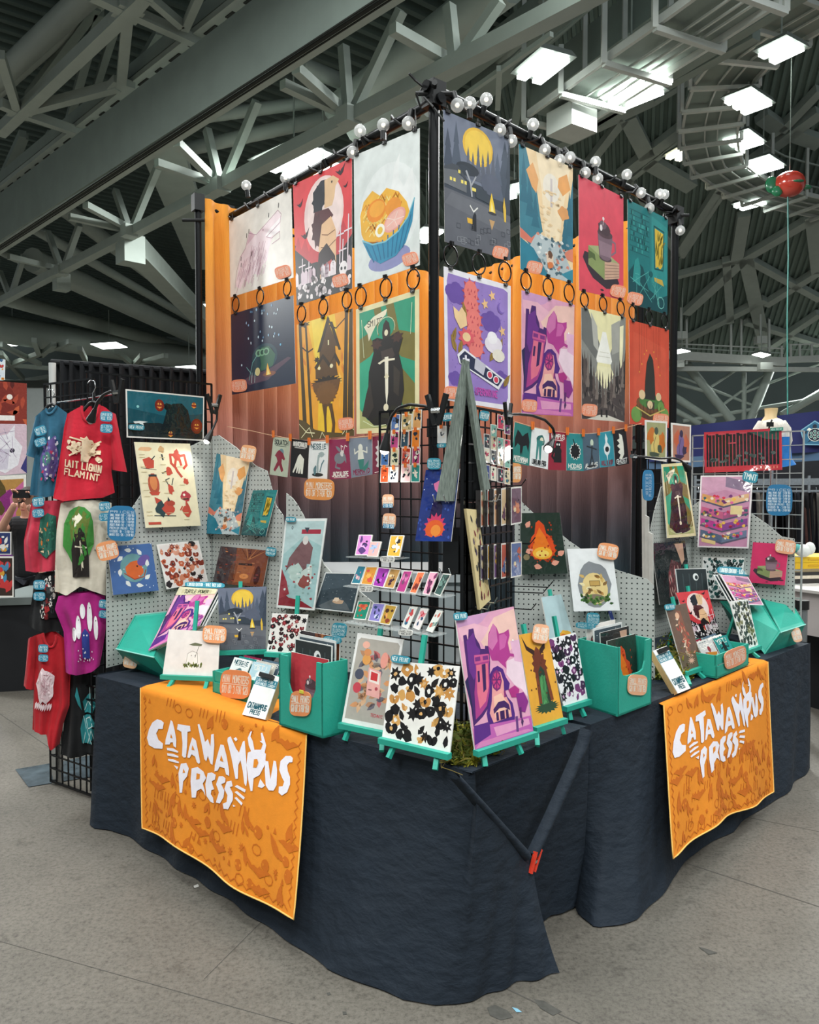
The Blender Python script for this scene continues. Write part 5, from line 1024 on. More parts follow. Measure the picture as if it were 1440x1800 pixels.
def a_ski(A):
    A.r(0, 0, 1, 1, '#e6ebe8'); A.r(.04, .03, .96, .97, '#a3c6c6'); A.p([(.04, .97), (.96, .97), (.96, .7), (.5, .8), (.04, .6)], '#b9d2d2'); A.r(.44, .83, .9, .88, '#a63244'); A.p([(.5, .9), (.62, .9), (.58, .84)], '#3c4450'); A.l([(.2, .92), (.22, .9), (.2, .88), (.18, .9), (.2, .92)], .006, '#3c4450')
    A.p([(.04, .2), (.3, .12), (.6, .1), (.96, .02), (.04, .03)], '#8a2a34'); A.p([(.04, .44), (.2, .3), (.3, .16), (.04, .1)], '#9a3a42')
    A.p([(.46, .74), (.56, .8), (.66, .74), (.76, .68), (.74, .5), (.66, .5), (.66, .38), (.5, .38), (.34, .5), (.22, .46), (.14, .4), (.2, .56), (.34, .66)], '#7c5a5c'); A.e(.56, .76, .07, .05, '#dcd6d2'); A.p([(.3, .5), (.5, .4), (.8, .5), (.82, .34), (.5, .26), (.26, .34)], '#c6d6cf'); A.blob(.64, .3, .14, .07, '#8e4a44'); A.blob(.4, .4, .16, .09, '#b9d0c8'); A.many(30, lambda i, r: A.blob(r.uniform(.1, .9), r.uniform(.1, .5), .03, .012, r.choice(['#dfe9e4', '#8fb0ac', '#a03c42']), 6, .5))
def a_glare(A):
    A.r(0, 0, 1, 1, '#dfe2e0'); A.r(.03, .03, .97, .97, '#39464e'); A.p([(.03, .5), (.97, .7), (.97, .97), (.03, .97)], '#44525b'); A.p([(.1, .1), (.4, .3), (.62, .34), (.8, .2), (.9, .06), (.2, .04)], '#5c6468'); A.blob(.56, .25, .14, .07, '#c9a88a'); A.blob(.5, .3, .08, .05, '#e9d2b8'); A.many(24, lambda i, r: A.c(r.random(), r.uniform(.3, .95), .006, '#dfe8ec', 6))
def a_mush(A):
    A.r(0, 0, 1, 1, '#efe8e2'); A.e(.52, .32, .14, .2, '#f6f1ea', 14); A.l([(.4, .25), (.42, .48), (.5, .54), (.6, .5), (.62, .28)], .008, '#8d8578'); A.p([(.42, .68), (.54, .73), (.68, .70), (.66, .66), (.5, .66)], '#6f7358'); A.l([(.62, .66), (.56, .4)], .01, '#55503e'); A.c(.49, .44, .01, '#333333'); A.c(.56, .44, .01, '#333333'); A.many(30, lambda i, r: A.leaf(r.uniform(.34, .7), r.uniform(.16, .22), .09, .03, r.uniform(.6, 2.5), r.choice(['#6f7a3a', '#4c5a2c', '#8e9550'])))
def a_console(A):
    A.r(0, 0, 1, 1, '#eeece8'); A.p([(.05, .05), (.95, .05), (.95, .92), (.9, .95), (.1, .95), (.05, .92)], '#b3aca2'); A.rnd = random.Random(4)
    A.many(46, lambda i, r: A.leaf(.55+r.uniform(-.3, .3), .46+r.uniform(-.24, .3), .13, .06, r.uniform(0, 6.28), r.choice(['#8a7f76', '#b98a6a', '#d99a6a', '#6e6a74', '#e0b48e', '#c06a6a'])))
    A.e(.3, .72, .09, .06, '#e8a45a'); A.e(.3, .8, .08, .04, '#d9905e'); A.e(.68, .74, .08, .09, '#eda090'); A.e(.24, .88, .08, .04, '#f0b4a0'); A.e(.2, .55, .1, .06, '#4f5262'); A.e(.2, .4, .09, .06, '#c94a56')
    A.p([(.38, .64), (.66, .61), (.72, .32), (.42, .34)], '#efb0a8'); A.p([(.41, .62), (.64, .59), (.66, .47), (.43, .49)], '#f4e6dc'); A.p([(.45, .6), (.6, .585), (.61, .5), (.46, .51)], '#d03a3c'); A.c(.62, .42, .02, '#b9505a'); A.l([(.46, .4), (.52, .4)], .014, '#8a5058'); A.t('TECHNIC', .6, .12, .26, .03, '#c85a62', sw=.2)
def a_beast(A):
    A.r(0, 0, 1, 1, '#e6a73a'); A.p([(.3, .2), (.34, .6), (.4, .78), (.5, .84), (.62, .78), (.72, .6), (.8, .22)], '#7a3c22'); A.spike(.52, .62, .26, .2, '#6d3320', 14, .75); A.p([(.4, .2), (.44, .56), (.54, .62), (.64, .56), (.7, .2)], '#233a2a'); A.e(.54, .38, .1, .14, '#3d7a4a'); A.p([(.42, .8), (.2, .86), (.06, .98), (.16, .82), (.4, .74)], '#3a2018'); A.p([(.6, .8), (.78, .86), (.86, .96), (.8, .8), (.62, .74)], '#3a2018'); A.spike(.54, .16, .42, .07, '#2c4a32', 16, .7)
    A.many(14, lambda i, r: A.c(r.uniform(.1, .95), r.uniform(.3, .8), .012, '#5a2c1a', 6)); A.many(10, lambda i, r: A.l([(.5+r.uniform(-.1, .12), .2), (.52+r.uniform(-.1, .12), .5)], .01, '#58a060'))
def a_fire(A):
    A.r(0, 0, 1, 1, '#2c3a32'); A.spike(.5, .42, .34, .22, '#b2401f', 16, .8); A.p([(.2, .36), (.26, .6), (.34, .66), (.38, .84), (.46, .88), (.58, .8), (.62, .66), (.74, .6), (.8, .36), (.66, .24), (.34, .24)], '#d9502a'); A.p([(.26, .36), (.34, .58), (.46, .76), (.6, .6), (.72, .36), (.6, .26), (.4, .26)], '#ea7a2c'); A.e(.5, .34, .22, .1, '#f3b23c', 16); A.e(.5, .33, .15, .06, '#f8d468', 14)
    for x, y, a in ((.14, .76, 1), (.12, .36, .3), (.3, .14, -.3), (.84, .3, .6), (.68, .16, .3)): A.leaf(x, y, .13, .09, a, '#e6a08a')
    A.c(.14, .28, .05, '#8a7a58'); A.many(24, lambda i, r: A.blob(r.uniform(.15, .85), r.uniform(.2, .84), .02, .018, '#a83c22', 6, .4))
def a_cottage(A):
    A.r(0, 0, 1, 1, '#eef0f0'); A.blob(.52, .42, .36, .36, '#8b8f93', 18, .06); A.e(.52, .36, .28, .25, '#e9cf8e', 20); A.many(18, lambda i, r: A.leaf(.52+r.uniform(-.25, .25), .36+r.uniform(-.18, .18), .1, .05, r.uniform(0, 3), r.choice(['#b98a4a', '#8d6a3c', '#d9b46a', '#f1e3b4']))); A.r(.42, .4, .64, .48, '#c9a35c'); A.l([(.42, .4), (.42, .48), (.64, .48), (.64, .4), (.42, .4)], .008, '#6d5430'); A.e(.5, .2, .22, .07, '#8a7a6a'); A.many(40, lambda i, r: A.leaf(r.uniform(.16, .84), r.uniform(.1, .24), .07, .04, r.uniform(0, 3), r.choice(['#4f7a3c', '#6d8f4a', '#35592c'])))
def a_drag(A):
    A.r(0, 0, 1, 1, '#26377a'); A.rnd = random.Random(8); A.many(60, lambda i, r: A.blob(r.random(), r.random(), .03, .02, r.choice(['#32479a', '#1c2a60', '#3f5cb0', '#2a3f8a']), 7, .4)); A.p([(.3, .8), (.5, .86), (.56, .74), (.44, .68), (.36, .72)], '#e07aa8'); A.p([(.56, .7), (.7, .64), (.8, .58), (.7, .56)], '#d66aa4'); A.p([(.3, .3), (.36, .56), (.5, .62), (.64, .5), (.66, .3)], '#27204a'); A.spike(.5, .2, .32, .2, '#d6406a', 14, .7); A.e(.5, .17, .26, .13, '#e8622c', 16); A.e(.54, .15, .14, .08, '#f4943c', 12); A.spike(.5, .02, .5, .06, '#1f3a8a', 18, .6); A.many(10, lambda i, r: A.c(r.random(), r.uniform(.5, .95), .008, '#cfe0f4', 6))
def a_bars(A):
    A.r(0, 0, 1, 1, '#c93a46'); A.p([(.03, .14), (.97, .14), (.97, .94), (.03, .94)], '#23282a'); A.p([(.6, .94), (.97, .94), (.97, .72), (.8, .76)], '#2c5c52'); A.hold = True
    for k in range(20): A.l([(.06+k*.046, .14), (.06+k*.046, .86+.05*(k % 3))], .018, '#c9505c')
    for x0, x1, y in ((.06, .152, .93), (.2, .29, .93), (.33, .42, .7), (.48, .57, .93), (.34, .42, .93)): A.l([(x0, y), (x1, y)], .03, '#c9505c')
    A.hold = False; A.k += 1; A.many(20, lambda i, r: A.blob(r.uniform(.1, .9), r.uniform(.2, .45), .03, .04, '#5b6664', 7, .4)); A.r(.7, .045, .95, .11, '#e38a74'); A.many(6, lambda i, r: A.r(.71+i*.04, .05, .735+i*.04, .105, '#c93a46'))
def a_building(A):
    A.r(0, 0, 1, 1, '#eee6e8'); A.r(.03, .02, .97, .98, '#c98fae'); A.rnd = random.Random(12); A.p([(.03, .98), (.97, .98), (.97, .7), (.5, .8), (.03, .72)], '#d3a0bc'); A.p([(.5, .98), (.97, .9), (.97, .76), (.5, .84)], '#8e7a94')
    for y, c1, c2 in ((.62, '#dca06a', '#e6b98c'), (.44, '#c9648a', '#a85a84'), (.28, '#c24a9a', '#8e4a94'), (.12, '#5a6a88', '#6e7c98')):
        A.p([(.05, y+.13), (.48, y+.05), (.48, y-.06), (.05, y+.03)], c1); A.p([(.95, y+.13), (.48, y+.05), (.48, y-.06), (.95, y+.03)], c2); A.l([(.05, y+.03), (.48, y-.06), (.95, y+.03)], .022, '#5c5a70')
        A.many(22, lambda i, r: A.blob(r.uniform(.08, .92), y+r.uniform(-.0, .1), .035, .02, r.choice(['#f0c05a', '#e46aa0', '#7a3f7a', '#3f6a74', '#f4e2d0', '#d8405a']), 7, .4))
    A.r(.62, .46, .84, .58, '#efd9a0'); A.p([(.08, .08), (.36, .04), (.36, .09), (.08, .13)], '#e6c98e')
def a_cat(bg, c1, c2, c3):
    def f(A):
        A.r(0, 0, 1, 1, '#efece4'); A.r(.07, .05, .93, .95, bg); A.blob(.3, .6, .22, .2, c1, 14, .35); A.blob(.75, .5, .16, .24, c1, 14, .35); A.e(.45, .3, .2, .2, c2, 14); A.e(.5, .55, .13, .2, c2, 12, rot=.4); A.blob(.66, .3, .12, .12, c3, 9, .4); A.e(.5, .74, .09, .1, c3, 10); A.blob(.4, .14, .26, .06, c3, 10, .3); A.l([(.4, .2), (.38, .4), (.48, .6)], .02, c3)
    return f
def a_redskel(A):
    A.r(0, 0, 1, 1, '#6e5647'); A.rnd = random.Random(5); A.p([(.4, .92), (.62, .9), (.66, .6), (.6, .2), (.45, .2), (.4, .6)], '#8d5a46'); A.many(40, lambda i, r: A.leaf(.52+r.uniform(-.22, .2), r.uniform(.1, .84), .09, .03, r.uniform(0, 6.28), r.choice(['#c9604a', '#e6c3a4', '#b64a3c', '#f0dcc4', '#d98a6a']))); A.e(.42, .84, .1, .05, '#e2b292'); A.spike(.52, .12, .2, .06, '#e6b09a', 10, .4)
def a_dark(A):
    A.r(0, 0, 1, 1, '#262a2c'); A.r(.04, .04, .96, .96, '#1f2426'); A.rnd = random.Random(6); A.p([(.3, .1), (.36, .5), (.5, .72), (.7, .66), (.8, .3), (.6, .06)], '#5a2c30'); A.many(26, lambda i, r: A.leaf(r.uniform(.35, .75), r.uniform(.08, .6), .12, .02, r.uniform(1.2, 1.9), r.choice(['#d98a8a', '#b9505a', '#e9c0b4', '#8a3a42']))); A.p([(.66, .96), (.92, .96), (.9, .7), (.8, .62), (.74, .78)], '#c9a28a')
def a_dark2(A): A.r(0, 0, 1, 1, '#dfe2e0'); A.r(.02, .02, .98, .99, '#2c3436'); [A.l([(.2+.2*k, .1), (.22+.2*k, .9)], .02, '#3e4a4c') for k in range(4)]; A.e(.62, .84, .09, .07, '#e9eeec'); A.e(.64, .83, .05, .04, '#2c3436')
def a_turtle(A):
    a_castle(A); A.k += 2; A.r(0, .86, 1, 1, '#d9d2b0'); A.r(.12, .885, .88, .965, '#c6bf98'); A.t('TURTLE POWER', .2, .89, .6, .065, '#2c3a2c', sw=.2)
def a_rand(seed, bg, cols, n=9):
    def f(A):
        r = random.Random(seed); A.rnd = r; A.r(0, 0, 1, 1, '#f0ece4'); A.r(.06, .04, .94, .96, bg)
        for i in range(n):
            x, y, s = r.uniform(.25, .75), r.uniform(.2, .8), r.uniform(.08, .24)
            if i % 3 == 0: A.blob(x, y, s, s*.6, r.choice(cols), 12, .3)
            elif i % 3 == 1: A.leaf(x, y-.1, s*1.5, s*.6, r.uniform(.9, 2.2), r.choice(cols))
            else: A.e(x, y, s*.7, s*.4, r.choice(cols), 11)
    return f
def a_mini(bg, name, c, fig, tc='#f2efe6', top=False, c2=None):
    c2 = c2 or c
    def f(A):
        A.r(0, 0, 1, 1, bg)
        A.t(name, .12, .82 if top else .07, .76, .11, tc, sw=.24); A.l([(.2, .78 if top else .04), (.8, .78 if top else .04)], .014, tc)
        if fig == 'ape': A.e(.55, .62, .14, .1, c2); A.p([(.3, .62), (.42, .68), (.66, .6), (.8, .46), (.74, .42), (.62, .46), (.62, .34), (.76, .16), (.66, .1), (.5, .28), (.3, .1), (.2, .14), (.38, .38), (.3, .48), (.2, .52)], c)
        elif fig == 'legs': [A.p([(.5+d*.05, .6+d*.06), (.42+d*.05, .56), (.14+d*.4, .12), (.2+d*.4, .1), (.5+d*.1, .42), (.46+d*.3, .1), (.54+d*.36, .1), (.66+d*.2, .5)], c) for d in (0, .5)]
        elif fig == 'neck': A.l([(.5, .12), (.48, .4), (.52, .6), (.66, .66)], .09, c); A.blob(.66, .66, .14, .07, c, 9, .2); A.l([(.62, .2), (.7, .4), (.8, .5)], .05, c2); A.e(.5, .12, .3, .05, '#22282a'); A.blob(.36, .24, .08, .12, c2)
        elif fig == 'hare': A.e(.5, .52, .26, .14, c2); A.e(.64, .64, .1, .08, c); A.leaf(.6, .68, .3, .1, 2.6, c2); A.leaf(.7, .66, .3, .1, -1.2, c2); A.l([(.62, .7), (.6, .84), (.7, .8)], .02, '#efe9e0'); A.l([(.72, .7), (.8, .84), (.9, .8)], .02, '#efe9e0'); A.l([(.36, .44), (.3, .3), (.5, .26)], .05, c2)
        elif fig == 'fish': A.e(.5, .74, .1, .1, c); A.p([(.4, .68), (.6, .68), (.64, .44), (.36, .44)], c); A.p([(.36, .44), (.64, .44), (.6, .2), (.5, .16), (.42, .2)], c2); A.p([(.56, .2), (.86, .4), (.8, .2), (.62, .12)], c2); A.l([(.4, .66), (.24, .6), (.24, .72)], .04, c); A.l([(.6, .66), (.78, .6), (.78, .74)], .04, c)
        elif fig == 'moth': A.p([(.5, .7), (.36, .78), (.2, .84), (.08, .6), (.1, .36), (.26, .5), (.4, .46), (.44, .2), (.5, .3), (.54, .2), (.58, .46), (.76, .5), (.9, .34), (.92, .6), (.8, .84), (.64, .78)], c)
        elif fig == 'tall': A.blob(.5, .7, .24, .16, c2, 11, .2); A.e(.58, .7, .1, .09, '#efe6cc'); A.p([(.32, .7), (.3, .2), (.38, .2), (.44, .56), (.5, .2), (.58, .2), (.6, .56), (.68, .7)], c)
        elif fig == 'beast': A.blob(.5, .5, .24, .1, c, 12, .2); A.e(.52, .66, .16, .1, c); A.p([(.3, .2), (.34, .5), (.7, .5), (.74, .2)], c); A.c(.46, .67, .03, '#fbfbf2'); A.c(.58, .67, .03, '#fbfbf2'); A.l([(.3, .5), (.2, .36), (.3, .3)], .07, c)
        elif fig == 'spiky': A.spike(.52, .52, .36, .24, '#f2f0e8', 12, .8); A.spike(.52, .52, .32, .22, c, 12, .75); A.l([(.5, .7), (.4, .84)], .04, c)
        elif fig == 'alien': A.e(.56, .74, .1, .1, c2); A.l([(.56, .66), (.52, .36), (.4, .14)], .06, c); A.l([(.54, .4), (.64, .14)], .05, c); A.l([(.54, .6), (.24, .66)], .04, c); A.l([(.56, .6), (.84, .54)], .04, c); A.e(.5, .1, .3, .03, '#22262a')
        elif fig == 'flame': A.p([(.5, .96), (.62, .8), (.58, .7), (.76, .56), (.7, .4), (.56, .32), (.54, .16), (.48, .32), (.36, .4), (.32, .56), (.46, .7), (.44, .82)], c); A.e(.54, .5, .13, .08, '#1f2226')
        else: A.p([(.44, .9), (.66, .84), (.72, .6), (.7, .3), (.5, .16), (.3, .2), (.44, .3), (.26, .38), (.44, .46), (.24, .56), (.44, .62), (.26, .72), (.46, .76)], c)
    return f
# ================================================================ displays on the tables
BL_, BW_ = '#2f8ea3', '#e8f6f4'
def newtag(px, pl, d, lab, lines=('NEW PRINT',), g='blue tags'): return sign(px, pl, d, list(lines), lab, BL_, BW_, 'print_tag', 'tag', g, False)
SMALLP = ['SMALL PRINTS', '$20 OR 3 FOR $50']; MINI = ['MINI MONSTERS', '$10 OR 3 FOR $20']
# ---- pegboards
def peg_mat():
    m = mat('grey_pegboard', '#b7bbb6', .6, noise=.04, nscale=6); nt = m.node_tree; b = nt.nodes['Principled BSDF']
    src = b.inputs['Base Color'].links[0].from_socket
    t = nt.nodes.new('ShaderNodeTexCoord'); s = nt.nodes.new('ShaderNodeSeparateXYZ'); nt.links.new(t.outputs['Object'], s.inputs[0])
    def M(op, a, bb=None):
        n = nt.nodes.new('ShaderNodeMath'); n.operation = op
        for i, v in enumerate((a, bb)):
            if v is None: continue
            if isinstance(v, (int, float)): n.inputs[i].default_value = v
            else: nt.links.new(v, n.inputs[i])
        return n.outputs[0]
    def cell(o): return M('SUBTRACT', M('FRACT', M('DIVIDE', o, .0254)), .5)
    x, z = cell(s.outputs[0]), cell(s.outputs[2]); r = M('SQRT', M('ADD', M('MULTIPLY', x, x), M('MULTIPLY', z, z)))
    h = M('LESS_THAN', r, .15)
    mx = nt.nodes.new('ShaderNodeMix'); mx.data_type = 'RGBA'; nt.links.new(h, mx.inputs[0]); nt.links.new(src, mx.inputs[6]); mx.inputs[7].default_value = (*lin('#23282a'), 1)
    nt.links.new(mx.outputs[2], b.inputs['Base Color']); return m
PEG = peg_mat()
def pegboard(A_, B_, outline, label):
    pl = vplane(A_, B_); d = (V((B_[0], B_[1], 0))-V((A_[0], A_[1], 0))).normalized(); o0 = V((A_[0], A_[1], ZTAB)); ang = math.atan2(d.y, d.x)
    loc = []
    for x, y in outline:
        p = up(x, y, *pl)-o0; loc.append((p.dot(d), max(p.z, .0)))
    root = thing('pegboard', o0, label, 'pegboard', 'grey pegboard panels'); root.rotation_euler = (0, 0, ang)
    side = 1 if pl[1].dot(V((-d.y, d.x, 0))) > 0 else -1
    me = MB(); fr = [V((x, side*.003, z)) for x, z in loc]; bk = [V((x, -side*.003, z)) for x, z in loc]; me.face(fr); me.face(bk[::-1])
    for i in range(len(fr)):
        j = (i+1) % len(fr); me.face([fr[i], bk[i], bk[j], fr[j]])
    o = me.build('board', PEG, None); o.parent = root
    return root, pl
def hooks(root, pl, pts):
    inv = None
    for x, y in pts:
        p = up(x, y, *pl); mb = MB(); mb.tube([p+UP*.01, p+pl[1]*.004+UP*.004, p+pl[1]*.03-UP*.004, p+pl[1]*.034+UP*.014], .0022, 5)
        loc = V(root.location); ang = root.rotation_euler[2]; ca, sa = math.cos(-ang), math.sin(-ang)
        mb.v = [((q[0]-loc.x)*ca-(q[1]-loc.y)*sa, (q[0]-loc.x)*sa+(q[1]-loc.y)*ca, q[2]-loc.z) for q in mb.v]
        o = mb.build('hook', BLACK, None); o.parent = root
K1 = V((-1.136, 4.569, 0)); A1 = uz(187, 1174, ZTAB); A1.z = 0
pg1, PG1 = pegboard(A1, K1, [(187, 1174), (372, 1124), (372, 767), (335, 784), (300, 812), (262, 850), (248, 869), (232, 893), (205, 912), (190, 930), (187, 950)], 'left pegboard at the table end, under the cream creature sheet')
pg2, PG2 = pegboard(K1, V((-.646, 4.20, 0)), [(374, 1124), (506, 1155), (506, 985), (498, 906), (486, 889), (477, 854), (470, 828), (449, 818), (415, 786), (385, 765), (374, 767)], 'pegboard joined at the crease, holding the canyon and library prints')
pg3, PG3 = pegboard(V((-.62, 4.05, 0)), V((-.08, 3.71, 0)), [(503, 1168), (690, 1190), (690, 1085), (660, 1062), (636, 1042), (582, 1005), (570, 992), (552, 950), (534, 906), (523, 887), (515, 876), (504, 867)], 'pegboard sloping down behind the snow-beast print')
A4 = uz(1152, 1195, ZTAB); A4.z = 0
pg4, PG4 = pegboard(A4, V((.54, 4.08, 0)), [(1152, 1195), (905, 1160), (905, 868), (915, 880), (936, 900), (960, 918), (1000, 950), (1050, 985), (1088, 1003), (1138, 1018), (1150, 1030)], 'pegboard behind the campfire print on the right table')
A5 = V((2.307, 4.80, 0)); K5 = V((1.869, 5.256, 0))
pg5, PG5 = pegboard(A5, K5, [(1397, 1143), (1218, 1104), (1218, 889), (1229, 881), (1250, 868), (1290, 880), (1322, 903), (1350, 922), (1374, 943), (1397, 947)], 'far right pegboard under the pink mug print')
pg6, PG6 = pegboard(K5, V((1.459, 4.86, 0)), [(1217, 1104), (1140, 1130), (1140, 948), (1150, 900), (1162, 856), (1175, 850), (1200, 872), (1217, 889)], 'narrow pegboard left of the far right crease')
def tiltp(pl, px, o=.035, tilt=6):
    """plane through the hook line below a print, leaning back against the board"""
    P = up(*px, *off(pl, o)); a = math.radians(tilt); return (P, (pl[1]*math.cos(a)+UP*math.sin(a)).normalized())
PR_ = []
def wall_print(px, pl, art, lab, m_=None, o=.035, tilt=6, name='art_print', g='prints on the pegboards', hk=None, bg='#ffffff'):
    mid = ((px[2][0]+px[3][0])/2, (px[2][1]+px[3][1])/2); h = (mid[1]-min(px[0][1], px[1][1]))/F*up(*mid, *pl).y
    tilt = min(tilt, math.degrees(math.asin(min(.9, (o-.010)/h)))); P = tiltp(pl, mid, o, tilt); q = quad3(px, P)
    card(name, q, P[1], art, lab, 'print', g, .004, m=m_ or SLEEVE, bg=bg)
    if hk: hooks(hk, pl, [(lerp(px[3][0], px[2][0], t), lerp(px[3][1], px[2][1], t)+3) for t in (.25, .75)])
    return P
Pc = wall_print([(236, 777), (334, 780), (353, 924), (256, 928)], PG1, a_creatures, 'cream sheet of small red creatures on the left pegboard', PRINT, hk=pg1)
Pg = wall_print([(381, 797), (439, 810), (420, 940), (361, 938)], PG2, a_canyon, 'large canyon print leaning on the pegboard beside the crease', hk=pg2)
wall_print([(445, 862), (488, 861), (467, 943), (424, 940)], PG2, a_library, 'small teal library print right of the canyon print', hk=pg2)
Pb = wall_print([(188, 961), (266, 955), (279, 1038), (199, 1046)], PG1, a_blue, 'blue print with a round orange creature ringed by white birds', PRINT, hk=pg1)
wall_print([(275, 957), (349, 950), (366, 1022), (293, 1036)], PG1, a_sheet('#efe6e0', ['#c9603c', '#8a3a2c', '#2c2426', '#d98a6a', '#e6a48a'], 44, '#f4f0ea', 3, .085), 'white print scattered with orange and black foxes', PRINT, hk=pg1)
Pl = wall_print([(388, 960), (474, 968), (462, 1032), (374, 1025)], PG2, a_brownlib, 'brown print of a cluttered bookshop', hk=pg2)
Ps = wall_print([(502, 912), (575, 911), (553, 1073), (486, 1068)], PG3, a_ski, 'tall pale print of a brown snow beast over red rocks', o=.05, hk=pg3)
wall_print([(572, 1006), (637, 1007), (621, 1078), (551, 1070)], PG3, a_glare, 'dark shiny sleeved print beside the snow-beast print', o=.03, hk=pg3)
sign(rot_px(214, 920, 50, 62, 2), PG1, .09, ['PRICES', 'SMALL PRINT: $20 - 3 FOR $50', 'LARGE PRINT: $35 - 2 FOR $60', 'MINI MONSTER: $10 - 3 FOR $20', 'POCKET PRINT: $12 - 2 FOR $20', 'PREMIUM PRINT: $50', 'STICKERS: $4 - 3 FOR $10', 'UNISEX TEES: $35 - 2 FOR $60'], 'blue PRICES sign beside the cream and green shirt', '#2878a8', '#e6f4fa', 'price_board', 'sign', None, False)
sign(rot_px(189, 968, 38, 33, -14), PG1, .10, SMALLP, 'orange SMALL PRINTS sign overlapping the blue creature print', '#f0a06a')
sign(rot_px(436, 797, 27, 29, 10), Pg, .02, SMALLP, 'orange tag on the top corner of the canyon print', '#f0ae7c')
newtag(rot_px(476, 970, 18, 16, 8), Pl, .012, 'round blue tag on the corner of the bookshop print', ('NEW PRINT', 'PREMIUM'))
newtag(rot_px(511, 913, 18, 9, 2), Ps, .012, 'small blue tag on the snow-beast print')
# right boards
wall_print([(915, 902), (984, 901), (998, 1008), (915, 1010)], PG4, a_fire, 'dark green print with a big orange campfire', hk=pg4)
Pt = wall_print([(997, 965), (1076, 963), (1090, 1073), (1009, 1075)], PG4, a_cottage, 'white print with a grey round den and leaves', PRINT, o=.06, hk=pg4)
sign(rot_px(1069, 969, 37, 28, 10), Pt, .012, SMALLP, 'orange SMALL PRINTS sign on the white den print', '#f0a06a')
wall_print([(1163, 816), (1204, 813), (1224, 942), (1173, 946)], PG6, lambda A: (a_knight(A), A.__setattr__('k', A.k))[0], 'sleeved cream knight print on the narrow far pegboard', o=.05, hk=pg6)
wall_print([(1145, 955), (1204, 950), (1220, 1060), (1160, 1063)], PG6, a_dark, 'dark sleeved print with red bones in the far corner', o=.08, hk=pg6)
Pn = wall_print([(1232, 836), (1324, 835), (1316, 964), (1226, 962)], PG5, a_building, 'pink cutaway building print on the far right pegboard', o=.05, hk=pg5)
newtag(rot_px(1319, 838, 27, 20, 12), Pn, .012, 'blue TMNT tag on the pink building print', ('TMNT',))
Pm = wall_print([(1324, 953), (1387, 957), (1380, 1029), (1317, 1024)], PG5, lambda A: a_mug(A, '#d9386a'), 'small pink mug print on the far right pegboard', PRINT, hk=pg5)
sign(rot_px(1381, 961, 36, 25, 8), Pm, .012, SMALLP, 'orange tag on the small pink mug print', '#f2ad84')
wall_print([(1236, 979), (1309, 981), (1302, 1055), (1230, 1052)], PG5, a_sheet('#e9ecea', ['#2c5a58', '#3c4a4a', '#6a8a86', '#22302f'], 90, '#f2f2ee', 6, .06), 'white print of dark teal flowers behind the flip box', o=.03)
sign(rot_px(1140, 853, 20, 54, 0), PG6, .06, ['PR', 'SM', 'LG', 'MM', 'PO', 'PP', 'ST', 'TE'], 'narrow blue price sign below the far clip lamp', '#2f80b0', '#e6f4fa', 'price_board', 'sign', None, False)
# ---- easels, prints standing on the table
WH = '#f1efe9'
def easel(px, feet, label, plabel, art, zb=.80, lean=14, post=None, m_=None, tagl=None, edge=WH, legs=True, thick=.005):
    q, (b0, N) = lean_quad(px, zb, lean); d = (q[2]-q[3]).normalized(); c = (q[2]+q[3])*.5; nh = V((N.x, N.y, 0)).normalized()
    t = thing('tabletop_easel', V((c.x, c.y, ZTAB)), label, 'easel', 'teal tabletop easels'); wq = (q[2]-q[3]).length
    MB().bar(q[3]-d*.004+N*.008-UP*.012, q[2]+d*.004+N*.008-UP*.012, .026, .02).build('ledge', TEAL, t)
    for i, f in enumerate(feet):
        p = uz(*f, ZTAB); s = (p-c).dot(d); s = max(-wq*.45, min(wq*.45, s)); a = c+d*(s*.92)-UP*.018+N*.002
        MB().bar(a, V((p.x, p.y, ZTAB+.001)), .017, .014).build('leg', TEAL, t)
    bk = c-nh*.16; MB().bar(c-N*.02+(q[0]-q[3])*.8, V((bk.x, bk.y, ZTAB+.001)), .014, .014).build('rear_leg', TEAL, t)
    top = up(*post, c-N*.014, N) if post else c+(q[0]-q[3])*.9-N*.014
    base = c-N*.014; base = base+d*((top-base).dot(d)); MB().bar(base-UP*.01, top, .018, .012, upv=N).build('mast', TEAL, t)
    card('art_print', q, N, art, plabel, 'print', 'prints on the easels', thick, edge, m_ or PRINT)
    return (b0, N), q
Pw, _ = easel([(297, 1106), (387, 1111), (383, 1189), (286, 1185)], [(294, 1212), (360, 1214)], 'small teal easel on the orange towel under the mushroom print', 'white print with a small mushroom on moss', a_mush, .795, 14, (347, 1056))
sign(rot_px(377, 1115, 42, 31, 4), Pw, .012, SMALLP, 'orange SMALL PRINTS sign on the mushroom print', '#f0a06a')
Pf, _ = easel([(383, 1034), (469, 1031), (467, 1141), (387, 1143)], [], 'teal easel behind, holding the sleeved night village print', 'sleeved print of the yellow moon over the night village', a_village, .90, 10, (423, 1022), SLEEVE)
easel([(479, 1078), (542, 1080), (530, 1149), (469, 1145)], [], 'teal easel behind, holding the moth sheet', 'white sheet of black and red moths', a_sheet('#efeae4', ['#241c1e', '#3a2426', '#1d1a1e', '#8a2c30'], 44, '#f4f2ee', 5, .08, ['#b9404a', '#d98a8a']), .92, 10, (524, 1047))
Pk, _ = easel([(629, 1112), (710, 1124), (680, 1285), (601, 1269)], [(606, 1302), (671, 1321)], 'teal easel with the grey game-device print, beside the big box', 'grey print with a pink handheld game and flowers', a_console, .80, 14, (670, 1101), SLEEVE)
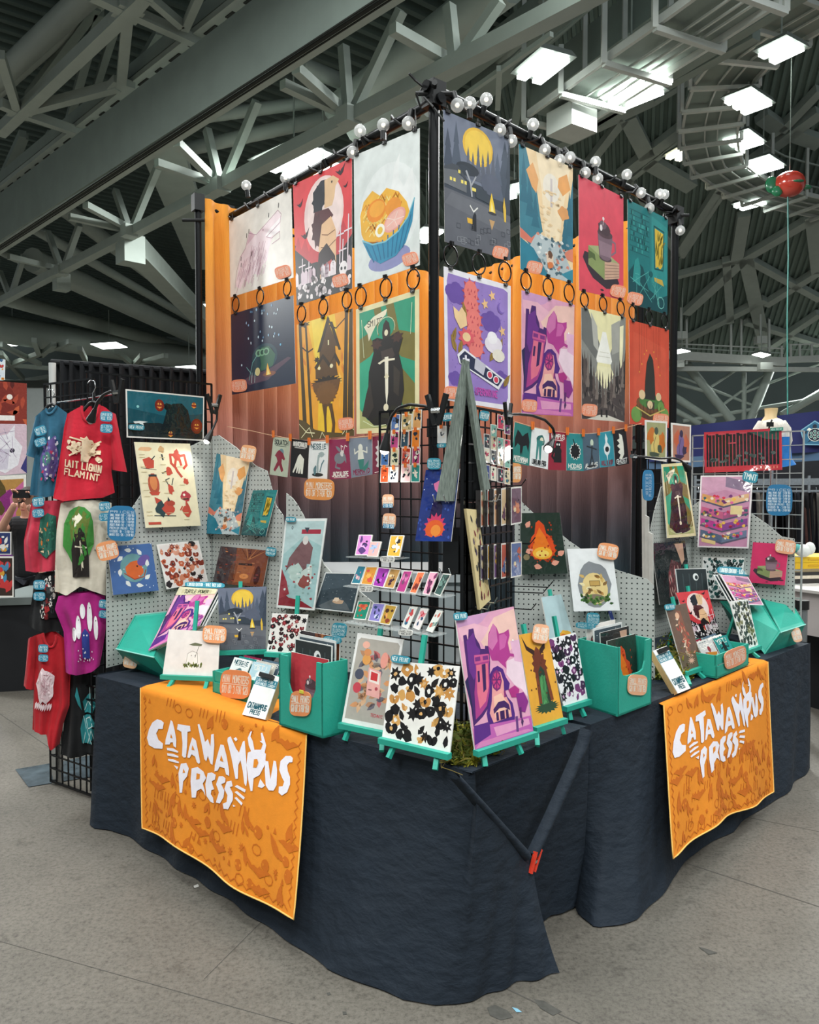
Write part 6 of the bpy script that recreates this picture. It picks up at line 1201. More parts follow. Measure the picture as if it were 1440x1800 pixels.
Pq, _ = easel([(689, 1162), (808, 1171), (791, 1323), (672, 1295)], [(683, 1333), (765, 1354)], 'teal easel with the black and gold sheet, nearest the corner', 'white sheet of black and gold creatures', a_sheet('#f2efe8', ['#191718', '#211d1c', '#191718', '#c98f4a', '#d9a45c', '#191718'], 50, '#f6f4f0', 7, .092, ['#e0b070', '#f2efe8', '#191718']), .80, 14, (747, 1116))
newtag(rot_px(704, 1159, 34, 14, 8), Pq, .01, 'blue NEW PRINT tag on the black and gold sheet')
Pz, _ = easel([(801, 1088), (903, 1066), (937, 1285), (835, 1318)], [(853, 1348), (917, 1326)], 'teal easel with the castle print, at the table corner', 'tall pink print of a purple castle, front right of the corner', a_castle, .80, 14)
newtag(rot_px(810, 1083, 24, 14, -6), Pz, .012, 'blue NEW PRINT tag on the tall castle print')
Py, _ = easel([(912, 1116), (962, 1107), (990, 1261), (938, 1277)], [(945, 1312), (992, 1290)], 'teal easel with the yellow horned-beast print', 'yellow print with a horned brown beast', a_beast, .80, 14, (920, 1097))
sign(rot_px(951, 1114, 28, 34, 8), Py, .012, SMALLP, 'orange tag on the yellow horned-beast print', '#f2b48c')
easel([(962, 1124), (1012, 1112), (1033, 1228), (991, 1241)], [(1028, 1260), (1003, 1266)], 'teal easel with the black and violet sheet', 'white sheet crowded with black and violet monsters', a_sheet('#efecee', ['#1c1a20', '#241f2a', '#1c1a20', '#7a3a72', '#4a2a4e'], 60, '#f4f2f2', 9, .085, ['#c9a0c0', '#efecee']), .80, 14, (974, 1083))
easel([(952, 1050), (1003, 1042), (1022, 1165), (975, 1175)], [], 'teal easel behind, holding the pale noodle print', 'pale blue print with orange noodles, behind the violet sheet', lambda A: (A.r(0, 0, 1, 1, '#b9d2d6'), A.e(.55, .38, .3, .1, '#e8a23c'), A.blob(.58, .42, .2, .09, '#f2b73c'), A.e(.5, .4, .1, .05, '#d9782a'), A.p([(.24, .32), (.86, .36), (.74, .14), (.36, .14)], '#2f8fb4')), .80, 14, (966, 1036))
Pd, _ = easel([(1066, 1066), (1115, 1057), (1138, 1142), (1093, 1150)], [], 'teal easel behind the right box, holding the blue dragon print', 'dark blue print with pink fire, behind the right box', a_drag, .86, 14, (1090, 1050))
newtag(rot_px(1072, 1055, 20, 18, -4), Pd, .012, 'blue three-line tag on the dark blue dragon print', ('NEW PRINT', 'BLEEDING', 'EDGE'))
Pr2, _ = easel([(1170, 1068), (1206, 1060), (1235, 1169), (1202, 1180)], [(1213, 1205), (1239, 1193)], 'teal easel with the tall brown print on the right towel', 'tall narrow brown print of pale bones', a_redskel, .79, 14, (1182, 1049), SLEEVE)
newtag(rot_px(1178, 1067, 18, 11, -6), Pr2, .01, 'small blue tag on the tall brown print')
easel([(1188, 1042), (1244, 1037), (1266, 1116), (1222, 1123)], [], 'teal easel behind the tall brown print', 'small red print of the bird figure and moon', a_raven, .84, 12, (1209, 1030), SLEEVE)
easel([(1187, 1000), (1242, 999), (1252, 1090), (1198, 1094)], [], 'teal easel farthest back, holding the black print', 'black sleeved print with a white swirl', a_dark2, .90, 8, (1206, 992), SLEEVE)
easel([(1283, 1057), (1315, 1053), (1333, 1134), (1307, 1143)], [(1335, 1157), (1312, 1164)], 'small teal easel before the far flip box', 'narrow white sheet of dark green leaves', a_sheet('#e9e9e2', ['#2c3a34', '#3a4a42', '#1f2a26', '#7a7a4a'], 60, '#f2f2ee', 10, .07), .79, 14)
newtag(rot_px(1232, 999, 20, 7, 0), Pr2, -.55, 'small blue tag on the black swirl print')
# ---- browse boxes
def board(pts, N, th=.008): 
    mb = MB(); bk = [p-N*th for p in pts]; mb.face(pts); mb.face(bk[::-1])
    for i in range(len(pts)): j = (i+1) % len(pts); mb.face([pts[i], bk[i], bk[j], pts[j]])
    return mb
def browse_box(bl, br, bs, topc, label, left_first=True, notch=(.2, .86, .48)):
    """bl,br: front bottom corners px; bs: bottom far corner of the visible side px; topc: px of the top at corner"""
    b0, b1 = uz(*bl, ZTAB), uz(*br, ZTAB); corner = b1 if left_first else b0; s = uz(*bs, ZTAB); dep = s-corner; d = (b1-b0)
    n0 = V((d.y, -d.x, 0)).normalized()
    if (EYE-b0).dot(n0) < 0: n0 = -n0
    h = up(*topc, corner, n0).z-ZTAB; dn = -n0*dep.length*.92 if dep.dot(n0) > -.05 else dep
    t = thing('browse_box', (b0+b1)*.5+dn*.5, label, 'box', 'teal browse boxes'); H = UP*h
    def fp(s_, k): return b0+d*s_+H*k
    s0, s1, kb = notch
    outl = [fp(0, 0), fp(1, 0), fp(1, 1), fp(s1, 1), fp(s1-.02, kb+.14), fp(s1-.08, kb+.03), fp(s1-.18, kb), fp(s0+.18, kb), fp(s0+.08, kb+.03), fp(s0+.02, kb+.14), fp(s0, 1), fp(0, 1)]
    board(outl, n0).build('front', TEAL, t)
    for p in (b0, b1):
        sd = d.normalized() if p is b1 else -d.normalized(); board([p, p+dn, p+dn+H, p+H], sd).build('side', TEAL, t)
    board([b0+dn, b1+dn, b1+dn+H, b0+dn+H], n0).build('back', TEAL, t); board([b0+UP*.008, b1+UP*.008, b1+dn+UP*.008, b0+dn+UP*.008], UP).build('base', TEAL, t)
    return b0, d, dn, H, n0
def box_prints(info, arts, k0=.25, dk=.1, rise=1.12, lean=.25, w=(.08, .92), labels=None):
    b0, d, dn, H, n0 = info
    for i, (art, lab, up_) in enumerate(arts):
        f = k0+dk*i; base = b0+dn*f+UP*.012; a = base+d*w[0]; b = base+d*w[1]; tv = (H*up_+dn*lean*.4)
        N = (b-a).cross(tv).normalized()
        if N.dot(n0) < 0: N = -N
        card('art_print', [a+tv, b+tv, b, a], N, art, lab, 'print', 'prints filed in the boxes', .004, WH, SLEEVE)
I2 = browse_box((491, 1274), (568, 1298), (609, 1288), (568, 1167), 'big teal browse box between the business-card sign and the easels')
box_prints(I2, [(lambda A: a_mug(A, '#c9404a'), 'red mug print at the front of the big left box', .98), (a_dark2, 'black print with white margin behind the red mug print', 1.16), (a_glare, 'grey sleeved print near the back of the left box', 1.22), (a_brownlib, 'backmost print in the left box, edge showing', 1.26)], .3, .16)
Pfr = (I2[0], I2[4]); sign(rot_px(528, 1237, 37, 44, 4), Pfr, .006, SMALLP, 'orange SMALL PRINTS sign on the front of the big left box', '#f0965e')
MB().box(up(530, 1216, *off(Pfr, .008)), (.022, .004, .012), rot=math.atan2(I2[1].y, I2[1].x)).build('tape_strip', mat('yellow_tape', '#d9d24a', .6), None, origin=up(530, 1216, *off(Pfr, .008)), label='yellow tape above the sign on the big left box', cat='tape')
newtag(rot_px(584, 1125, 32, 12, 6), (I2[0]+I2[2]*.75, I2[4]), .0, 'wide blue divider tag standing in the big left box', ('SAMPLE SIZE', 'PREMIUM')); newtag(rot_px(596, 1108, 26, 26, 6), (I2[0]+I2[2]*.9, I2[4]), .0, 'tall blue divider tag at the back of the big left box', ('NEW PRINT', 'BLEEDING', 'EDGE'))
I3 = browse_box((1086, 1260), (1145, 1237), (1018, 1238), (1090, 1138), 'big teal browse box at the start of the right table', False, (.06, .82, .55))
box_prints(I3, [(a_fire, 'dark campfire print at the front of the right box', 1.0), (a_dark, 'dark print filed second in the right box', 1.1), (a_glare, 'sleeved print filed third in the right box', 1.14), (a_sheet('#efeae4', ['#b9404a', '#241c1e'], 20), 'white print filed at the back of the right box', 1.16)], .25, .18)
Pfr3 = (I3[0], I3[4]); sign(rot_px(1121, 1204, 34, 36, 4), Pfr3, .006, SMALLP, 'pale orange sign on the front of the right box', '#f2b48c')
newtag(rot_px(1030, 1100, 34, 11, 4), (I3[0]+I3[2]*.8, I3[4]), 0, 'wide blue divider tag in the right box', ('SAMPLE SIZE', 'PREMIUM')); newtag(rot_px(1043, 1088, 22, 22, 4), (I3[0]+I3[2]*.85, I3[4]), 0, 'tall blue divider tag in the right box', ('NEW PRINT', 'BLEEDING', 'EDGE'))
# tilted flip boxes at both far ends
def flip_box(fl, fr_, tl, tr_, cl, cr, z0, z1, label, arts, gx, side_r):
    """front panel px (lower edge fl,fr at height z0; upper edge tl,tr at z1); cl,cr = contact line on the table"""
    a, b, c_, d_ = uz(*fl, z0), uz(*fr_, z0), uz(*tr_, z1), uz(*tl, z1); e, f = uz(*cl, ZTAB), uz(*cr, ZTAB)
    t = thing('flip_box', (e+f)*.5, label, 'box', 'tilted teal flip boxes'); N = (b-a).cross(d_-a).normalized()
    if N.dot(EYE-a) < 0: N = -N
    board([a, b, c_, d_], N).build('front_panel', TEAL, t); back = (e-a)*1.0; N2 = (b-a).cross(e-a).normalized()
    if N2.dot(EYE-a) < 0: N2 = -N2
    board([a, b, f, e], N2).build('bottom_panel', TEAL, t)
    w = (b-a)
    ins = -N*.16
    for p, q_, r_, s_ in ((a, d_, d_+ins, e), (b, c_, c_+ins, f)):
        nn = w.normalized() if p is b else -w.normalized(); board([p, q_, r_, s_], nn, .006).build('side_panel', TEAL, t)
    pe = mat('teal_edge_highlight', '#8fd6c8', .5); MB().bar(a+N*.001, b+N*.001, .006, .006, upv=N).build('pale_edge', pe, t); MB().bar(d_+N*.001, c_+N*.001, .006, .006, upv=N).build('pale_edge', pe, t)  # pale bars painted in as the highlight along the panel edges
    return (a, N)
Fb = flip_box((204, 1141), (271, 1156), (237, 1082), (293, 1076), (228, 1172), (300, 1196), .86, 1.0, 'tilted teal flip box at the left end of the table', None, 0, 0)
for k, (art, lab, o) in enumerate(((a_turtle, 'pink castle print headed TURTLE POWER in the left flip box', .004), (a_dark2, 'print edge behind the TURTLE POWER print', -.012), (a_glare, 'sleeved print deeper in the left flip box', -.024))):
    dx = k*5; P = off(Fb, o); q = quad3([(316+dx, 1032+dx*.3), (383+dx, 1036+dx*.3), (351+dx, 1100), (261+dx, 1144)], P); card('art_print', q, P[1], art, lab, 'print', 'prints filed in the boxes', .004, WH, SLEEVE)
sign([(222, 1143), (243, 1147), (240, 1177), (214, 1172)], (uz(228, 1146, .84), V((-.2, -.97, .1)).normalized()), .02, SMALLP, 'pale orange tag under the left flip box', '#f2bd8e')
newtag(rot_px(360, 1028, 70, 10, 2), off(Fb, -.03), 0, 'long blue tag along the top of the left flip box', ('LIMITED EDITION - WHILE THEY LAST',))
Fr = flip_box((1416, 1098), (1372, 1112), (1386, 1049), (1338, 1047), (1399, 1132), (1345, 1150), .86, 1.0, 'tilted teal flip box at the far right end', None, 0, 0)
for k, (art, lab, o) in enumerate(((a_building, 'pink building print in the far right flip box', .004), (a_dark2, 'print edge behind the building print in the flip box', -.014), (a_glare, 'sleeved print deepest in the far right flip box', -.028))):
    dx = -k*6; P = off(Fr, o); q = quad3([(1266+dx, 1010), (1315+dx, 1014), (1343+dx, 1064), (1296+dx, 1062)], P); card('art_print', q, P[1], art, lab, 'print', 'prints filed in the boxes', .004, WH, SLEEVE)
MBl = board([uz(1372, 1112, .86), uz(1345, 1150, ZTAB), uz(1290, 1105, .80), uz(1265, 1056, 1.0), uz(1338, 1060, .99)], V((-.6, -.7, .2)).normalized()); MBl.build('wing_board', TEAL, None, origin=uz(1345, 1150, ZTAB), label='large teal board left of the far right flip box', cat='board')
sign([(1389, 1106), (1406, 1102), (1412, 1127), (1396, 1130)], (uz(1394, 1106, .85), V((.1, -.99, .1)).normalized()), .02, SMALLP, 'pale orange tag under the far right flip box', '#f2bd9a')
newtag(rot_px(1291, 1004, 60, 14, 5), off(Fr, -.05), 0, 'long blue tag along the far right flip box', ('LIMITED EDITION - LAST ONES',))
# ---- trays of mini monsters
def tray(bl, br, bs, h, label, left_first=True):
    b0, b1 = uz(*bl, ZTAB+.006), uz(*br, ZTAB+.006); corner = b1 if left_first else b0; d = b1-b0; n0 = V((d.y, -d.x, 0)).normalized()
    if (EYE-b0).dot(n0) < 0: n0 = -n0
    dn = -n0*.17; t = thing('card_tray', (b0+b1)*.5+dn*.5, label, 'tray', 'teal card trays'); H = UP*h
    board([b0, b1, b1+H*.5, b0+H*.5], n0).build('lower_rail', TEAL, t); board([b0-n0*.004+H*.55, b1-n0*.004+H*.55, b1-n0*.004+H, b0-n0*.004+H], n0).build('upper_rail', TEAL, t)
    for p in (b0, b1):
        sd = d.normalized() if p is b1 else -d.normalized(); board([p, p+dn, p+dn+H, p+H], sd).build('side', TEAL, t)
    board([b0+dn, b1+dn, b1+dn+H, b0+dn+H], n0).build('back', TEAL, t); board([b0+UP*.006, b1+UP*.006, b1+dn+UP*.006, b0+dn+UP*.006], UP).build('base', TEAL, t)
    return b0, d, dn, H, n0
T1_ = tray((374, 1217), (448, 1238), None, .10, 'teal tray of small cards on the left towel'); T2_ = tray((1260, 1192), (1316, 1168), None, .11, 'teal tray of small cards on the right towel', False)
def tray_cards(info, names, lab):
    b0, d, dn, H, n0 = info
    for i, (nm, bg, fg) in enumerate(names):
        col, r = i % 2, i//2; f = .2+.17*r; a = b0+dn*f+d*(.06+.46*col)+UP*.012; b = a+d*.42; tv = UP*.135+dn*.45; N = (b-a).cross(tv).normalized()
        if N.dot(n0) < 0: N = -N
        card('mini_print', [a+tv, b+tv, b, a], N, a_mini(bg, nm, fg, ['neck', 'ape', 'alien', 'moth', 'beast', 'fish', 'legs', 'flame'][(i*3+len(lab)) % 8], '#2c5a64' if bg[1] in 'def' else '#f2efe6', True), '%s card %s in the %s' % (nm, ['at the front left', 'at the front right', 'second row left', 'second row right', 'back row left', 'back row right'][i], lab), 'card', 'small cards in the trays', .003, WH, SLEEVE)
tray_cards(T1_, [('NESSIE', '#eef0ee', '#5a7a80'), ('YETI', '#b9d6e0', '#e9f2f4'), ('MOTHMAN', '#2f8a86', '#1d2426'), ('HODAG', '#c9c6bc', '#8a3a42'), ('JACKALOPE', '#8a2c4a', '#8a94a0'), ('ALIENS', '#5a7080', '#22282c')], 'left tray')
tray_cards(T2_, [('LOCH', '#c9c6c4', '#8a3a42'), ('YETI', '#2f8a86', '#22282c'), ('GHOST', '#d9d6d0', '#6a7076'), ('HODAG', '#efece6', '#8a3a42'), ('WUMPUS', '#8a2438', '#1d1d20'), ('ALIENS', '#5a7080', '#22282c')], 'right tray')
sign(rot_px(414, 1203, 54, 50, 6), (T1_[0], T1_[4]), .008, MINI, 'large orange MINI MONSTERS sign on the left tray', '#f0965e'); sign([(1272, 1147), (1311, 1132), (1313, 1163), (1276, 1180)], (T2_[0], T2_[4]), .008, MINI, 'orange MINI MONSTERS sign on the right tray', '#f0a07a')
sign([(1239, 1147), (1261, 1145), (1260, 1160), (1240, 1160)], (uz(1250, 1185, ZTAB), V((-.7, -.71, 0))), .0, [], 'orange tape patch on the side of the right tray', '#d98a2c', name='tape_patch', cat='tape', outline=[(0, 0), (1, 0), (1, 1), (0, 1)])
# ---- business card signs
WOOD = mat('pale_wood', '#d9b07a', .6, noise=.12, nscale=18, stretch=(1, 8, 1))
def biz(px, label, depth, side):
    q, (b0, N) = lean_quad(px, ZTAB+.004, 32); t = thing('business_card_sign', b0, label, 'sign', 'business-card signs')
    bk = [p-N*depth for p in q]; MB().hexa([bk[3], bk[2], q[2]-N*.003, q[3]-N*.003, bk[0], bk[1], q[1]-N*.003, q[0]-N*.003]).build('wooden_block', WOOD, t)
    def f(A):
        A.r(0, 0, 1, 1, '#f4f2ee'); A.r(0, .70, 1, .88, '#2f7f92'); A.t('LOOKING FOR A', .06, .80, .88, .055, '#eef6f6', sw=.2); A.t('BUSINESS CARD?', .06, .72, .88, .055, '#eef6f6', sw=.2); A.t('CATAWAMPUS', .1, .18, .8, .12, '#22606e', sw=.22); A.t('PRESS', .28, .06, .42, .09, '#22606e', sw=.22)
    o = card('printed_face', q, N, f, None, None, None, .003, WH, PRINT, parent=t)
    a, b = q[0].lerp(q[3], .02), q[1].lerp(q[2], .02); r = MB(); m_ = (a.lerp(b, .5)); w = (b-a)*.3; hh = (q[3]-q[0])*.09
    r.hexa([m_-w+hh, m_+w+hh, m_+w+hh+N*.02, m_-w+hh+N*.02, m_-w, m_+w, m_+w+N*.02, m_-w+N*.02]); r.build('card_reader', BLKPL, t)
biz([(455, 1180), (492, 1190), (466, 1265), (426, 1256)], 'white LOOKING FOR A BUSINESS CARD block on the left towel', .03, 1); biz([(1148, 1144), (1172, 1135), (1214, 1210), (1192, 1219)], 'white LOOKING FOR A BUSINESS CARD block on the right towel', .03, -1)
# ---- moss
MOSS = [mat('green_moss', '#5f6a2a', .95, noise=.3, nscale=30), mat('yellow_moss', '#9a9430', .95, noise=.3, nscale=30)]
def moss(c, rx, ry, h, label, seed, n=900, strands=26, off_y=True):
    rn = random.Random(seed); mb = MB(); mb2 = MB()
    for i in range(n):
        a, r = rn.uniform(0, 6.28), math.sqrt(rn.random()); x, y = c.x+rx*r*math.cos(a), c.y+ry*r*math.sin(a); z = c.z+h*(1-r*r)*rn.uniform(.2, 1)
        p = V((x, y, z)); d = V((rn.uniform(-1, 1), rn.uniform(-1, 1), rn.uniform(-.3, 1))).normalized()*rn.uniform(.01, .028); s = d.cross(V((rn.random(), rn.random(), rn.random()))).normalized()*.005
        (mb2 if (i % 3 == 0 or (x-c.x)+(c.y-y) > rx*.6) else mb).face([p-s, p+s, p+d+s*.4, p+d-s*.4])
    t = thing('moss_clump', c, label, 'moss', 'moss on the tables'); mb.build('green_tufts', MOSS[0], t, kind='stuff'); mb2.build('yellow_tufts', MOSS[1], t, kind='stuff')
    mb = MB(); mb.sphere(c+UP*h*.15, (rx*.8, ry*.8, h*.5), 12, 6); mb.build('mound', MOSS[0], t, smooth=True)
    if strands:
        mb = MB()
        for i in range(strands):
            p = c+V((rn.uniform(-rx, rx), rn.uniform(-ry, ry), h*.6)); pts = [p]
            for k in range(4): p = p+V((rn.uniform(-.04, .04), rn.uniform(-.04, .02), rn.uniform(-.02, .012))); pts.append(V((p.x, p.y, max(p.z, c.z+.003))))
            mb.tube(pts, .0014, 4)
        mb.build('twigs', mat('dry_twig', '#7a6a34', .9), t, kind='stuff')
moss(uz(820, 1315, ZTAB)+UP*.0, .13, .10, .10, 'green moss clump at the corner between the two easels', 3); moss(uz(812, 1340, ZTAB), .06, .035, .035, 'small yellow moss tuft at the very corner', 4, 350, 6); moss(uz(1176, 1190, ZTAB), .11, .12, .22, 'tall moss clump behind the right business-card sign', 5, 900, 10)
# ================================================================ wire grid tower, card shelves, string of mini prints
GRIDM = mat('black_grid_wire', '#17181a', .35, .5, noise=.1, nscale=30)
def gridwall(A_, B_, z0, z1, cx, cz, label, m_=None, r=.003, feet=True, name='gridwall'):
    A_ = V((A_[0], A_[1], 0)); B_ = V((B_[0], B_[1], 0)); t = thing(name, V((A_.x, A_.y, z0)), label, 'grid panel', 'wire grid panels')
    mb = MB(); m_ = m_ or GRIDM
    for i in range(cx+1): p = A_.lerp(B_, i/cx); mb.bar(p+UP*z0, p+UP*z1, r*2 if 0 < i < cx else r*3.2)
    mb.build('upright_wires', m_, t, kind='stuff'); mb = MB(); n = int(round((z1-z0)/cz)); nn = vplane(A_, B_)[1]*r
    for k in range(n+1): z = z0+(z1-z0)*k/n; mb.bar(A_+UP*z+nn, B_+UP*z+nn, r*2 if 0 < k < n else r*3)
    mb.build('cross_wires', m_, t, kind='stuff'); return t, vplane(A_, B_)
GC = uz(820, 1300, ZTAB); GC.z = 0; GA = V((-.119, 3.204, 0)); GB = V((.425, 3.32, 0))
g1, GL1 = gridwall(GA, GC, ZTAB, 1.985, 8, .0695, 'left panel of the black wire grid tower'); g2, GL2 = gridwall(GC, GB, ZTAB, 1.985, 8, .0695, 'right panel of the black wire grid tower')
def cardpx(x0, y0, x1, y1, sk=0): return [(x0+sk, y0), (x1+sk, y0), (x1, y1), (x0, y1)]
def Z2(x, y): return (660+x/7.2, 690+y/7.2)
cols = ['#d9c9a4', '#3c4a8a', '#c93a5a', '#2c2a30', '#e88a3a', '#7ab0a0', '#f0e6d0', '#7a3a6a']
def pin(p, pl, nm='clothespin', m_=None, lab='', grp='mini orange clothespins', s=.022, w=.006):
    d = V((-pl[1].y, pl[1].x, 0)); t = thing(nm, p, lab, 'clothespin', grp)
    for sx in (-1, 1): MB().bar(p+pl[1]*.006+d*sx*w*.7-UP*s*.5, p+pl[1]*.006+d*sx*w*.9+UP*s*.5, w, .006, upv=pl[1]).build('jaw', m_ or ORNG, t)
minis = [((195, 275, 305, 485), '#5a7ab0', 'blue', 'top row, first'), ((325, 270, 460, 485), '#c9b07a', 'tan', 'top row, second'), ((470, 215, 580, 455), '#e0a868', 'orange-tan', 'top row, third'), ((185, 490, 290, 710), '#c24a86', 'magenta', 'second row, first'), ((320, 490, 415, 695), '#2c4a5a', 'dark teal', 'second row, second'), ((455, 465, 560, 695), '#e6832c', 'orange', 'second row, third'),
 ((65, 720, 165, 925), '#4a78b8', 'bright blue', 'third row, first'), ((190, 715, 290, 925), '#d9d6b0', 'cream', 'third row, second'), ((330, 700, 440, 910), '#b9412c', 'red', 'third row, third'), ((460, 700, 560, 905), '#a8386a', 'wine', 'third row, fourth'), ((60, 940, 165, 1140), '#e0592c', 'orange and navy', 'bottom row, first'), ((175, 940, 285, 1135), '#e9e6e0', 'black and white', 'bottom row, second'), ((320, 915, 440, 1135), '#f0c4c4', 'pale pink', 'bottom row, third'), ((450, 910, 560, 1135), '#2c8f84', 'teal', 'bottom row, fourth'), ((785, 420, 900, 640), '#eceae6', 'white', 'alone on the right side')]
GP = off(GL1, .012)
for i, ((x0, y0, x1, y1), bg, nm, wh) in enumerate(minis):
    sk = {'alone on the right side': 0}.get(wh, 1.2); a, b = Z2(x0, y0), Z2(x1, y1)
    fg = ['#1d1f24', '#22342c', '#1f2a3a'][i % 3] if bg[1] in '456789abcdef' else '#e9e2d0'
    q = quad3(cardpx(a[0], a[1], b[0], b[1], sk), GP)
    card('pocket_print', q, GP[1], a_rand(i+20, bg, [fg, fg, '#f2e9d8', bg], 8), '%s pocket print on the left grid panel, %s' % (nm, wh), 'card', 'pocket prints on the grid tower', .002, WH, SLEEVE)
    pp = up((a[0]+b[0])/2+sk, a[1]+1, *off(GP, .003)); pin(pp, GP, lab='mini peg holding the %s pocket print' % nm, s=.018, w=.004)
sign(rot_px(682, 881, 20, 24, 0), GP, .006, SMALLP, 'orange and blue tag on the grid, upper of the two', '#f0b48c', artf=lambda A: (A.r(.06, .02, .94, .32, '#2f80a8'), A.t('2 FOR $20', .12, .07, .76, .2, '#e6f4fa'))); sign(rot_px(684, 916, 23, 27, 4), GP, .006, SMALLP, 'orange and blue tag on the grid, lower of the two', '#f0b48c', artf=lambda A: (A.r(.06, .02, .94, .32, '#2f80a8'), A.t('2 FOR $20', .12, .07, .76, .2, '#e6f4fa')))
Pbl = (up(770, 950, *off(GL1, .07)), (GL1[1]*math.cos(.1)+UP*math.sin(.1)).normalized()); q = quad3([(749, 826), (808, 824), (793, 952), (730, 951)], Pbl); card('art_print', q, Pbl[1], a_drag, 'dark blue print with pink fire hooked on the left grid panel', 'print', 'prints on the grid tower', .004, WH, SLEEVE)
newtag(rot_px(763, 815, 24, 20, 0), Pbl, .008, 'blue three-line tag above the dark blue print on the grid', ('NEW PRINT', 'BLEEDING', 'EDGE')); newtag(rot_px(786, 733, 20, 15, -6), GP, .01, 'blue tag near the top of the left grid panel', ('PREMIUM',)); newtag(rot_px(776, 783, 16, 8, -6), GP, .012, 'little blue tag under the single white pocket print', ('NEW',)); newtag(rot_px(852, 731, 17, 18, 10), off(GL2, .01), .0, 'blue tag near the top of the right grid panel', ('PREMIUM',))
# right panel pocket prints
for r in range(4):
    for c_ in range(4):
        x0 = 851+c_*12; y0 = [742-(c_ == 2)*20-(c_ == 3)*14, 762, 787, 816][r]+c_*3.2; bg = cols[(r*3+c_*5) % 8]
        if r == 0 and c_ == 0: continue
        q = quad3([(x0, y0), (x0+10, y0+2), (x0+10, y0+27), (x0, y0+25)], off(GL2, .010)); fg = '#22242a' if bg[1] in '7cdef' else '#f0e6d8'
        card('pocket_print', q, GL2[1], a_rand(r*7+c_+60, bg, [fg, '#c93a5a', '#f4ecd8', '#2c6a7a', fg], 7), 'tiny pocket print on the right grid panel, row %s column %s' % (['one', 'two', 'three', 'four'][r], ['one', 'two', 'three', 'four'][c_]), 'card', 'pocket prints on the grid tower', .002, WH, SLEEVE)
# hanging packs of large sleeved prints around the corner
GREY = mat('cloudy_sleeve', '#7a847c', .12, spec=.6, noise=.45, nscale=9, stretch=(30, 30, 3)); DRKP = mat('black_print_backs', '#101214', .3, spec=.5, noise=.4, nscale=30, stretch=(60, 60, 1.5))
YEL = mat('cream_print_stack', '#ffffff', .2, attr=True, noise=.1, nscale=20, stretch=(30, 30, 4))
def pack(px, P, N, th, m_, label, cols_=None, art=None):
    q = quad3(px, (P, N)); t = thing('print_pack', (q[2]+q[3])*.5, label, 'print pack', 'packs of sleeved prints on the grid tower')
    mb = MB(); bk = [p-N*th for p in q]; mb.hexa([bk[3], bk[2], q[2], q[3], bk[0], bk[1], q[1], q[0]], cols_); mb.build('stacked_prints', m_, t)
    if art:
        mb = MB(); A = Art((q[0]-q[1]).length/(q[0]-q[3]).length); art(A); put_art(mb, q, N, A, .001); mb.build('front_print', YEL, t)
    mb = MB(); dd = (q[2]-q[3]).normalized()
    for k in (0, 1): b = q[3].lerp(q[2], .2+.6*k); mb.tube([b-N*(th+.02), b-UP*.004+N*.03, b+UP*.02+N*.045], .0024, 5)
    mb.build('wire_hook', CHROME, t, kind='stuff')
NLp = V((-.55, -.83, .04)).normalized(); NRp = V((.62, -.78, .04)).normalized(); Pk0 = GC+V((-.06, -.04, 1.6)); Pk1 = GC+V((.06, -.02, 1.6))
pack([(813, 634), (821, 634), (797, 881), (766, 880)], Pk0, NLp, .02, GREY, 'tall cloudy pack of sleeved prints, left side of the spire')
pack([(817, 631), (824, 637), (866, 879), (854, 880)], Pk1, NRp, .02, GREY, 'tall cloudy pack of sleeved prints, right side of the spire')
pack([(816, 660), (826, 655), (848, 880), (806, 885)], GC+V((0, .05, 1.5)), V((.05, -1, 0)).normalized(), .06, DRKP, 'upper black stack of print backs inside the spire'); pack([(812, 884), (846, 884), (852, 1072), (812, 1092)], GC+V((0, .05, 1.5)), V((.05, -1, 0)).normalized(), .06, DRKP, 'lower black stack of print backs at the grid corner')
pack([(820, 894), (840, 896), (863, 1054), (844, 1072)], GC+V((.03, -.03, 1.2)), NRp, .015, YEL, 'cream pack of long sleeved prints below the spire', '#e2cf9c', lambda A: A.many(40, lambda i, r: A.leaf(r.uniform(.2, .8), r.uniform(.05, .9), .08, .02, r.uniform(1.3, 1.8), r.choice(['#8a4a4a', '#4a4a4a', '#6a5a6a', '#d9c08a']))))
pack([(779, 927), (806, 927), (806, 1008), (778, 1007)], GC+V((-.02, -.03, 1.3)), NLp, .03, DRKP, 'dark green pack of sleeved prints left of the corner')
mb = MB(); p = GC+V((-.02, -.02, 0)); mb.bar(p+UP*ZTAB, p+UP*1.99, .012); mb.build('corner_upright', GRIDM, g1); 
rng = random.Random(3)
for lab, y0, y1, pal in (('upper', 858, 921, ['#d98a6a', '#b9503c', '#e6b48c', '#e9c9a0', '#7a5a6a']), ('lower', 955, 1014, ['#5a4a6a', '#d9a84a', '#7a5a84', '#c96a5a', '#6a7aa8'])):
    for k, (x0, x1) in enumerate(((845, 858), (857, 868), (868, 881), (881, 898), (898, 917))):
        P = (GC.lerp(GB, .2+.17*k)+GL2[1]*(.05+.02*k), GL2[1]); yy = (x0-845)*.1; q = quad3([(x0, y0+4-yy), (x1, y0+2-yy), (x1, y1+2-yy*.7), (x0, y1+6-yy*.7)], P)
        card('small_print', q, P[1], a_rand(k+len(lab)*9, pal[k], [rng.choice(pal), '#2c2430', '#f2dcb4', rng.choice(pal)], 10), 'small sleeved print on the %s hooks of the right grid, %s' % (lab, ['first from the corner', 'second from the corner', 'third from the corner', 'fourth from the corner', 'outermost']
        [k]), 'print', 'small prints hooked on the right grid panel', .02, '#2a2624', SLEEVE)
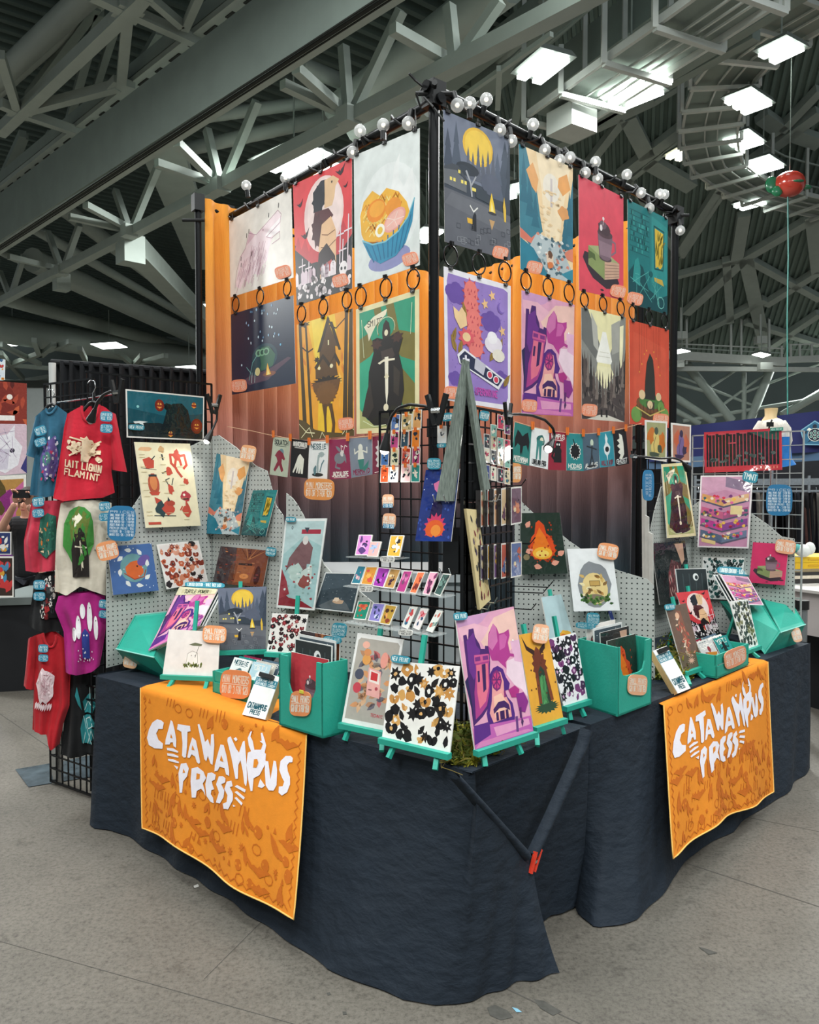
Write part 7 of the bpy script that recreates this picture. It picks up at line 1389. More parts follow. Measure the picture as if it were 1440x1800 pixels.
for k, (x0, y0) in enumerate(((848, 856), (866, 955), (900, 1030), (890, 1040), (868, 1068))):
    a = up(x0, y0, *GL2); mb = MB(); mb.tube([a, a+GL2[1]*.16+UP*.005, a+GL2[1]*.18+UP*.03], .0025, 5); mb.build('wire_hook', BLACK, g2)
# ---- acrylic card shelves
def shelf(a, b, o, label, cards, lab_px, zoff=0):
    pl = off(GL1, o); A_, B_ = up(*a, *pl), up(*b, *pl); d = (B_-A_).normalized(); n = GL1[1]
    t = thing('acrylic_shelf', (A_+B_)*.5, label, 'shelf', 'clear acrylic card shelves')
    MB().hexa([A_-n*.05, B_-n*.05, B_+n*.03, A_+n*.03, A_-n*.05+UP*.004, B_-n*.05+UP*.004, B_+n*.03+UP*.004, A_+n*.03+UP*.004]).build('ledge', CLEAR, t)
    for p in (A_.lerp(B_, .25), A_.lerp(B_, .75)): MB().tube([p-n*o, p-n*.02-UP*.012, p+n*.03+UP*.0], .003, 5).build('bracket', GRIDM, t)
    N = (n*math.cos(.42)+UP*math.sin(.42)).normalized(); P = ((A_+B_)*.5+UP*.006, N)
    for i, (px, bg, pal, nm) in enumerate(cards):
        q = quad3(px, P); card('enamel_card', q, N, a_rand(i*5+int(o*1000)+a[1], bg, pal, 8), nm, 'card', 'small cards on the acrylic shelves', .005, '#d8d4cc', PRINT)
    if lab_px: sign(rot_px(*lab_px, 25, 11, 3), (P[0]+n*.04, n), .0, ['ENAMEL PINS', '1 MORE 20 OFF'], 'white speech-bubble label on the %s' % label.split(' holding')[0], '#f2f0ea', '#2c2a2a', 'shelf_label', 'label', 'white shelf labels', False)
shelf((617, 979), (706, 983), .10, 'top acrylic shelf holding three cards', [([(631, 940), (655, 940), (648, 976), (624, 976)], '#d98ad0', ['#3a2450', '#5a3a7a', '#e9b0e0'], 'pink card with a dark purple figure, top shelf left'), ([(651, 952), (671, 952), (664, 979), (645, 978)], '#e9b4b0', ['#8aa8d0', '#d98aa0', '#a8c0e0'], 'small pale pink card on the top shelf'), ([(687, 941), (711, 941), (703, 979), (680, 978)], '#e0b03c', ['#f6efd8', '#2a2420', '#f6efd8'], 'yellow card with white spikes, top shelf right')], (681, 983))
shelf((612, 1030), (787, 1050), .13, 'middle acrylic shelf holding eight cards', [([(630, 994), (644, 995), (633, 1027), (617, 1026)], '#2f7a8e', ['#e0c4c0', '#c98aa0'], 'teal card, first on the middle shelf'), ([(644, 996), (665, 996), (654, 1029), (634, 1027)], '#e09a3c', ['#e0584a', '#f0b45a'], 'orange card, second on the middle shelf'), ([(665, 997), (687, 999), (674, 1033), (655, 1030)], '#a83ab0', ['#2a1a4a', '#d46ad8', '#1f1636'], 'violet card, third on the middle shelf'), ([(687, 999), (705, 1001), (692, 1035), (674, 1033)], '#c99a5a', ['#4a2438', '#f0d8a8', '#2a1a24'], 'gold card, fourth on the middle shelf'), ([(710, 1003), (726, 1003), (711, 1043), (696, 1040)], '#b83a84', ['#e07ab0', '#7a4a6a'], 'magenta bookmark card on the middle shelf'), ([(735, 1005), (748, 1005), (731, 1044), (720, 1042)], '#e8784a', ['#7a2a24', '#c93a2c'], 'orange bookmark card on the middle shelf'), ([(756, 1005), (771, 1006), (755, 1047), (743, 1044)], '#eea4bc', ['#7a2a5a', '#3a1a34'], 'pink bookmark card on the middle shelf'), ([(779, 1008), (793, 1009), (774, 1048), (763, 1044)], '#3c5a54', ['#22302e', '#6a8a80'], 'dark green bookmark card at the end of the middle shelf')], (643, 1035))
shelf((613, 1093), (772, 1118), .16, 'bottom acrylic shelf holding six cards', [([(630, 1056), (653, 1057), (643, 1090), (621, 1088)], '#1f8a70', ['#e0704a', '#f0d0b0', '#c94a34'], 'green card, first on the bottom shelf'), ([(656, 1060), (678, 1061), (667, 1094), (647, 1091)], '#8f86cc', ['#2a3458', '#d8dcf0', '#3a4a7a'], 'lilac card, second on the bottom shelf'), ([(678, 1062), (699, 1065), (685, 1099), (667, 1096)], '#bf983c', ['#4a2a20', '#e9a060', '#8a3a2a'], 'mustard card, third on the bottom shelf'), ([(721, 1066), (735, 1067), (717, 1106), (706, 1101)], '#e0e0da', ['#2c5a7a', '#c94a4a', '#7aa0b0'], 'white and blue bookmark card, first of three on the bottom shelf'), ([(740, 1069), (754, 1070), (737, 1108), (726, 1103)], '#e6dcda', ['#c93a4a', '#2c4a6a', '#e08a90'], 'white and red bookmark card, second of three on the bottom shelf'), ([(768, 1072), (779, 1074), (760, 1112), (749, 1108)], '#e0e4dc', ['#3a7a7a', '#c96a5a', '#a0b0a0'], 'white and green bookmark card, last on the bottom shelf')], (713, 1112))
# ---- strings of mini monsters
def string(pts, pl, label):
    mb = MB(); mb.tube([up(x, y, *pl) for x, y in pts], .0016, 5); mb.build('twine', mat('pale_twine', '#d9b08a', .9), None, origin=up(*pts[0], *pl), label=label, cat='string')
SLp = vplane(P0, PL, .30); SRp = vplane(P0, PR, .30)
string([(400, 750), (440, 757), (481, 766), (513, 771), (545, 776), (579, 774), (613, 770), (655, 766), (690, 757)], SLp, 'twine with clipped cards across the left curtain'); string([(890, 732), (905, 741), (935, 750), (966, 757), (996, 761), (1024, 763), (1052, 761), (1077, 757), (1100, 752), (1128, 744)], SRp, 'twine with clipped cards across the right curtain')
for px, bg, nm, c, fig, tc, top, c2, pl, lab in (
 ([(481, 768), (511, 771), (505, 839), (474, 834)], '#b9c0aa', 'SQUATCH', '#8a2438', 'ape', '#22302c', True, '#6a8a94', SLp, 'grey-green SQUATCH card with a maroon ape'), ([(513, 771), (544, 775), (541, 841), (510, 837)], '#17181b', 'NIGHTCRAWLER', '#e9e8d8', 'legs', '#f2efe6', True, None, SLp, 'black NIGHTCRAWLER card with white legs'), ([(544, 776), (578, 776), (575, 843), (542, 842)], '#eceeec', 'NESSIE', '#9fb0b0', 'neck', '#2c5a64', True, '#5a8088', SLp, 'white NESSIE card on the left string'), ([(579, 773), (613, 771), (618, 841), (580, 843)], '#8e2450', 'JACKALOPE', '#d8d4d0', 'hare', '#f2efe6', False, '#7a8088', SLp, 'wine-red JACKALOPE card with a grey hare'), ([(613, 771), (654, 768), (655, 834), (618, 840)], '#7d8896', 'MERMAID', '#e4e4d6', 'fish', '#8a2450', False, '#2f7f74', SLp, 'grey MERMAID card with a green tail'), ([(655, 768), (676, 766), (676, 830), (655, 834)], '#7a2440', '', '#d8d4d0', 'ghost', '#f2efe6', False, None, SLp, 'maroon card half hidden by the grid'),
 ([(905, 742), (935, 751), (930, 819), (899, 812)], '#2c8078', 'MOTHMAN', '#17191c', 'moth', '#f2efe6', False, None, SRp, 'teal MOTHMAN card with a black winged shape'), ([(935, 751), (966, 757), (963, 825), (931, 818)], '#eef0ee', 'LOVELAND FROG', '#3f8a84', 'tall', '#1d2022', False, '#2f6a66', SRp, 'white card with a green long-haired figure'), ([(966, 757), (996, 761), (995, 827), (963, 826)], '#9a2438', 'WUMPUS', '#17181b', 'beast', '#f2efe6', True, None, SRp, 'dark red WUMPUS card behind the lamp'), ([(996, 761), (1024, 763), (1026, 828), (996, 827)], '#2a8a8c', 'HODAG', '#15171a', 'spiky', '#f2efe6', False, None, SRp, 'teal HODAG card with a black spiky ball'), ([(1024, 763), (1052, 761), (1054, 823), (1026, 828)], '#4f6474', 'ALIENS', '#2a3036', 'alien', '#f2efe6', False, '#c9d6c0', SRp, 'slate ALIENS card with a thin figure'), ([(1051, 761), (1077, 757), (1081, 819), (1055, 822)], '#2f93a4', 'WILL O WISP', '#e6ecec', 'flame', '#8a2438', False, None, SRp, 'turquoise card with a pale flame'), ([(1077, 757), (1100, 754), (1106, 815), (1082, 820)], '#17181b', 'GHOST', '#e9e9da', 'ghost', '#d8dcd8', False, None, SRp, 'black card with a pale spiky ghost')):
    card('mini_print', quad3(px, off(pl, .004)), pl[1], a_mini(bg, nm, c, fig, tc, top, c2), lab, 'card', 'mini prints on the strings', .0015, WH)
for x, y, pl in ((482, 763, SLp), (512, 769, SLp), (545, 776, SLp), (577, 772, SLp), (613, 768, SLp), (652, 765, SLp), (935, 748, SRp), (966, 754, SRp), (996, 758, SRp), (1024, 761, SRp), (1051, 759, SRp), (1077, 756, SRp), (1099, 752, SRp)):
    pin(up(x, y, *off(pl, .006)), pl, lab='orange peg clipped at the '+{482: 'left edge of the SQUATCH card', 512: 'left edge of the NIGHTCRAWLER card', 545: 'left edge of the NESSIE card', 577: 'left edge of the JACKALOPE card', 613: 'left edge of the MERMAID card', 652: 'right edge of the MERMAID card', 935: 'right edge of the MOTHMAN card', 966: 'left edge of the WUMPUS card', 996: 'left edge of the HODAG card', 1024: 'left edge of the ALIENS card', 1051: 'right edge of the ALIENS card', 1077: 'left edge of the black ghost card', 1099: 'right edge of the black ghost card'}[x], grp='orange pegs on the strings', s=.040, w=.008)
sign(rot_px(561, 860, 53, 38, 3), SLp, .02, MINI, 'orange MINI MONSTERS sign below the left string', '#e8964e'); sign(rot_px(905, 831, 24, 34, 2), SRp, .02, MINI, 'orange MINI MONSTERS sign half hidden by the right grid', '#e8a060')
# ---- clip lamps
LB = mat('lamp_bulb', '#ffffff', .4, emit=('#fff6e8', 5))
def clip_lamp(neck, pl, label, r=.006, lit=True, js=1.0):
    P = [up(x, y, *pl) for x, y in neck]; t = thing('clip_lamp', P[0], label, 'lamp', 'black gooseneck clip lamps')
    mb = MB(); mb.tube(resample(P, 22), r, 7); mb.build('gooseneck', BLKPL, t, smooth=True)
    d = (P[-1]-P[-2]).normalized(); e = P[-1]
    mb = MB(); mb.tube([e-d*.01, e+d*.015, e+d*.05, e+d*.058], [.010, .014, .023, .023], 12); mb.build('shade', BLKPL, t, smooth=True)
    mb = MB(); mb.sphere(e+d*.056, .018, 10, 6); mb.build('bulb', LB if lit else GLASS, t, smooth=True)
    if lit:
        ld = bpy.data.lights.new('clip_lamp_beam', 'SPOT'); ld.energy = lit*1.3; ld.spot_size = 2.2; ld.spot_blend = .35; ld.shadow_soft_size = .03; ld.color = (1, .97, .92)
        lo = bpy.data.objects.new('clip_lamp_beam', ld); COL.objects.link(lo); lo.parent = t; lo.location = e+d*.085-P[0]; lo.rotation_euler = d.to_track_quat('-Z', 'Y').to_euler()
    j = P[0]; s = V((-pl[1].y, pl[1].x, 0))
    for k in (-1, 1): MB().bar(j+s*k*.008*js-UP*.05*js, j+s*k*.042*js+UP*.06*js, .018*js, .014*js, upv=pl[1]).build('clamp_jaw', BLKPL, t)
    mb = MB(); mb.tube([j-s*.02, j+s*.02], .012, 8); mb.build('pivot', CHROME, t)
clip_lamp([(768, 722), (748, 714), (720, 711), (700, 717), (688, 732), (682, 752), (680, 766)], off(GL1, .09), 'black clip lamp bending over the left grid panel')
clip_lamp([(893, 729), (912, 728), (935, 730), (958, 738), (972, 752), (976, 766), (971, 776)], off(GL2, .10), 'lit clip lamp hanging before the right card string', js=.75); clip_lamp([(376, 712), (382, 724), (381, 738), (376, 750), (371, 760)], off(PG1, .1), 'small clip lamp above the left pegboard crease'); clip_lamp([(1114, 802), (1135, 803), (1160, 806), (1185, 805), (1198, 810), (1203, 816)], off(PG6, .2), 'horizontal clip lamp over the narrow far pegboard', js=.5)
# ---- storage behind the counter
BIN = mat('frosted_plastic', '#b9c2c4', .3, alpha=.75, noise=.1); bp = V((-.15, 4.55, 0))
t = thing('storage_bin', bp, 'frosted plastic storage bin behind the acrylic shelves', 'bin'); mb = MB(); mb.hexa([bp+V((-.5, -.2, .72)), bp+V((.4, -.2, .72)), bp+V((.4, .3, .72)), bp+V((-.5, .3, .72)), bp+V((-.54, -.24, 1.16)), bp+V((.44, -.24, 1.16)), bp+V((.44, .34, 1.16)), bp+V((-.54, .34, 1.16))]); mb.build('tub', BIN, t); MB().box(bp+V((-.05, .05, 1.19)), (1.04, .62, .05)).build('lid', mat('grey_lid', '#a9b0b2', .4), t)
st = thing('work_table', V((-.1, 4.7, 0)), 'plain table inside the booth carrying the plastic bin', 'table'); MB().box((-.1, 4.7, .70), (1.3, .7, .04)).build('tabletop', mat('grey_laminate', '#8a8f90', .5), st)
for sx in (-.58, .58):
    for sy in (-.28, .28): MB().bar((-.1+sx, 4.7+sy, 0), (-.1+sx, 4.7+sy, .68), .03).build('leg', BLACK, st)
# ================================================================ left: wire grid with shirts, neighbours
LGA, LGB = uz(90, 1378, 0), uz(175, 1409, 0)
lg, TPL = gridwall(LGA, LGB, .02, 2.25, 8, .075, 'black floor-standing grid panel that carries the shirts', r=.0035)
lg2, TP2 = gridwall(V((-1.74, 4.30, 0)), V((-1.2, 4.85, 0)), .02, 2.3, 9, .075, 'black grid panel behind the left pegboard', r=.0035)
Pp = off(TP2, .02); card('art_print', quad3([(221, 684), (359, 697), (358, 775), (223, 769)], Pp), Pp[1], a_pumpkin, 'dark teal print with glowing pumpkins above the cream sheet', 'print', 'prints on the black grid panels', .004, WH, SLEEVE)
newtag(rot_px(240, 751, 28, 10, 4), Pp, .012, 'blue NEW PRINT tag on the pumpkin print')
def cloth(name, c, rough=.9): return mat(name, c, rough, noise=.06, nscale=25, bump=.5, bscale=12, sheen=.1)
HANG = mat('hanger_plastic', '#151516', .35)
def tee(label, m_, pl, o, L, R, top, bot, neck=None, sleeves=(), art=None, artq=None, fold=.012, seed=1, inner=None, cat='shirt', thick=.05):
    """L,R: tables (y, x) of the left and right outline in px; top/bot: tables (u, y)"""
    P = off(pl, o); rn = random.Random(seed); n, k = 26, 30; ph = [rn.uniform(0, 6) for _ in range(4)]; N = pl[1]
    t = thing('t_shirt', up(interp(L, bot[0][1]), max(b for a, b in bot), *P), label, cat, 'shirts on the black grid panel')
    def pt(u, v, side):
        y0 = interp(top, u)
        if side > 0 and neck: y0 = y0+neck[2]*max(0, 1-((u-neck[0])/neck[1])**2)**.6 if abs(u-neck[0]) < neck[1] else y0
        y = lerp(y0, interp(bot, u), v); x = lerp(interp(L, y), interp(R, y), u)
        b = (1-abs(2*u-1)**2.6)*thick*.6*side
        w = fold*(math.sin(u*11+ph[0]+v*2)+.6*math.sin(u*23+ph[1]-v*3)+.7*math.sin(v*7+u*5+ph[2]))*min(1, v*2+.2)*side if side > 0 else 0
        return up(x, y, *P)+N*(b+w)
    mb = MB(); mb.grid([[pt(i/n, j/k, 1) for i in range(n+1)] for j in range(k+1)]); mb.grid([[pt(1-i/n, j/k, -1) for i in range(n+1)] for j in range(k+1)])
    mb.grid([[pt(i/n, 1, 1) for i in range(n+1)], [pt(i/n, 1, -1) for i in range(n+1)]]); mb.build('body', m_, t, smooth=True)
    if neck:
        mb = MB(); mb.tube([pt(neck[0]+neck[1]*math.cos(a)*-1, 0, 1)+N*.003 for a in [math.pi*i/14 for i in range(15)]], .007, 6); mb.build('collar', m_, t, smooth=True)
    for s in sleeves:
        q = [up(x, y, *P) for x, y in s]; mb = MB(); m = 8; rows = []
        for j in range(9):
            a, b = q[0].lerp(q[3], j/8), q[1].lerp(q[2], j/8); rows.append([a.lerp(b, i/m)+N*(.035*math.sin(math.pi*i/m)+.004*math.sin(i*2+j)) for i in range(m+1)])
        mb.grid(rows); mb.grid([[p-N*.03 for p in r] for r in rows]); mb.build('sleeve', m_, t, smooth=True)
    if art:
        A = Art(.8); art(A); mb = MB(); q = artq
        def S(u, v):
            x = lerp(lerp(q[3][0], q[2][0], u), lerp(q[0][0], q[1][0], u), v); y = lerp(lerp(q[3][1], q[2][1], u), lerp(q[0][1], q[1][1], u), v)
            xl, xr = interp(L, y), interp(R, y); uu = min(max((x-xl)/(xr-xl), .02), .98); y0 = interp(top, uu); 
            if neck and abs(uu-neck[0]) < neck[1]: y0 += neck[2]*max(0, 1-((uu-neck[0])/neck[1])**2)**.6
            vv = min(max((y-y0)/(interp(bot, uu)-y0), .02), .99); return pt(uu, vv, 1)
        for pts, c, kk in A.o:
            f = []
            for (a, b), (c2, d2) in zip(pts, pts[1:]+pts[:1]):
                m = max(1, int(math.hypot(c2-a, d2-b)/.1))
                f += [(lerp(a, c2, j/m), lerp(b, d2, j/m)) for j in range(m)]
            um = sum(q_[0] for q_ in f)/len(f); vm = sum(q_[1] for q_ in f)/len(f); o_ = N*(.009+kk*.00025)
            big = max(abs(q_[0]-um)+abs(q_[1]-vm) for q_ in f) > .14
            if big: mb.grid([[S(lerp(um, a, r_), lerp(vm, b, r_))+o_ for a, b in f] for r_ in (.0, .25, .5, .75, 1)], c, True)
            else: mb.face([S(a, b)+o_ for a, b in f], c)
        mb.build('chest_print', FABP, t)
    return t
def hanger(px, pl, o, label, hook_h=26, w=34):
    P = off(pl, o); x, y = px; t = thing('clothes_hanger', up(x, y, *P), label, 'hanger', 'black hangers with chrome hooks')
    mb = MB(); mb.tube([up(x-w/2, y+14, *P), up(x-6, y+1, *P), up(x, y-2, *P), up(x+6, y+1, *P), up(x+w/2, y+14, *P)], .009, 6); mb.build('shoulder_bar', HANG, t, smooth=True)
    mb = MB(); mb.tube([up(x, y-2, *P), up(x, y-hook_h*.45, *P), up(x+5, y-hook_h*.7, *P), up(x+3, y-hook_h, *P), up(x-4, y-hook_h-2, *P), up(x-9, y-hook_h+4, *P)], .0028, 6); mb.build('hook', CHROME, t, smooth=True)
def shirt_tags(x, y, pl, o, who, a=0, s=1.0):
    sign(rot_px(x, y, 22*s, 18*s, a), off(pl, o), .0, ['UNISEX', 'TEE $35'], 'blue price tag on the '+who, '#2f8aa8', BW_, 'shirt_tag', 'tag', 'blue tags on the shirts', False); sign(rot_px(x, y+21*s, 22*s, 16*s, a), off(pl, o), .0, ['SIZES', 'S-3XL'], 'blue size tag on the '+who, '#2f8aa8', BW_, 'shirt_tag', 'tag', 'blue tags on the shirts', False)
def s_bones(A):
    A.rnd = random.Random(2); c = '#f2d9b8'
    A.many(26, lambda i, r: A.blob(r.uniform(.08, .92), r.uniform(.4, .95), .07, .05, c, 8, .3) if i % 3 else A.l([(lambda x, y: (x, y))(r.uniform(.1, .9), r.uniform(.45, .9)), (r.uniform(.1, .9), r.uniform(.45, .9))], .035, c)); A.p([(.42, .4), (.6, .4), (.64, .8), (.52, .95), (.42, .84)], c)
    A.t('LAIT LIGNIN', .04, .24, .92, .14, c, sw=.2); A.t('FLAMINT', .04, .06, .9, .13, c, sw=.2)
def s_fish(A): A.rnd = random.Random(4); A.blob(.55, .55, .4, .42, '#6a5a9a', 16, .25); A.many(40, lambda i, r: A.blob(r.uniform(.15, .9), r.uniform(.1, .95), .05, .035, r.choice(['#e9e6ee', '#c93a5a', '#3a3a7a', '#8a7ac0', '#e9e6ee']), 7, .4)); A.e(.42, .55, .2, .14, '#4f8a80'); A.c(.44, .57, .05, '#e9efe6'); A.c(.44, .57, .025, '#1d2226')
def s_card(A): A.rnd = random.Random(6); A.p([(.1, .2), (.2, .9), (.5, 1), (.9, .9), (.9, .2), (.5, .02)], '#2c6a5a'); A.many(26, lambda i, r: A.leaf(r.uniform(.2, .8), r.uniform(.15, .8), .14, .06, r.uniform(0, 6), r.choice(['#e0803c', '#e9c9a0', '#1f4a42', '#3f8a70'])))
def s_knight(A): A.blob(.5, .6, .46, .38, '#3f8a3a', 16, .1); A.p([(.2, .75), (.5, .95), (.85, .8), (.7, .5), (.3, .5)], '#6a7a34'); A.p([(.3, .8), (.5, .86), (.62, .8), (.5, .74), (.4, .68)], '#efe8d0'); A.p([(.36, .05), (.3, .4), (.4, .62), (.55, .68), (.68, .6), (.78, .3), (.8, .05)], '#241d1a'); A.l([(.56, .5), (.62, .06)], .04, '#efe6cc'); A.l([(.42, .44), (.72, .42)], .02, '#efe6cc')
def s_ghosts(A):
    for x, y, h in ((.3, .55, .34), (.42, .78, .22), (.62, .7, .42), (.82, .55, .34), (.18, .45, .2)): A.e(x, y, .075, h*.5, '#f2eef0', 14, rot=.1); A.c(x, y+h*.3, .012, '#2a2a2a', 6)
    A.p([(.42, .1), (.4, .46), (.5, .54), (.62, .46), (.64, .1)], '#2a3a8a'); A.c(.47, .44, .014, '#ffffff', 6); A.c(.56, .44, .014, '#ffffff', 6); A.many(20, lambda i, r: A.c(r.uniform(.3, .75), r.uniform(.05, .25), .012, '#e9e6f0', 6))
def s_wolf(A): A.blob(.55, .55, .38, .42, '#efd9dc', 18, .2); A.many(40, lambda i, r: A.l([(lambda x, y: (x, y))(r.uniform(.25, .85), r.uniform(.2, .9)), (r.uniform(.25, .85), r.uniform(.15, .85))][:1]+[(r.uniform(.3, .8), r.uniform(.15, .85))], .006, '#c9909c')); A.many(8, lambda i, r: A.leaf(.2+i*.09, .16, .2, .07, -1.9, '#efd9dc'))
def s_teal(A):
    A.rnd = random.Random(9); c = '#2f8f94'; A.p([(.3, .05), (.25, .3), (.4, .5), (.7, .55), (.9, .4), (.95, .05)], c); A.p([(.45, .55), (.4, .75), (.7, .9), (.95, .7), (.8, .55)], c); A.p([(.2, .7), (.1, .85), (.2, 1), (.3, .8), (.35, .6)], c)
    for q in ([(.35, .05), (.5, .3), (.4, .5)], [(.55, .05), (.75, .28), (.9, .06)], [(.55, .28), (.75, .05)], [(.5, .45), (.7, .5), (.8, .35), (.6, .3), (.5, .45)], [(.45, .6), (.6, .75), (.85, .65)], [(.7, .7), (.7, 1), (.9, 1), (.9, .8)]): A.l(q, .018, '#cfe9e6')
SRP = (up(130, 900, *off(TPL, .02)), V((.22, -.975, 0)))
tee('teal t-shirt with a fish print, behind the red one', cloth('teal_jersey', '#2d6580'), SRP, .06, [(705, 70), (730, 62), (770, 60), (800, 62), (872, 52)], [(705, 118), (760, 118), (872, 112)], [(0, 733), (.22, 722), (.4, 716), (.62, 712), (.78, 718), (1, 726)], [(0, 870), (.5, 874), (1, 868)], (.5, .17, 14), [[(62, 735), (74, 727), (64, 806), (46, 800)]], s_fish, [(72, 768), (108, 765), (106, 855), (66, 855)], seed=3, thick=.04)
hanger((91, 712), SRP, .06, 'chrome-hooked hanger holding the teal shirt'); shirt_tags(71, 757, SRP, .115, 'teal shirt', -18, .95)
tee('bright red t-shirt with a cream skeleton print, knotted at the hem', cloth('red_jersey', '#cb1c33'), SRP, .13, [(712, 122), (750, 113), (800, 106), (850, 98), (882, 92)], [(712, 196), (760, 200), (830, 196), (860, 200), (885, 204)], [(0, 727), (.22, 718), (.34, 714), (.72, 712), (.85, 716), (1, 726)], [(0, 876), (.2, 881), (.5, 877), (.8, 875), (1, 866)], (.53, .2, 30), [[(188, 722), (202, 727), (222, 830), (198, 826)]], s_bones, [(118, 758), (190, 768), (180, 852), (112, 838)], seed=5)
hanger((163, 708), SRP, .13, 'chrome-hooked hanger holding the red skeleton shirt', 38); shirt_tags(187, 732, SRP, .21, 'red skeleton shirt', 4)
MB().tube([up(100, 708, *off(SRP, .02)), up(152, 701, *off(SRP, .02)), up(215, 690, *off(SRP, .02))], .006, 6).build('hang_rail', CHROME, lg)
tee('coral-red t-shirt with a green leaf print, left of the cream one', cloth('coral_jersey', '#c4344a'), SRP, .05, [(880, 56), (950, 42), (1006, 46)], [(880, 112), (950, 106), (1006, 104)], [(0, 884), (.5, 880), (1, 880)], [(0, 1003), (.3, 1006), (1, 1001)], None, [], s_card, [(66, 905), (105, 898), (103, 980), (64, 985)], seed=6, thick=.04); shirt_tags(67, 882, SRP, .10, 'coral-red shirt', -6, .95)
tee('cream t-shirt with the green knight print', cloth('cream_jersey', '#d9d0be'), SRP, .12, [(878, 108), (930, 100), (990, 97), (1050, 96)], [(878, 196), (940, 196), (990, 194), (1050, 186)], [(0, 884), (.3, 880), (.7, 879), (1, 884)], [(0, 1040), (.25, 1046), (.5, 1030), (.75, 1038), (1, 1046)], None, [[(168, 925), (186, 915), (196, 968), (162, 965)]], s_knight, [(112, 884), (170, 880), (172, 1020), (108, 1020)], seed=7); shirt_tags(184, 890, SRP, .19, 'cream knight shirt', -4, .9)
tee('black t-shirt with a red and white scroll print', cloth('black_jersey', '#131416'), SRP, .04, [(1002, 64), (1060, 55), (1105, 48)], [(1002, 112), (1105, 112)], [(0, 1008), (1, 1004)], [(0, 1100), (.5, 1112), (1, 1108)], None, [], a_sheet('#17181a', ['#c93a3c', '#efe9e2', '#3a4044', '#8a2c30', '#efe9e2'], 26, None, 31, .1), [(76, 1012), (108, 1010), (106, 1085), (72, 1085)], seed=8, thick=.03); shirt_tags(69, 1028, SRP, .085, 'black scroll shirt', 0, .95)
tee('magenta t-shirt with white ghosts and a blue figure', cloth('magenta_jersey', '#b01f7e'), SRP, .11, [(1036, 106), (1070, 97), (1110, 112), (1190, 116)], [(1036, 184), (1100, 187), (1190, 172)], [(0, 1048), (.3, 1042), (.7, 1040), (1, 1048)], [(0, 1182), (.5, 1185), (.8, 1180), (1, 1170)], None, [], s_ghosts, [(122, 1046), (182, 1046), (180, 1170), (124, 1165)], seed=9); shirt_tags(183, 1062, SRP, .17, 'magenta ghost shirt', 8, .85)
tee('red t-shirt with a pale wolf print, lowest on the left', cloth('scarlet_jersey', '#b51320'), SRP, .06, [(1108, 62), (1150, 58), (1200, 60), (1285, 57)], [(1108, 110), (1160, 124), (1240, 122), (1270, 112), (1318, 102)], [(0, 1118), (.3, 1111), (.7, 1112), (1, 1122)], [(0, 1283), (.5, 1290), (.75, 1316), (1, 1308)], (.55, .22, 24), [[(50, 1122), (64, 1116), (60, 1212), (42, 1205)]], s_wolf, [(62, 1165), (104, 1170), (98, 1248), (58, 1242)], seed=10); shirt_tags(76, 1140, SRP, .12, 'scarlet wolf shirt', 2, .8)
tee('black t-shirt with a teal potion print, beside the table skirt', cloth('soot_jersey', '#0f1113'), SRP, .03, [(1180, 122), (1330, 106)], [(1180, 172), (1330, 172)], [(0, 1184), (1, 1184)], [(0, 1326), (.5, 1330), (1, 1318)], None, [], s_teal, [(128, 1205), (172, 1205), (172, 1310), (136, 1308)], seed=11, thick=.03)
shirt_lamp = clip_lamp([(206, 690), (195, 688), (182, 694), (172, 706), (166, 722)], off(TPL, .2), 'small black clip lamp arched above the red shirt', r=.008, lit=False)
# floor: fallen mirror-like sheet by the grid foot
mb = MB(); q = [uz(27, 1352, .004), uz(110, 1338, .004), uz(168, 1325, .004), uz(180, 1362, .004), uz(50, 1383, .004)]; mb.face(q); mb.face([p-UP*.003 for p in q][::-1]); mb.build('foil_sheet', mat('smeared_foil', '#4d585e', .25, spec=.6, noise=.5, nscale=9), None, origin=q[0], label='shiny grey-blue sheet lying on the floor at the grid foot', cat='sheet')
mb = MB(); p = uz(100, 1376, 0); mb.tube([p, p+UP*1.2], .03, 10); mb.build('chrome_leg', CHROME, None, True, origin=p, label='chrome pole behind the lowest shirts', cat='pole')
# neighbours on the left
YD = 6.6; BDRP = mat('black_drape', '#14161a', .85, noise=.2, nscale=4)
mb = MB(); rows = []
for j in range(14): rows.append([uy(lerp(97, 372, i/90), lerp(634, 652, i/90), YD)+V((0, .05*math.sin(i*1.1)+.02*math.sin(i*2.3), 0))+UP*(-j/13*(2.68)) for i in range(91)])
mb.grid(rows); bd = thing('black_curtain', uy(97, 850, YD), 'black pipe-and-drape curtain of the neighbouring booth', 'curtain'); mb.build('drape', BDRP, bd, smooth=True); MB().tube([uy(90, 636, YD), uy(376, 655, YD)], .022, 8).build('rod', BDRP, bd)
p = uy(92, 638, YD-.1); mb = MB(); mb.tube([(p.x, p.y, .0), (p.x, p.y, p.z)], .028, 12); mb.build('drape_pole', mat('white_pole', '#c9ccca', .35, noise=.05), None, True, origin=V((p.x, p.y, 0)), label='pale upright pole at the end of the black drape', cat='pole')
mb = MB(); mb.box((-17, 30, 2.75), (12, .3, 5.5)); mb.build('wall_left', mat('pale_wall', '#a7aead', .8, noise=.04), kind='structure'); MB().box((-17, 29.8, 5.4), (12, .2, .25)).build('wall_cap', SLOT, bpy.data.objects['wall_left'])
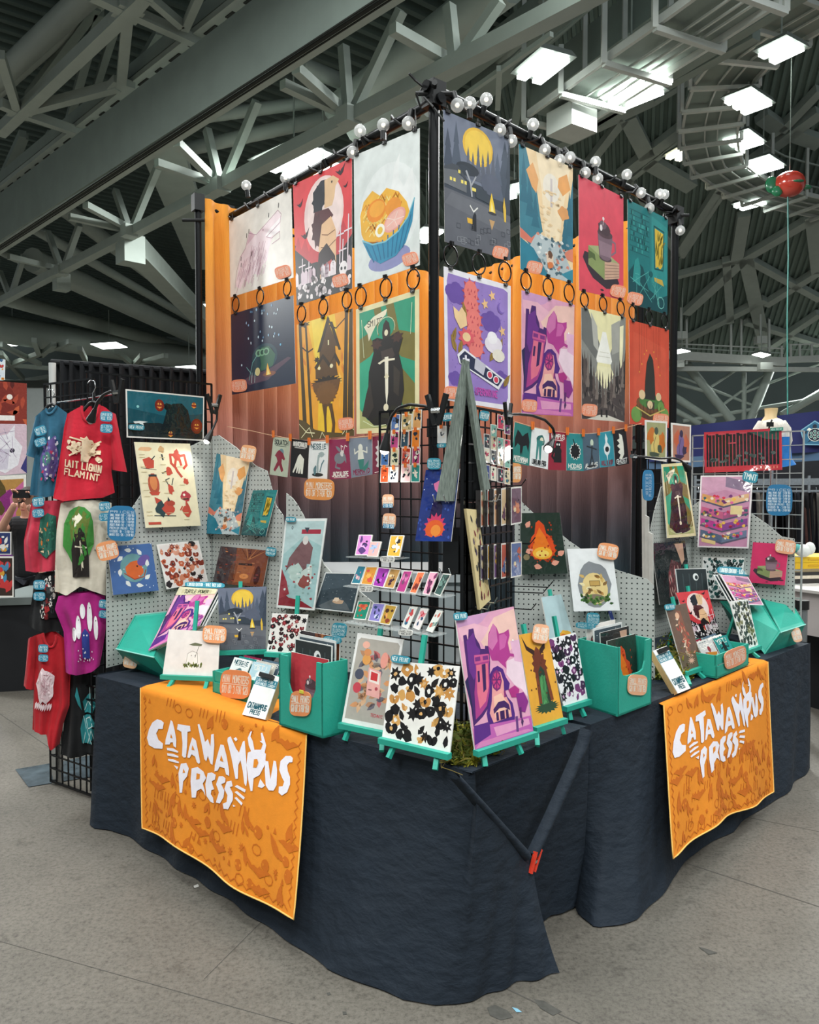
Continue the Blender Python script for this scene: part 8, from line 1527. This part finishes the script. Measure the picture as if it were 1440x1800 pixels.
def a_dragon(A):
    A.r(0, 0, 1, 1, '#8a3428'); A.p([(0, .55), (1, .55), (1, 0), (0, 0)], '#d9c0cc'); A.e(.4, .78, .36, .2, '#7a2a22', 16); A.many(16, lambda i, r: A.leaf(r.random(), r.uniform(.6, .95), .14, .05, r.uniform(0, 6), r.choice(['#b04a34', '#5a1f1c', '#c9603c']))); A.e(.15, .84, .07, .03, '#f0e6dc'); A.e(.6, .84, .07, .03, '#f0e6dc'); A.r(.36, .585, .72, .64, '#f2eeea')
    A.p([(.1, .1), (.05, .3), (.2, .4), (.12, .52), (.3, .42), (.55, .44), (.72, .54), (.72, .4), (.9, .3), (.8, .1), (.5, .02)], '#eceaf0'); A.p([(.3, .28), (.6, .28), (.55, .06), (.35, .06)], '#d6d0de'); A.e(.24, .26, .06, .025, '#2a2a3a'); A.e(.66, .26, .06, .025, '#2a2a3a'); A.p([(0, .2), (.1, .08), (0, 0)], '#3a3a7a'); A.p([(1, .2), (.86, .06), (1, 0)], '#3a3a7a'); A.many(14, lambda i, r: A.l([(r.uniform(.1, .8), r.uniform(.04, .5)), (r.uniform(.1, .8), r.uniform(.04, .5))], .006, '#b9a8c0'))
YN = 8.3; NP = (V((0, YN, 0)), V((0, -1, 0)))
card('wall_banner', quad3([(-28, 668), (47, 674), (47, 832), (-28, 838)], NP), NP[1], a_dragon, 'red and white dragon banner at the left edge', 'banner', None, .006, '#3a2a2a', FABP)
card('wall_banner', quad3([(-28, 838), (46, 834), (46, 1010), (-28, 1015)], NP), NP[1], a_rand(77, '#b98a4a', ['#d98aa8', '#e9c98a', '#7a3a8a', '#5a4a24', '#c96a9a', '#8a2c7a'], 26), 'ochre banner with pink creatures behind the photographer', 'banner', None, .006, '#3a2a2a', FABP)
card('wall_banner', quad3([(-28, 628), (9, 632), (8, 668), (-28, 668)], (V((0, YN+.1, 0)), V((0, -1, 0)))), NP[1], a_sheet('#dfe9ee', ['#3a8ab0', '#c93a4a', '#e0a03c', '#2c5a8a'], 14, None, 15, .1), 'small blue and white card above the dragon banner', 'banner', None, .006, WH)
nt_ = thing('vendor_table', uz(20, 1215, 0), 'dark skirted table of the left neighbour', 'table'); b0 = uz(-30, 1218, 0); b1 = uz(150, 1208, 0); zt = up(20, 1052, b0, V((0, -1, 0))).z
MB().hexa([b0, b1, b1+V((0, .8, 0)), b0+V((0, .8, 0)), b0+UP*(zt-.06), b1+UP*(zt-.06), b1+V((0, .8, zt-.06)), b0+V((0, .8, zt-.06))]).build('skirt', BDRP, nt_); MB().hexa([b0+UP*(zt-.06)-V((0, .02, 0)), b1+UP*(zt-.06)-V((0, .02, 0)), b1+V((0, .82, zt-.06)), b0+V((0, .82, zt-.06)), b0+UP*zt-V((0, .02, 0)), b1+UP*zt-V((0, .02, 0)), b1+V((0, .82, zt)), b0+V((0, .82, zt))]).build('tabletop', mat('grey_table_edge', '#6d7674', .5), nt_)
for k, (x0, y0, x1, y1, lab) in enumerate(((-12, 935, 20, 975, 'blue and red badge board on the neighbour table'), (-12, 978, 24, 1050, 'black and brown lettered box on the neighbour table'))):
    c_ = uy(x0, y1, 6.35); card('merch_board', quad3([(x0, y0), (x1, y0), (x1, y1), (x0, y1)], (V((0, 6.3-.1*k, 0)), V((0, -1, 0)))), V((0, -1, 0)), a_rand(50+k, '#2c3a6a' if k == 0 else '#3a2a24', ['#c93a3a', '#e9e6e0', '#4a8ab0', '#d9a03c'], 14), lab, 'board', None, .02, '#22242a')
# ---- photographer
def skin_body(name, verts, edges, radii, m_, parent, root=0, sub=2):
    me = bpy.data.meshes.new(name); me.from_pydata([tuple(v) for v in verts], edges, []); o = bpy.data.objects.new(name, me); COL.objects.link(o); o.parent = parent
    md = o.modifiers.new('skin', 'SKIN'); 
    for sv, r in zip(me.skin_vertices[0].data, radii): sv.radius = r if isinstance(r, tuple) else (r, r)
    me.skin_vertices[0].data[root].use_root = True
    s2 = o.modifiers.new('sub', 'SUBSURF'); s2.levels = sub; s2.render_levels = sub; me.materials.append(m_); return o
pb_ = uy(50, 900, 7.5); pb_.z = 0; pers = thing('person', pb_, 'person in a black t-shirt holding up a camera behind the shirts', 'person')
SKIN = mat('skin', '#d8a088', .5, noise=.05, nscale=20); BTEE = cloth('black_tee', '#121317'); JEAN = cloth('dark_jeans', '#23262e'); HAIR = mat('dark_hair', '#2a1c18', .6, noise=.3, nscale=40, stretch=(20, 20, 2))
def L_(px, py, dy=0): return uy(px, py, 7.5+dy)-pb_
eR_ = L_(2, 930, -.18); hR = L_(27, 884, -.34); eL_ = L_(92, 932, -.12); hL = L_(48, 888, -.34)
bv = [V((0, 0, .90)), V((0, 0, 1.08)), V((0, 0, 1.24)), V((0, 0, 1.33)), V((0, -.01, 1.40)), V((0, -.02, 1.50)), V((0, -.02, 1.58)), V((-.17, 0, 1.30)), eR_, hR, V((.17, 0, 1.30)), eL_, hL, V((-.09, 0, .82)), V((-.10, -.01, .46)), V((-.10, .02, .07)), V((-.10, -.12, .035)), V((.09, 0, .82)), V((.10, -.01, .46)), V((.10, .02, .07)), V((.10, -.12, .035))]
be = [(0, 1), (1, 2), (2, 3), (3, 4), (4, 5), (5, 6), (3, 7), (7, 8), (8, 9), (3, 10), (10, 11), (11, 12), (0, 13), (13, 14), (14, 15), (15, 16), (0, 17), (17, 18), (18, 19), (19, 20)]
brd = [(.14, .10), (.13, .09), (.15, .10), (.10, .07), .048, (.075, .09), (.06, .07), .055, .042, .028, .055, .042, .028, .08, .055, .035, .03, .08, .055, .035, .03]
skin_body('body', bv, be, brd, SKIN, pers)
tv = [V((0, 0, .78)), V((0, 0, 1.08)), V((0, 0, 1.24)), V((0, 0, 1.345)), V((-.175, 0, 1.305)), V((-.175, 0, 1.305)).lerp(eR_, .6), V((.175, 0, 1.305)), V((.175, 0, 1.305)).lerp(eL_, .6)]
skin_body('t_shirt', tv, [(0, 1), (1, 2), (2, 3), (3, 4), (4, 5), (3, 6), (6, 7)], [(.17, .13), (.155, .115), (.175, .125), (.11, .085), .075, .075, .075, .075], BTEE, pers)
skin_body('jeans', [V((0, 0, .95)), V((-.09, 0, .82)), V((-.10, -.01, .46)), V((-.10, .02, .09)), V((.09, 0, .82)), V((.10, -.01, .46)), V((.10, .02, .09))], [(0, 1), (1, 2), (2, 3), (0, 4), (4, 5), (5, 6)], [(.165, .125), .10, .07, .055, .10, .07, .055], JEAN, pers)
mb = MB(); mb.sphere(pb_+V((0, .015, 1.56)), (.098, .115, .115), 14, 8); mb.build('hair', HAIR, pers, smooth=True)
mb = MB(); f0 = pb_+V((0, -.115, 1.5)); mb.tube([f0+V((0, .01, .02)), f0+V((0, -.02, -.012)), f0+V((0, .01, -.02))], [.006, .013, .006], 8); mb.build('nose', SKIN, pers, smooth=True)
for s in (-.033, .033): MB().sphere(f0+V((s, .012, .022)), (.011, .006, .007), 8, 5).build('eye', mat('eye_dark', '#1c1614', .2) if 'eye_dark' not in bpy.data.materials else bpy.data.materials['eye_dark'], pers)
MB().sphere(f0+V((0, .008, -.045)), (.024, .008, .007), 8, 5).build('mouth', mat('lips', '#a85a52', .5), pers)
for s in (-.088, .088): MB().sphere(pb_+V((s, -.01, 1.5)), (.012, .024, .033), 8, 5).build('ear', SKIN, pers)
def hand(w, tip, lab, sgn):
    w = pb_+w; d = (tip-w).normalized(); s = d.cross(V((0, -1, 0))).normalized(); vs = [w, w+d*.045, w+d*.085]; ed = [(0, 1), (1, 2)]; rr = [(.024, .017), (.036, .016), (.036, .014)]
    for k, ln in enumerate((.055, .068, .072, .062)):
        o = s*(-.027+.018*k); b = w+d*.085+o; i = len(vs); vs += [b+d*ln*.4+V((0, -.012, 0)), b+d*ln*.75+V((0, -.034, 0)), b+d*ln+V((0, -.05, -.004))]; ed += [(2, i), (i, i+1), (i+1, i+2)]; rr += [.0095, .0085, .0075]
    i = len(vs); vs += [w+d*.04+s*sgn*.04+V((0, -.01, 0)), w+d*.07+s*sgn*.06+V((0, -.03, 0)), w+d*.095+s*sgn*.062+V((0, -.045, 0))]; ed += [(1, i), (i, i+1), (i+1, i+2)]; rr += [.012, .0105, .0085]
    skin_body('hand', [v-pb_ for v in vs], ed, rr, SKIN, pers)
camc = uy(38, 868, 7.5-.42); hand(hR, camc+V((-.06, .03, .0)), 'r', 1); hand(hL, camc+V((.07, .03, .0)), 'l', -1)
cm = thing('phone_camera', camc, 'black camera held up by the person at the left', 'camera'); MB().box(camc, (.14, .03, .075)).build('body', BLKPL, cm); mb = MB(); mb.tube([camc+V((.03, -.014, 0)), camc+V((.03, .035, 0))], .026, 12); mb.build('lens', BLACK, cm); MB().box(camc+V((0, .017, .0)), (.1, .004, .05)).build('screen', mat('dim_screen', '#2c3a4a', .15), cm)
# ================================================================ right: far grid panels, neighbours
SILV = mat('pale_grid_wire', '#b9bdbc', .35, .5, noise=.1, nscale=30)
rg, RGP = gridwall(V((2.40, 4.86, 0)), V((1.90, 5.36, 0)), ZTAB, 2.02, 9, .086, 'pale-edged grid panel behind the far right pegboard', SILV, .0028); rg2, RG2 = gridwall(V((1.86, 5.34, 0)), V((1.43, 4.92, 0)), ZTAB, 2.05, 7, .086, 'grid panel behind the narrow far pegboard', GRIDM, .003)
for (x0, y0, x1, y1, x2, y2, x3, y3), a, lab in (((1134, 738, 1173, 741, 1172, 812, 1135, 806), a_cat('#a8a878', '#cf7a34', '#e0c878', '#4a5a4a'), 'orange and green creature print at the top of the far grid'), ((1180, 743, 1215, 747, 1214, 813, 1181, 811), a_cat('#b9826a', '#c96a4a', '#7a6a9a', '#3a3450'), 'purple creature print beside the orange one on the far grid')):
    P = off(RG2, .03); card('art_print', quad3([(x0, y0), (x1, y1), (x2, y2), (x3, y3)], P), P[1], a, lab, 'print', 'prints on the far grid panels', .003, WH)
P = off(RGP, .03); card('art_print', quad3([(1238, 760), (1374, 752), (1375, 826), (1239, 831)], P), P[1], a_bars, 'wide red-framed print of tall dark letters', 'print', 'prints on the far grid panels', .004, '#c93a46', SLEEVE); sign([(1354, 752), (1377, 751), (1377, 757), (1354, 758)], P, .01, ['NEW PRINT'], 'green NEW PRINT tag on the wide red print', '#3a9a84', BW_, 'print_tag', 'tag', 'blue tags', False, outline=[(0, 0), (1, 0), (1, 1), (0, 1)])
sign(rot_px(1370, 879, 46, 55, 1), RGP, .03, ['PRICES', 'SMALL PRINT: $20 - 3 FOR $50', 'LARGE PRINT: $35 - 2 FOR $60', 'MINI MONSTER: $10 - 3 FOR $20', 'POCKET PRINT: $12 - 2 FOR $20', 'PREMIUM PRINT: $50', 'STICKERS: $4 - 3 FOR $10', 'UNISEX TEES: $35 - 2 FOR $60'], 'blue PRICES sign hanging from the far right wire grid', '#2878a8', '#e6f4fa', 'price_board', 'sign', None, False)
for k, (x, y0, y1) in enumerate(((1128, 860, 1100), (1133, 905, 1105), (1140, 935, 1110))):   # edge-on panels leaning by the post
    P = vplane(V((1.43, 4.9, 0)), V((1.5, 4.3, 0))); q = quad3([(x, y0), (x+7, y0+4), (x+9, y1+4), (x+2, y1)], (V((1.44+.02*k, 4.86-.05*k, 0)), V((-.8, -.6, 0)))); card('foam_board', q, V((-.8, -.6, 0)), None, ['pale board edge nearest the curtain', 'middle pale board leaning by the curtain', 'outer pale board leaning beside the dark print'][k], 'board', 'pale boards leaning on the far grid', .01, '#c9c9c2', PRINT, bg='#d9d6ce')
# navy canopy with turtle emblem
YR = 9.5; NB = mat('navy_canopy', '#16205a', .75, noise=.1, nscale=3, bump=.2, bscale=6)
q = [uy(1140, 757, YR), uy(1700, 692, YR-2.0), uy(1700, 779, YR-2.0), uy(1140, 812, YR)]; N = (q[1]-q[0]).cross(q[3]-q[0]).normalized()
if N.dot(EYE-q[0]) < 0: N = -N
cn = thing('canopy', q[3], 'navy canopy with a turtle emblem over the right-hand neighbour', 'canopy'); d = V((.3, 2.4, 0)); mb = MB()
rows = [[q[0].lerp(q[1], i/30).lerp(q[3].lerp(q[2], i/30), j/6)+N*.03*math.sin(i*.9)*(j/6) for i in range(31)] for j in range(7)]; mb.grid(rows); mb.build('valance', NB, cn, smooth=True)
mb = MB(); mb.face([q[0], q[1], q[1]+d, q[0]+d]); mb.build('roof', NB, cn); mb = MB(); mb.bar(q[3]-UP*.03+d*.02, q[2]-UP*.03+d*.02, .05, .12); mb.build('lower_trim', mat('slate_trim', '#4a6a8a', .7), cn)
for x, y in ((1180, 812), (1690, 785)):
    p = uy(x, y, YR); MB().bar((p.x, p.y+.3, 0), (p.x, p.y+.3, p.z+.3), .04).build('pole', SILV, cn)
def a_emblem(A):
    A.p([(.5, 1), (0, .62), (.14, 0), (.86, 0), (1, .62)], '#7fb8d0'); A.p([(.5, .95), (.05, .6), (.17, .04), (.83, .04), (.95, .6)], '#2a6a8c'); k = '#16263a'; A.p([(.22, .62), (.3, .72), (.44, .62), (.42, .5)], '#e9f2e8'); A.p([(.78, .62), (.7, .72), (.56, .62), (.58, .5)], '#e9f2e8')
    A.e(.5, .76, .075, .09, k); A.e(.5, .42, .24, .27, '#e9f2e8', 18); A.e(.5, .42, .22, .25, k, 18); A.p([(.32, .2), (.24, .1), (.4, .18)], k); A.p([(.68, .2), (.76, .1), (.6, .18)], k); A.p([(.26, .6), (.14, .56), (.2, .44), (.24, .58), (.36, .58)], k); A.p([(.74, .6), (.86, .56), (.8, .44), (.76, .58), (.64, .58)], k)
    for x, y in ((.5, .56), (.5, .42), (.5, .28), (.38, .49), (.62, .49), (.38, .35), (.62, .35)): A.e(x, y, .055, .06, '#dfeee4', 6); A.e(x, y, .04, .044, '#3a7a74', 6)
qq = quad3([(1407, 741), (1459, 737), (1459, 783), (1407, 782)], (q[0]+N*.05, N)); mb = MB(); A = Art(1.1); a_emblem(A); put_art(mb, qq, N, A, .002); mb.build('turtle_emblem', TAGM, cn)
# mannequin
mq = thing('mannequin', uy(1355, 900, 7.2)*1.0, 'headless mannequin torso in a white blouse on the right', 'mannequin'); MO = V(mq['_o']); MAN = mat('mannequin_skin', '#d9bf8e', .45, noise=.05)
def M7(x, y, dy=0): return uy(x, y, 7.2+dy)
mb = MB(); mb.tube([M7(1356, 718), M7(1356, 722), M7(1355, 732), M7(1354, 742), M7(1356, 755)], [.058, .056, .05, .085, .12], 14); mb.build('neck', MAN, mq, smooth=True)
mb = MB(); mb.tube([M7(1357, 736), M7(1357, 742), M7(1357, 752), M7(1357, 768), M7(1357, 790), M7(1357, 800)], [.06, .11, .13, .125, .11, .12], 18)
mb.tube([M7(1342, 744), M7(1335, 756), M7(1332, 775), M7(1335, 790)], [.05, .055, .05, .03], 10); mb.tube([M7(1372, 744), M7(1380, 756), M7(1383, 775), M7(1380, 792)], [.05, .055, .05, .03], 10); mb.build('blouse', mat('white_blouse', '#dcd6cc', .85, noise=.08, nscale=30, bump=.6, bscale=14, stretch=(3, 3, .6)), mq, smooth=True)
mb = MB(); mb.tube([M7(1357, 738, -.18), M7(1352, 752, -.2), M7(1350, 770, -.2)], .008, 5); mb.box(M7(1354, 746, -.2), (.07, .01, .04), rot=.3); mb.build('black_tie', BLKPL, mq)
mb = MB(); mb.tube([M7(1357, 800), V((M7(1357, 800).x, 7.2, .02))], .018, 8); mb.build('stand_pole', CHROME, mq, smooth=True); p = M7(1357, 800); MB().lathe((p.x, p.y, 0), [(.0, .03), (.2, .025), (.22, .0)], 16).build('stand_base', BLACK, mq)
bt = thing('blue_trousers', M7(1382, 820, -.1), 'bright blue knitted garment hanging under the mannequin', 'garment'); mb = MB(); mb.tube([M7(1380, 768, -.1), M7(1380, 790, -.1), M7(1382, 808, -.1), M7(1384, 819, -.1)], [.04, .05, .05, .075], 10); mb.build('legs', cloth('blue_knit', '#1f6fb8'), bt, smooth=True)
# clothes racks
YC = 8.0; rk = thing('clothes_rack', uy(1380, 1000, YC), 'chrome clothes rack full of dark garments on the right', 'rack')
def C8(x, y, dy=0): return uy(x, y, YC+dy)
for y in (842, 850, 862): MB().bar(C8(1220, y+2), C8(1560, y), .02).build('rail', CHROME, rk)
MB().bar(C8(1330, 846), C8(1560, 844), .06, .05).build('wire_shelf', CHROME, rk)
for x in (1222, 1422, 1558): p = C8(x, 836); MB().bar((p.x, p.y, 0), p, .025).build('upright', CHROME, rk)
gcol = ['#1d1c22', '#3a2c2c', '#16171c', '#4a4648', '#22262e', '#5a3a34', '#121318', '#2c2a3a', '#8a8680', '#1a1a20']
GM = [mat('garment_%s' % n, c, .9, noise=.2, nscale=20, bump=.5, bscale=10) for n, c in zip(('soot', 'brown', 'ink', 'slate', 'navy', 'rust', 'coal', 'plum', 'stone', 'jet'), gcol)]
gn = ('soot black', 'dark brown', 'ink black', 'slate grey', 'dark navy', 'rust brown', 'coal black', 'plum', 'stone grey', 'jet black'); xs = [1228+i*11.5 for i in range(21)]
for i, x in enumerate(xs):
    rn = random.Random(i); top = C8(x, 866, .05*rn.random()); t = thing('garment', top, '%s garment on the right rack, %s' % (gn[i % 10], ['near its left end', 'left of the price sign', 'right of the price sign'][0 if i < 8 else 1 if i < 12 else 2]), 'garment', 'garments on the right rack')
    L = rn.uniform(.55, .85); rows = []
    for j in range(8):
        z = -L*j/7; w = lerp(.13, .22, j/7); rows.append([top+V((.035*math.sin(k*1.3+i)+.012*k*math.sin(i), (k/8-.5)*w*2, z)) for k in range(9)])
    for side in (0, 1):
        pass
    mb = MB(); mb.grid(rows); mb.grid([[p+V((.035, 0, 0)) for p in r] for r in rows]); mb.grid([[p for p in rows[0]], [p+V((.035, 0, 0)) for p in rows[0]]]); mb.build('cloth', GM[i % 10], t, smooth=True)
    mb = MB(); mb.tube([top+V((0, 0, 0)), top+UP*.05, C8(x, 862)+UP*.012], .004, 5); mb.build('hanger_hook', CHROME, t)
mb = MB(); mb.box((5.6, 11.5, 1.1), (9, .1, 2.2)); mb.build('dark_interior_sheet', mat('dark_interior', '#1a1c22', .9, noise=.2), None, origin=(5.6, 11.5, 0), label='dark cloth backdrop behind the clothes racks', cat='backdrop')  # added dark sheet carries the shade of the stall interior
# neighbour counter
cz = thing('vendor_counter', uz(1430, 1215, 0), 'white counter with dark skirt at the right edge', 'counter'); a0 = uy(1395, 1110, 5.9); a1 = uy(1700, 1037, 4.9); a0.z = a1.z = 0
ztop = uy(1400, 1038, 5.9).z; zmid = uy(1400, 1112, 5.9).z; D = V((.5, .9, 0))
MB().hexa([a0+UP*zmid, a1+UP*zmid, a1+D+UP*zmid, a0+D+UP*zmid, a0+UP*ztop, a1+UP*ztop, a1+D+UP*ztop, a0+D+UP*ztop]).build('white_box', mat('white_board', '#cfc8c6', .6, noise=.05), cz); MB().hexa([a0+V((.15, .2, 0)), a1+V((0, .2, 0)), a1+D, a0+D]+[p+UP*(zmid-.01) for p in (a0+V((.15, .2, 0)), a1+V((0, .2, 0)), a1+D, a0+D)]).build('skirt', BDRP, cz); MB().hexa([a0+UP*ztop-V((.02, .03, 0)), a1+UP*ztop-V((0, .03, 0)), a1+D+UP*ztop, a0+D+UP*ztop]+[p+UP*.02 for p in (a0+UP*ztop-V((.02, .03, 0)), a1+UP*ztop-V((0, .03, 0)), a1+D+UP*ztop, a0+D+UP*ztop)]).build('top', mat('white_top', '#dcd9d4', .5), cz)
def C5(x, y): return uy(x, y, 6.1)
for k, (y0, y1, c, lab) in enumerate(((979, 989, '#e0b81c', 'upper yellow box on the right counter'), (989, 1000, '#d9ae14', 'lower yellow box on the right counter'))):
    q0, q1 = C5(1398, y1), C5(1475, y1-1); h = C5(1398, y0).z-q0.z; mb = MB(); mb.hexa([q0, q1, q1+V((0, .3, 0)), q0+V((0, .3, 0)), q0+UP*h*.96, q1+UP*h*.96, q1+V((0, .3, h*.96)), q0+V((0, .3, h*.96))]); t = thing('yellow_box', q0, lab, 'box', 'stacked yellow boxes'); mb.build('carton', mat('yellow_carton_%d' % k, c, .5, noise=.06), t); MB().bar(q0+V((.1, -.002, h*.5)), q1+V((-.1, -.002, h*.5)), .004, h*.25).build('label_strip', mat('label_tan_%d' % k, '#c99a14', .6), t)
for k, (y0, y1, c) in enumerate(((1000, 1006, '#8a7a5a'), (1006, 1012, '#22201e'), (1012, 1018, '#d9cdb8'), (1018, 1026, '#2a2624'), (1026, 1034, '#e0dcd4'))):
    q0, q1 = C5(1397, y1), C5(1475, y1-2); h = C5(1397, y0).z-q0.z; mb = MB(); mb.hexa([q0, q1, q1+V((0, .3, 0)), q0+V((0, .3, 0)), q0+UP*h*.95, q1+UP*h*.95, q1+V((0, .3, h*.95)), q0+V((0, .3, h*.95))]); mb.build('flat_game_box', mat('flat_box_%d' % k, c, .5, noise=.15, nscale=30), None, origin=q0, label=['tan', 'black', 'cream', 'dark', 'white'][k]+' flat box in the stack under the yellow boxes', cat='box', group='flat boxes on the right counter')
t = thing('plush_toy', C5(1412, 978), 'white and teal plush toy on top of the yellow boxes', 'toy'); mb = MB(); mb.sphere(C5(1412, 968), (.06, .05, .05), 12, 8); mb.sphere(C5(1424, 964), (.04, .04, .05), 10, 6); mb.build('body', mat('white_plush', '#d9dcd8', .95), t, smooth=True); mb = MB(); mb.sphere(C5(1402, 964), (.03, .03, .035), 8, 6); mb.build('arm', mat('teal_plush', '#5aa8a4', .95), t, smooth=True)
p = uz(1413, 1142, 0); mb = MB(); p2 = uy(1410, 1068, 5.3); mb.tube([(p2.x, p2.y, 0), p2], .035, 12); tp = thing('stand_post', V((p2.x, p2.y, 0)), 'grey metal post with a black cap beside the flip box', 'post'); mb.build('tube', mat('grey_metal', '#8a9092', .35, .6), tp, smooth=True); mb = MB(); mb.tube([p2-UP*.01, p2+UP*.05], .045, 12); mb.build('cap', BLKPL, tp)
mb = MB(); q = [uz(1400, 1212, 0), uz(1475, 1207, 0), uz(1475, 1120, .55), uz(1440, 1112, .55)]; mb.face([uy(1400, 1210, 6.3), uy(1475, 1210, 6.3), uy(1475, 1108, 6.3), uy(1441, 1112, 6.3)]); mb.face([uy(1400, 1210, 6.3)+V((0, .02, 0)), uy(1441, 1112, 6.3)+V((0, .02, 0)), uy(1475, 1108, 6.3)+V((0, .02, 0)), uy(1475, 1210, 6.3)+V((0, .02, 0))]); mb.build('leaning_board', mat('pale_board', '#cfcac2', .6, noise=.05), None, origin=uy(1400, 1210, 6.3), label='pale board leaning under the right counter', cat='board')
for o in list(bpy.data.objects):
    if '_o' in o: del o['_o']
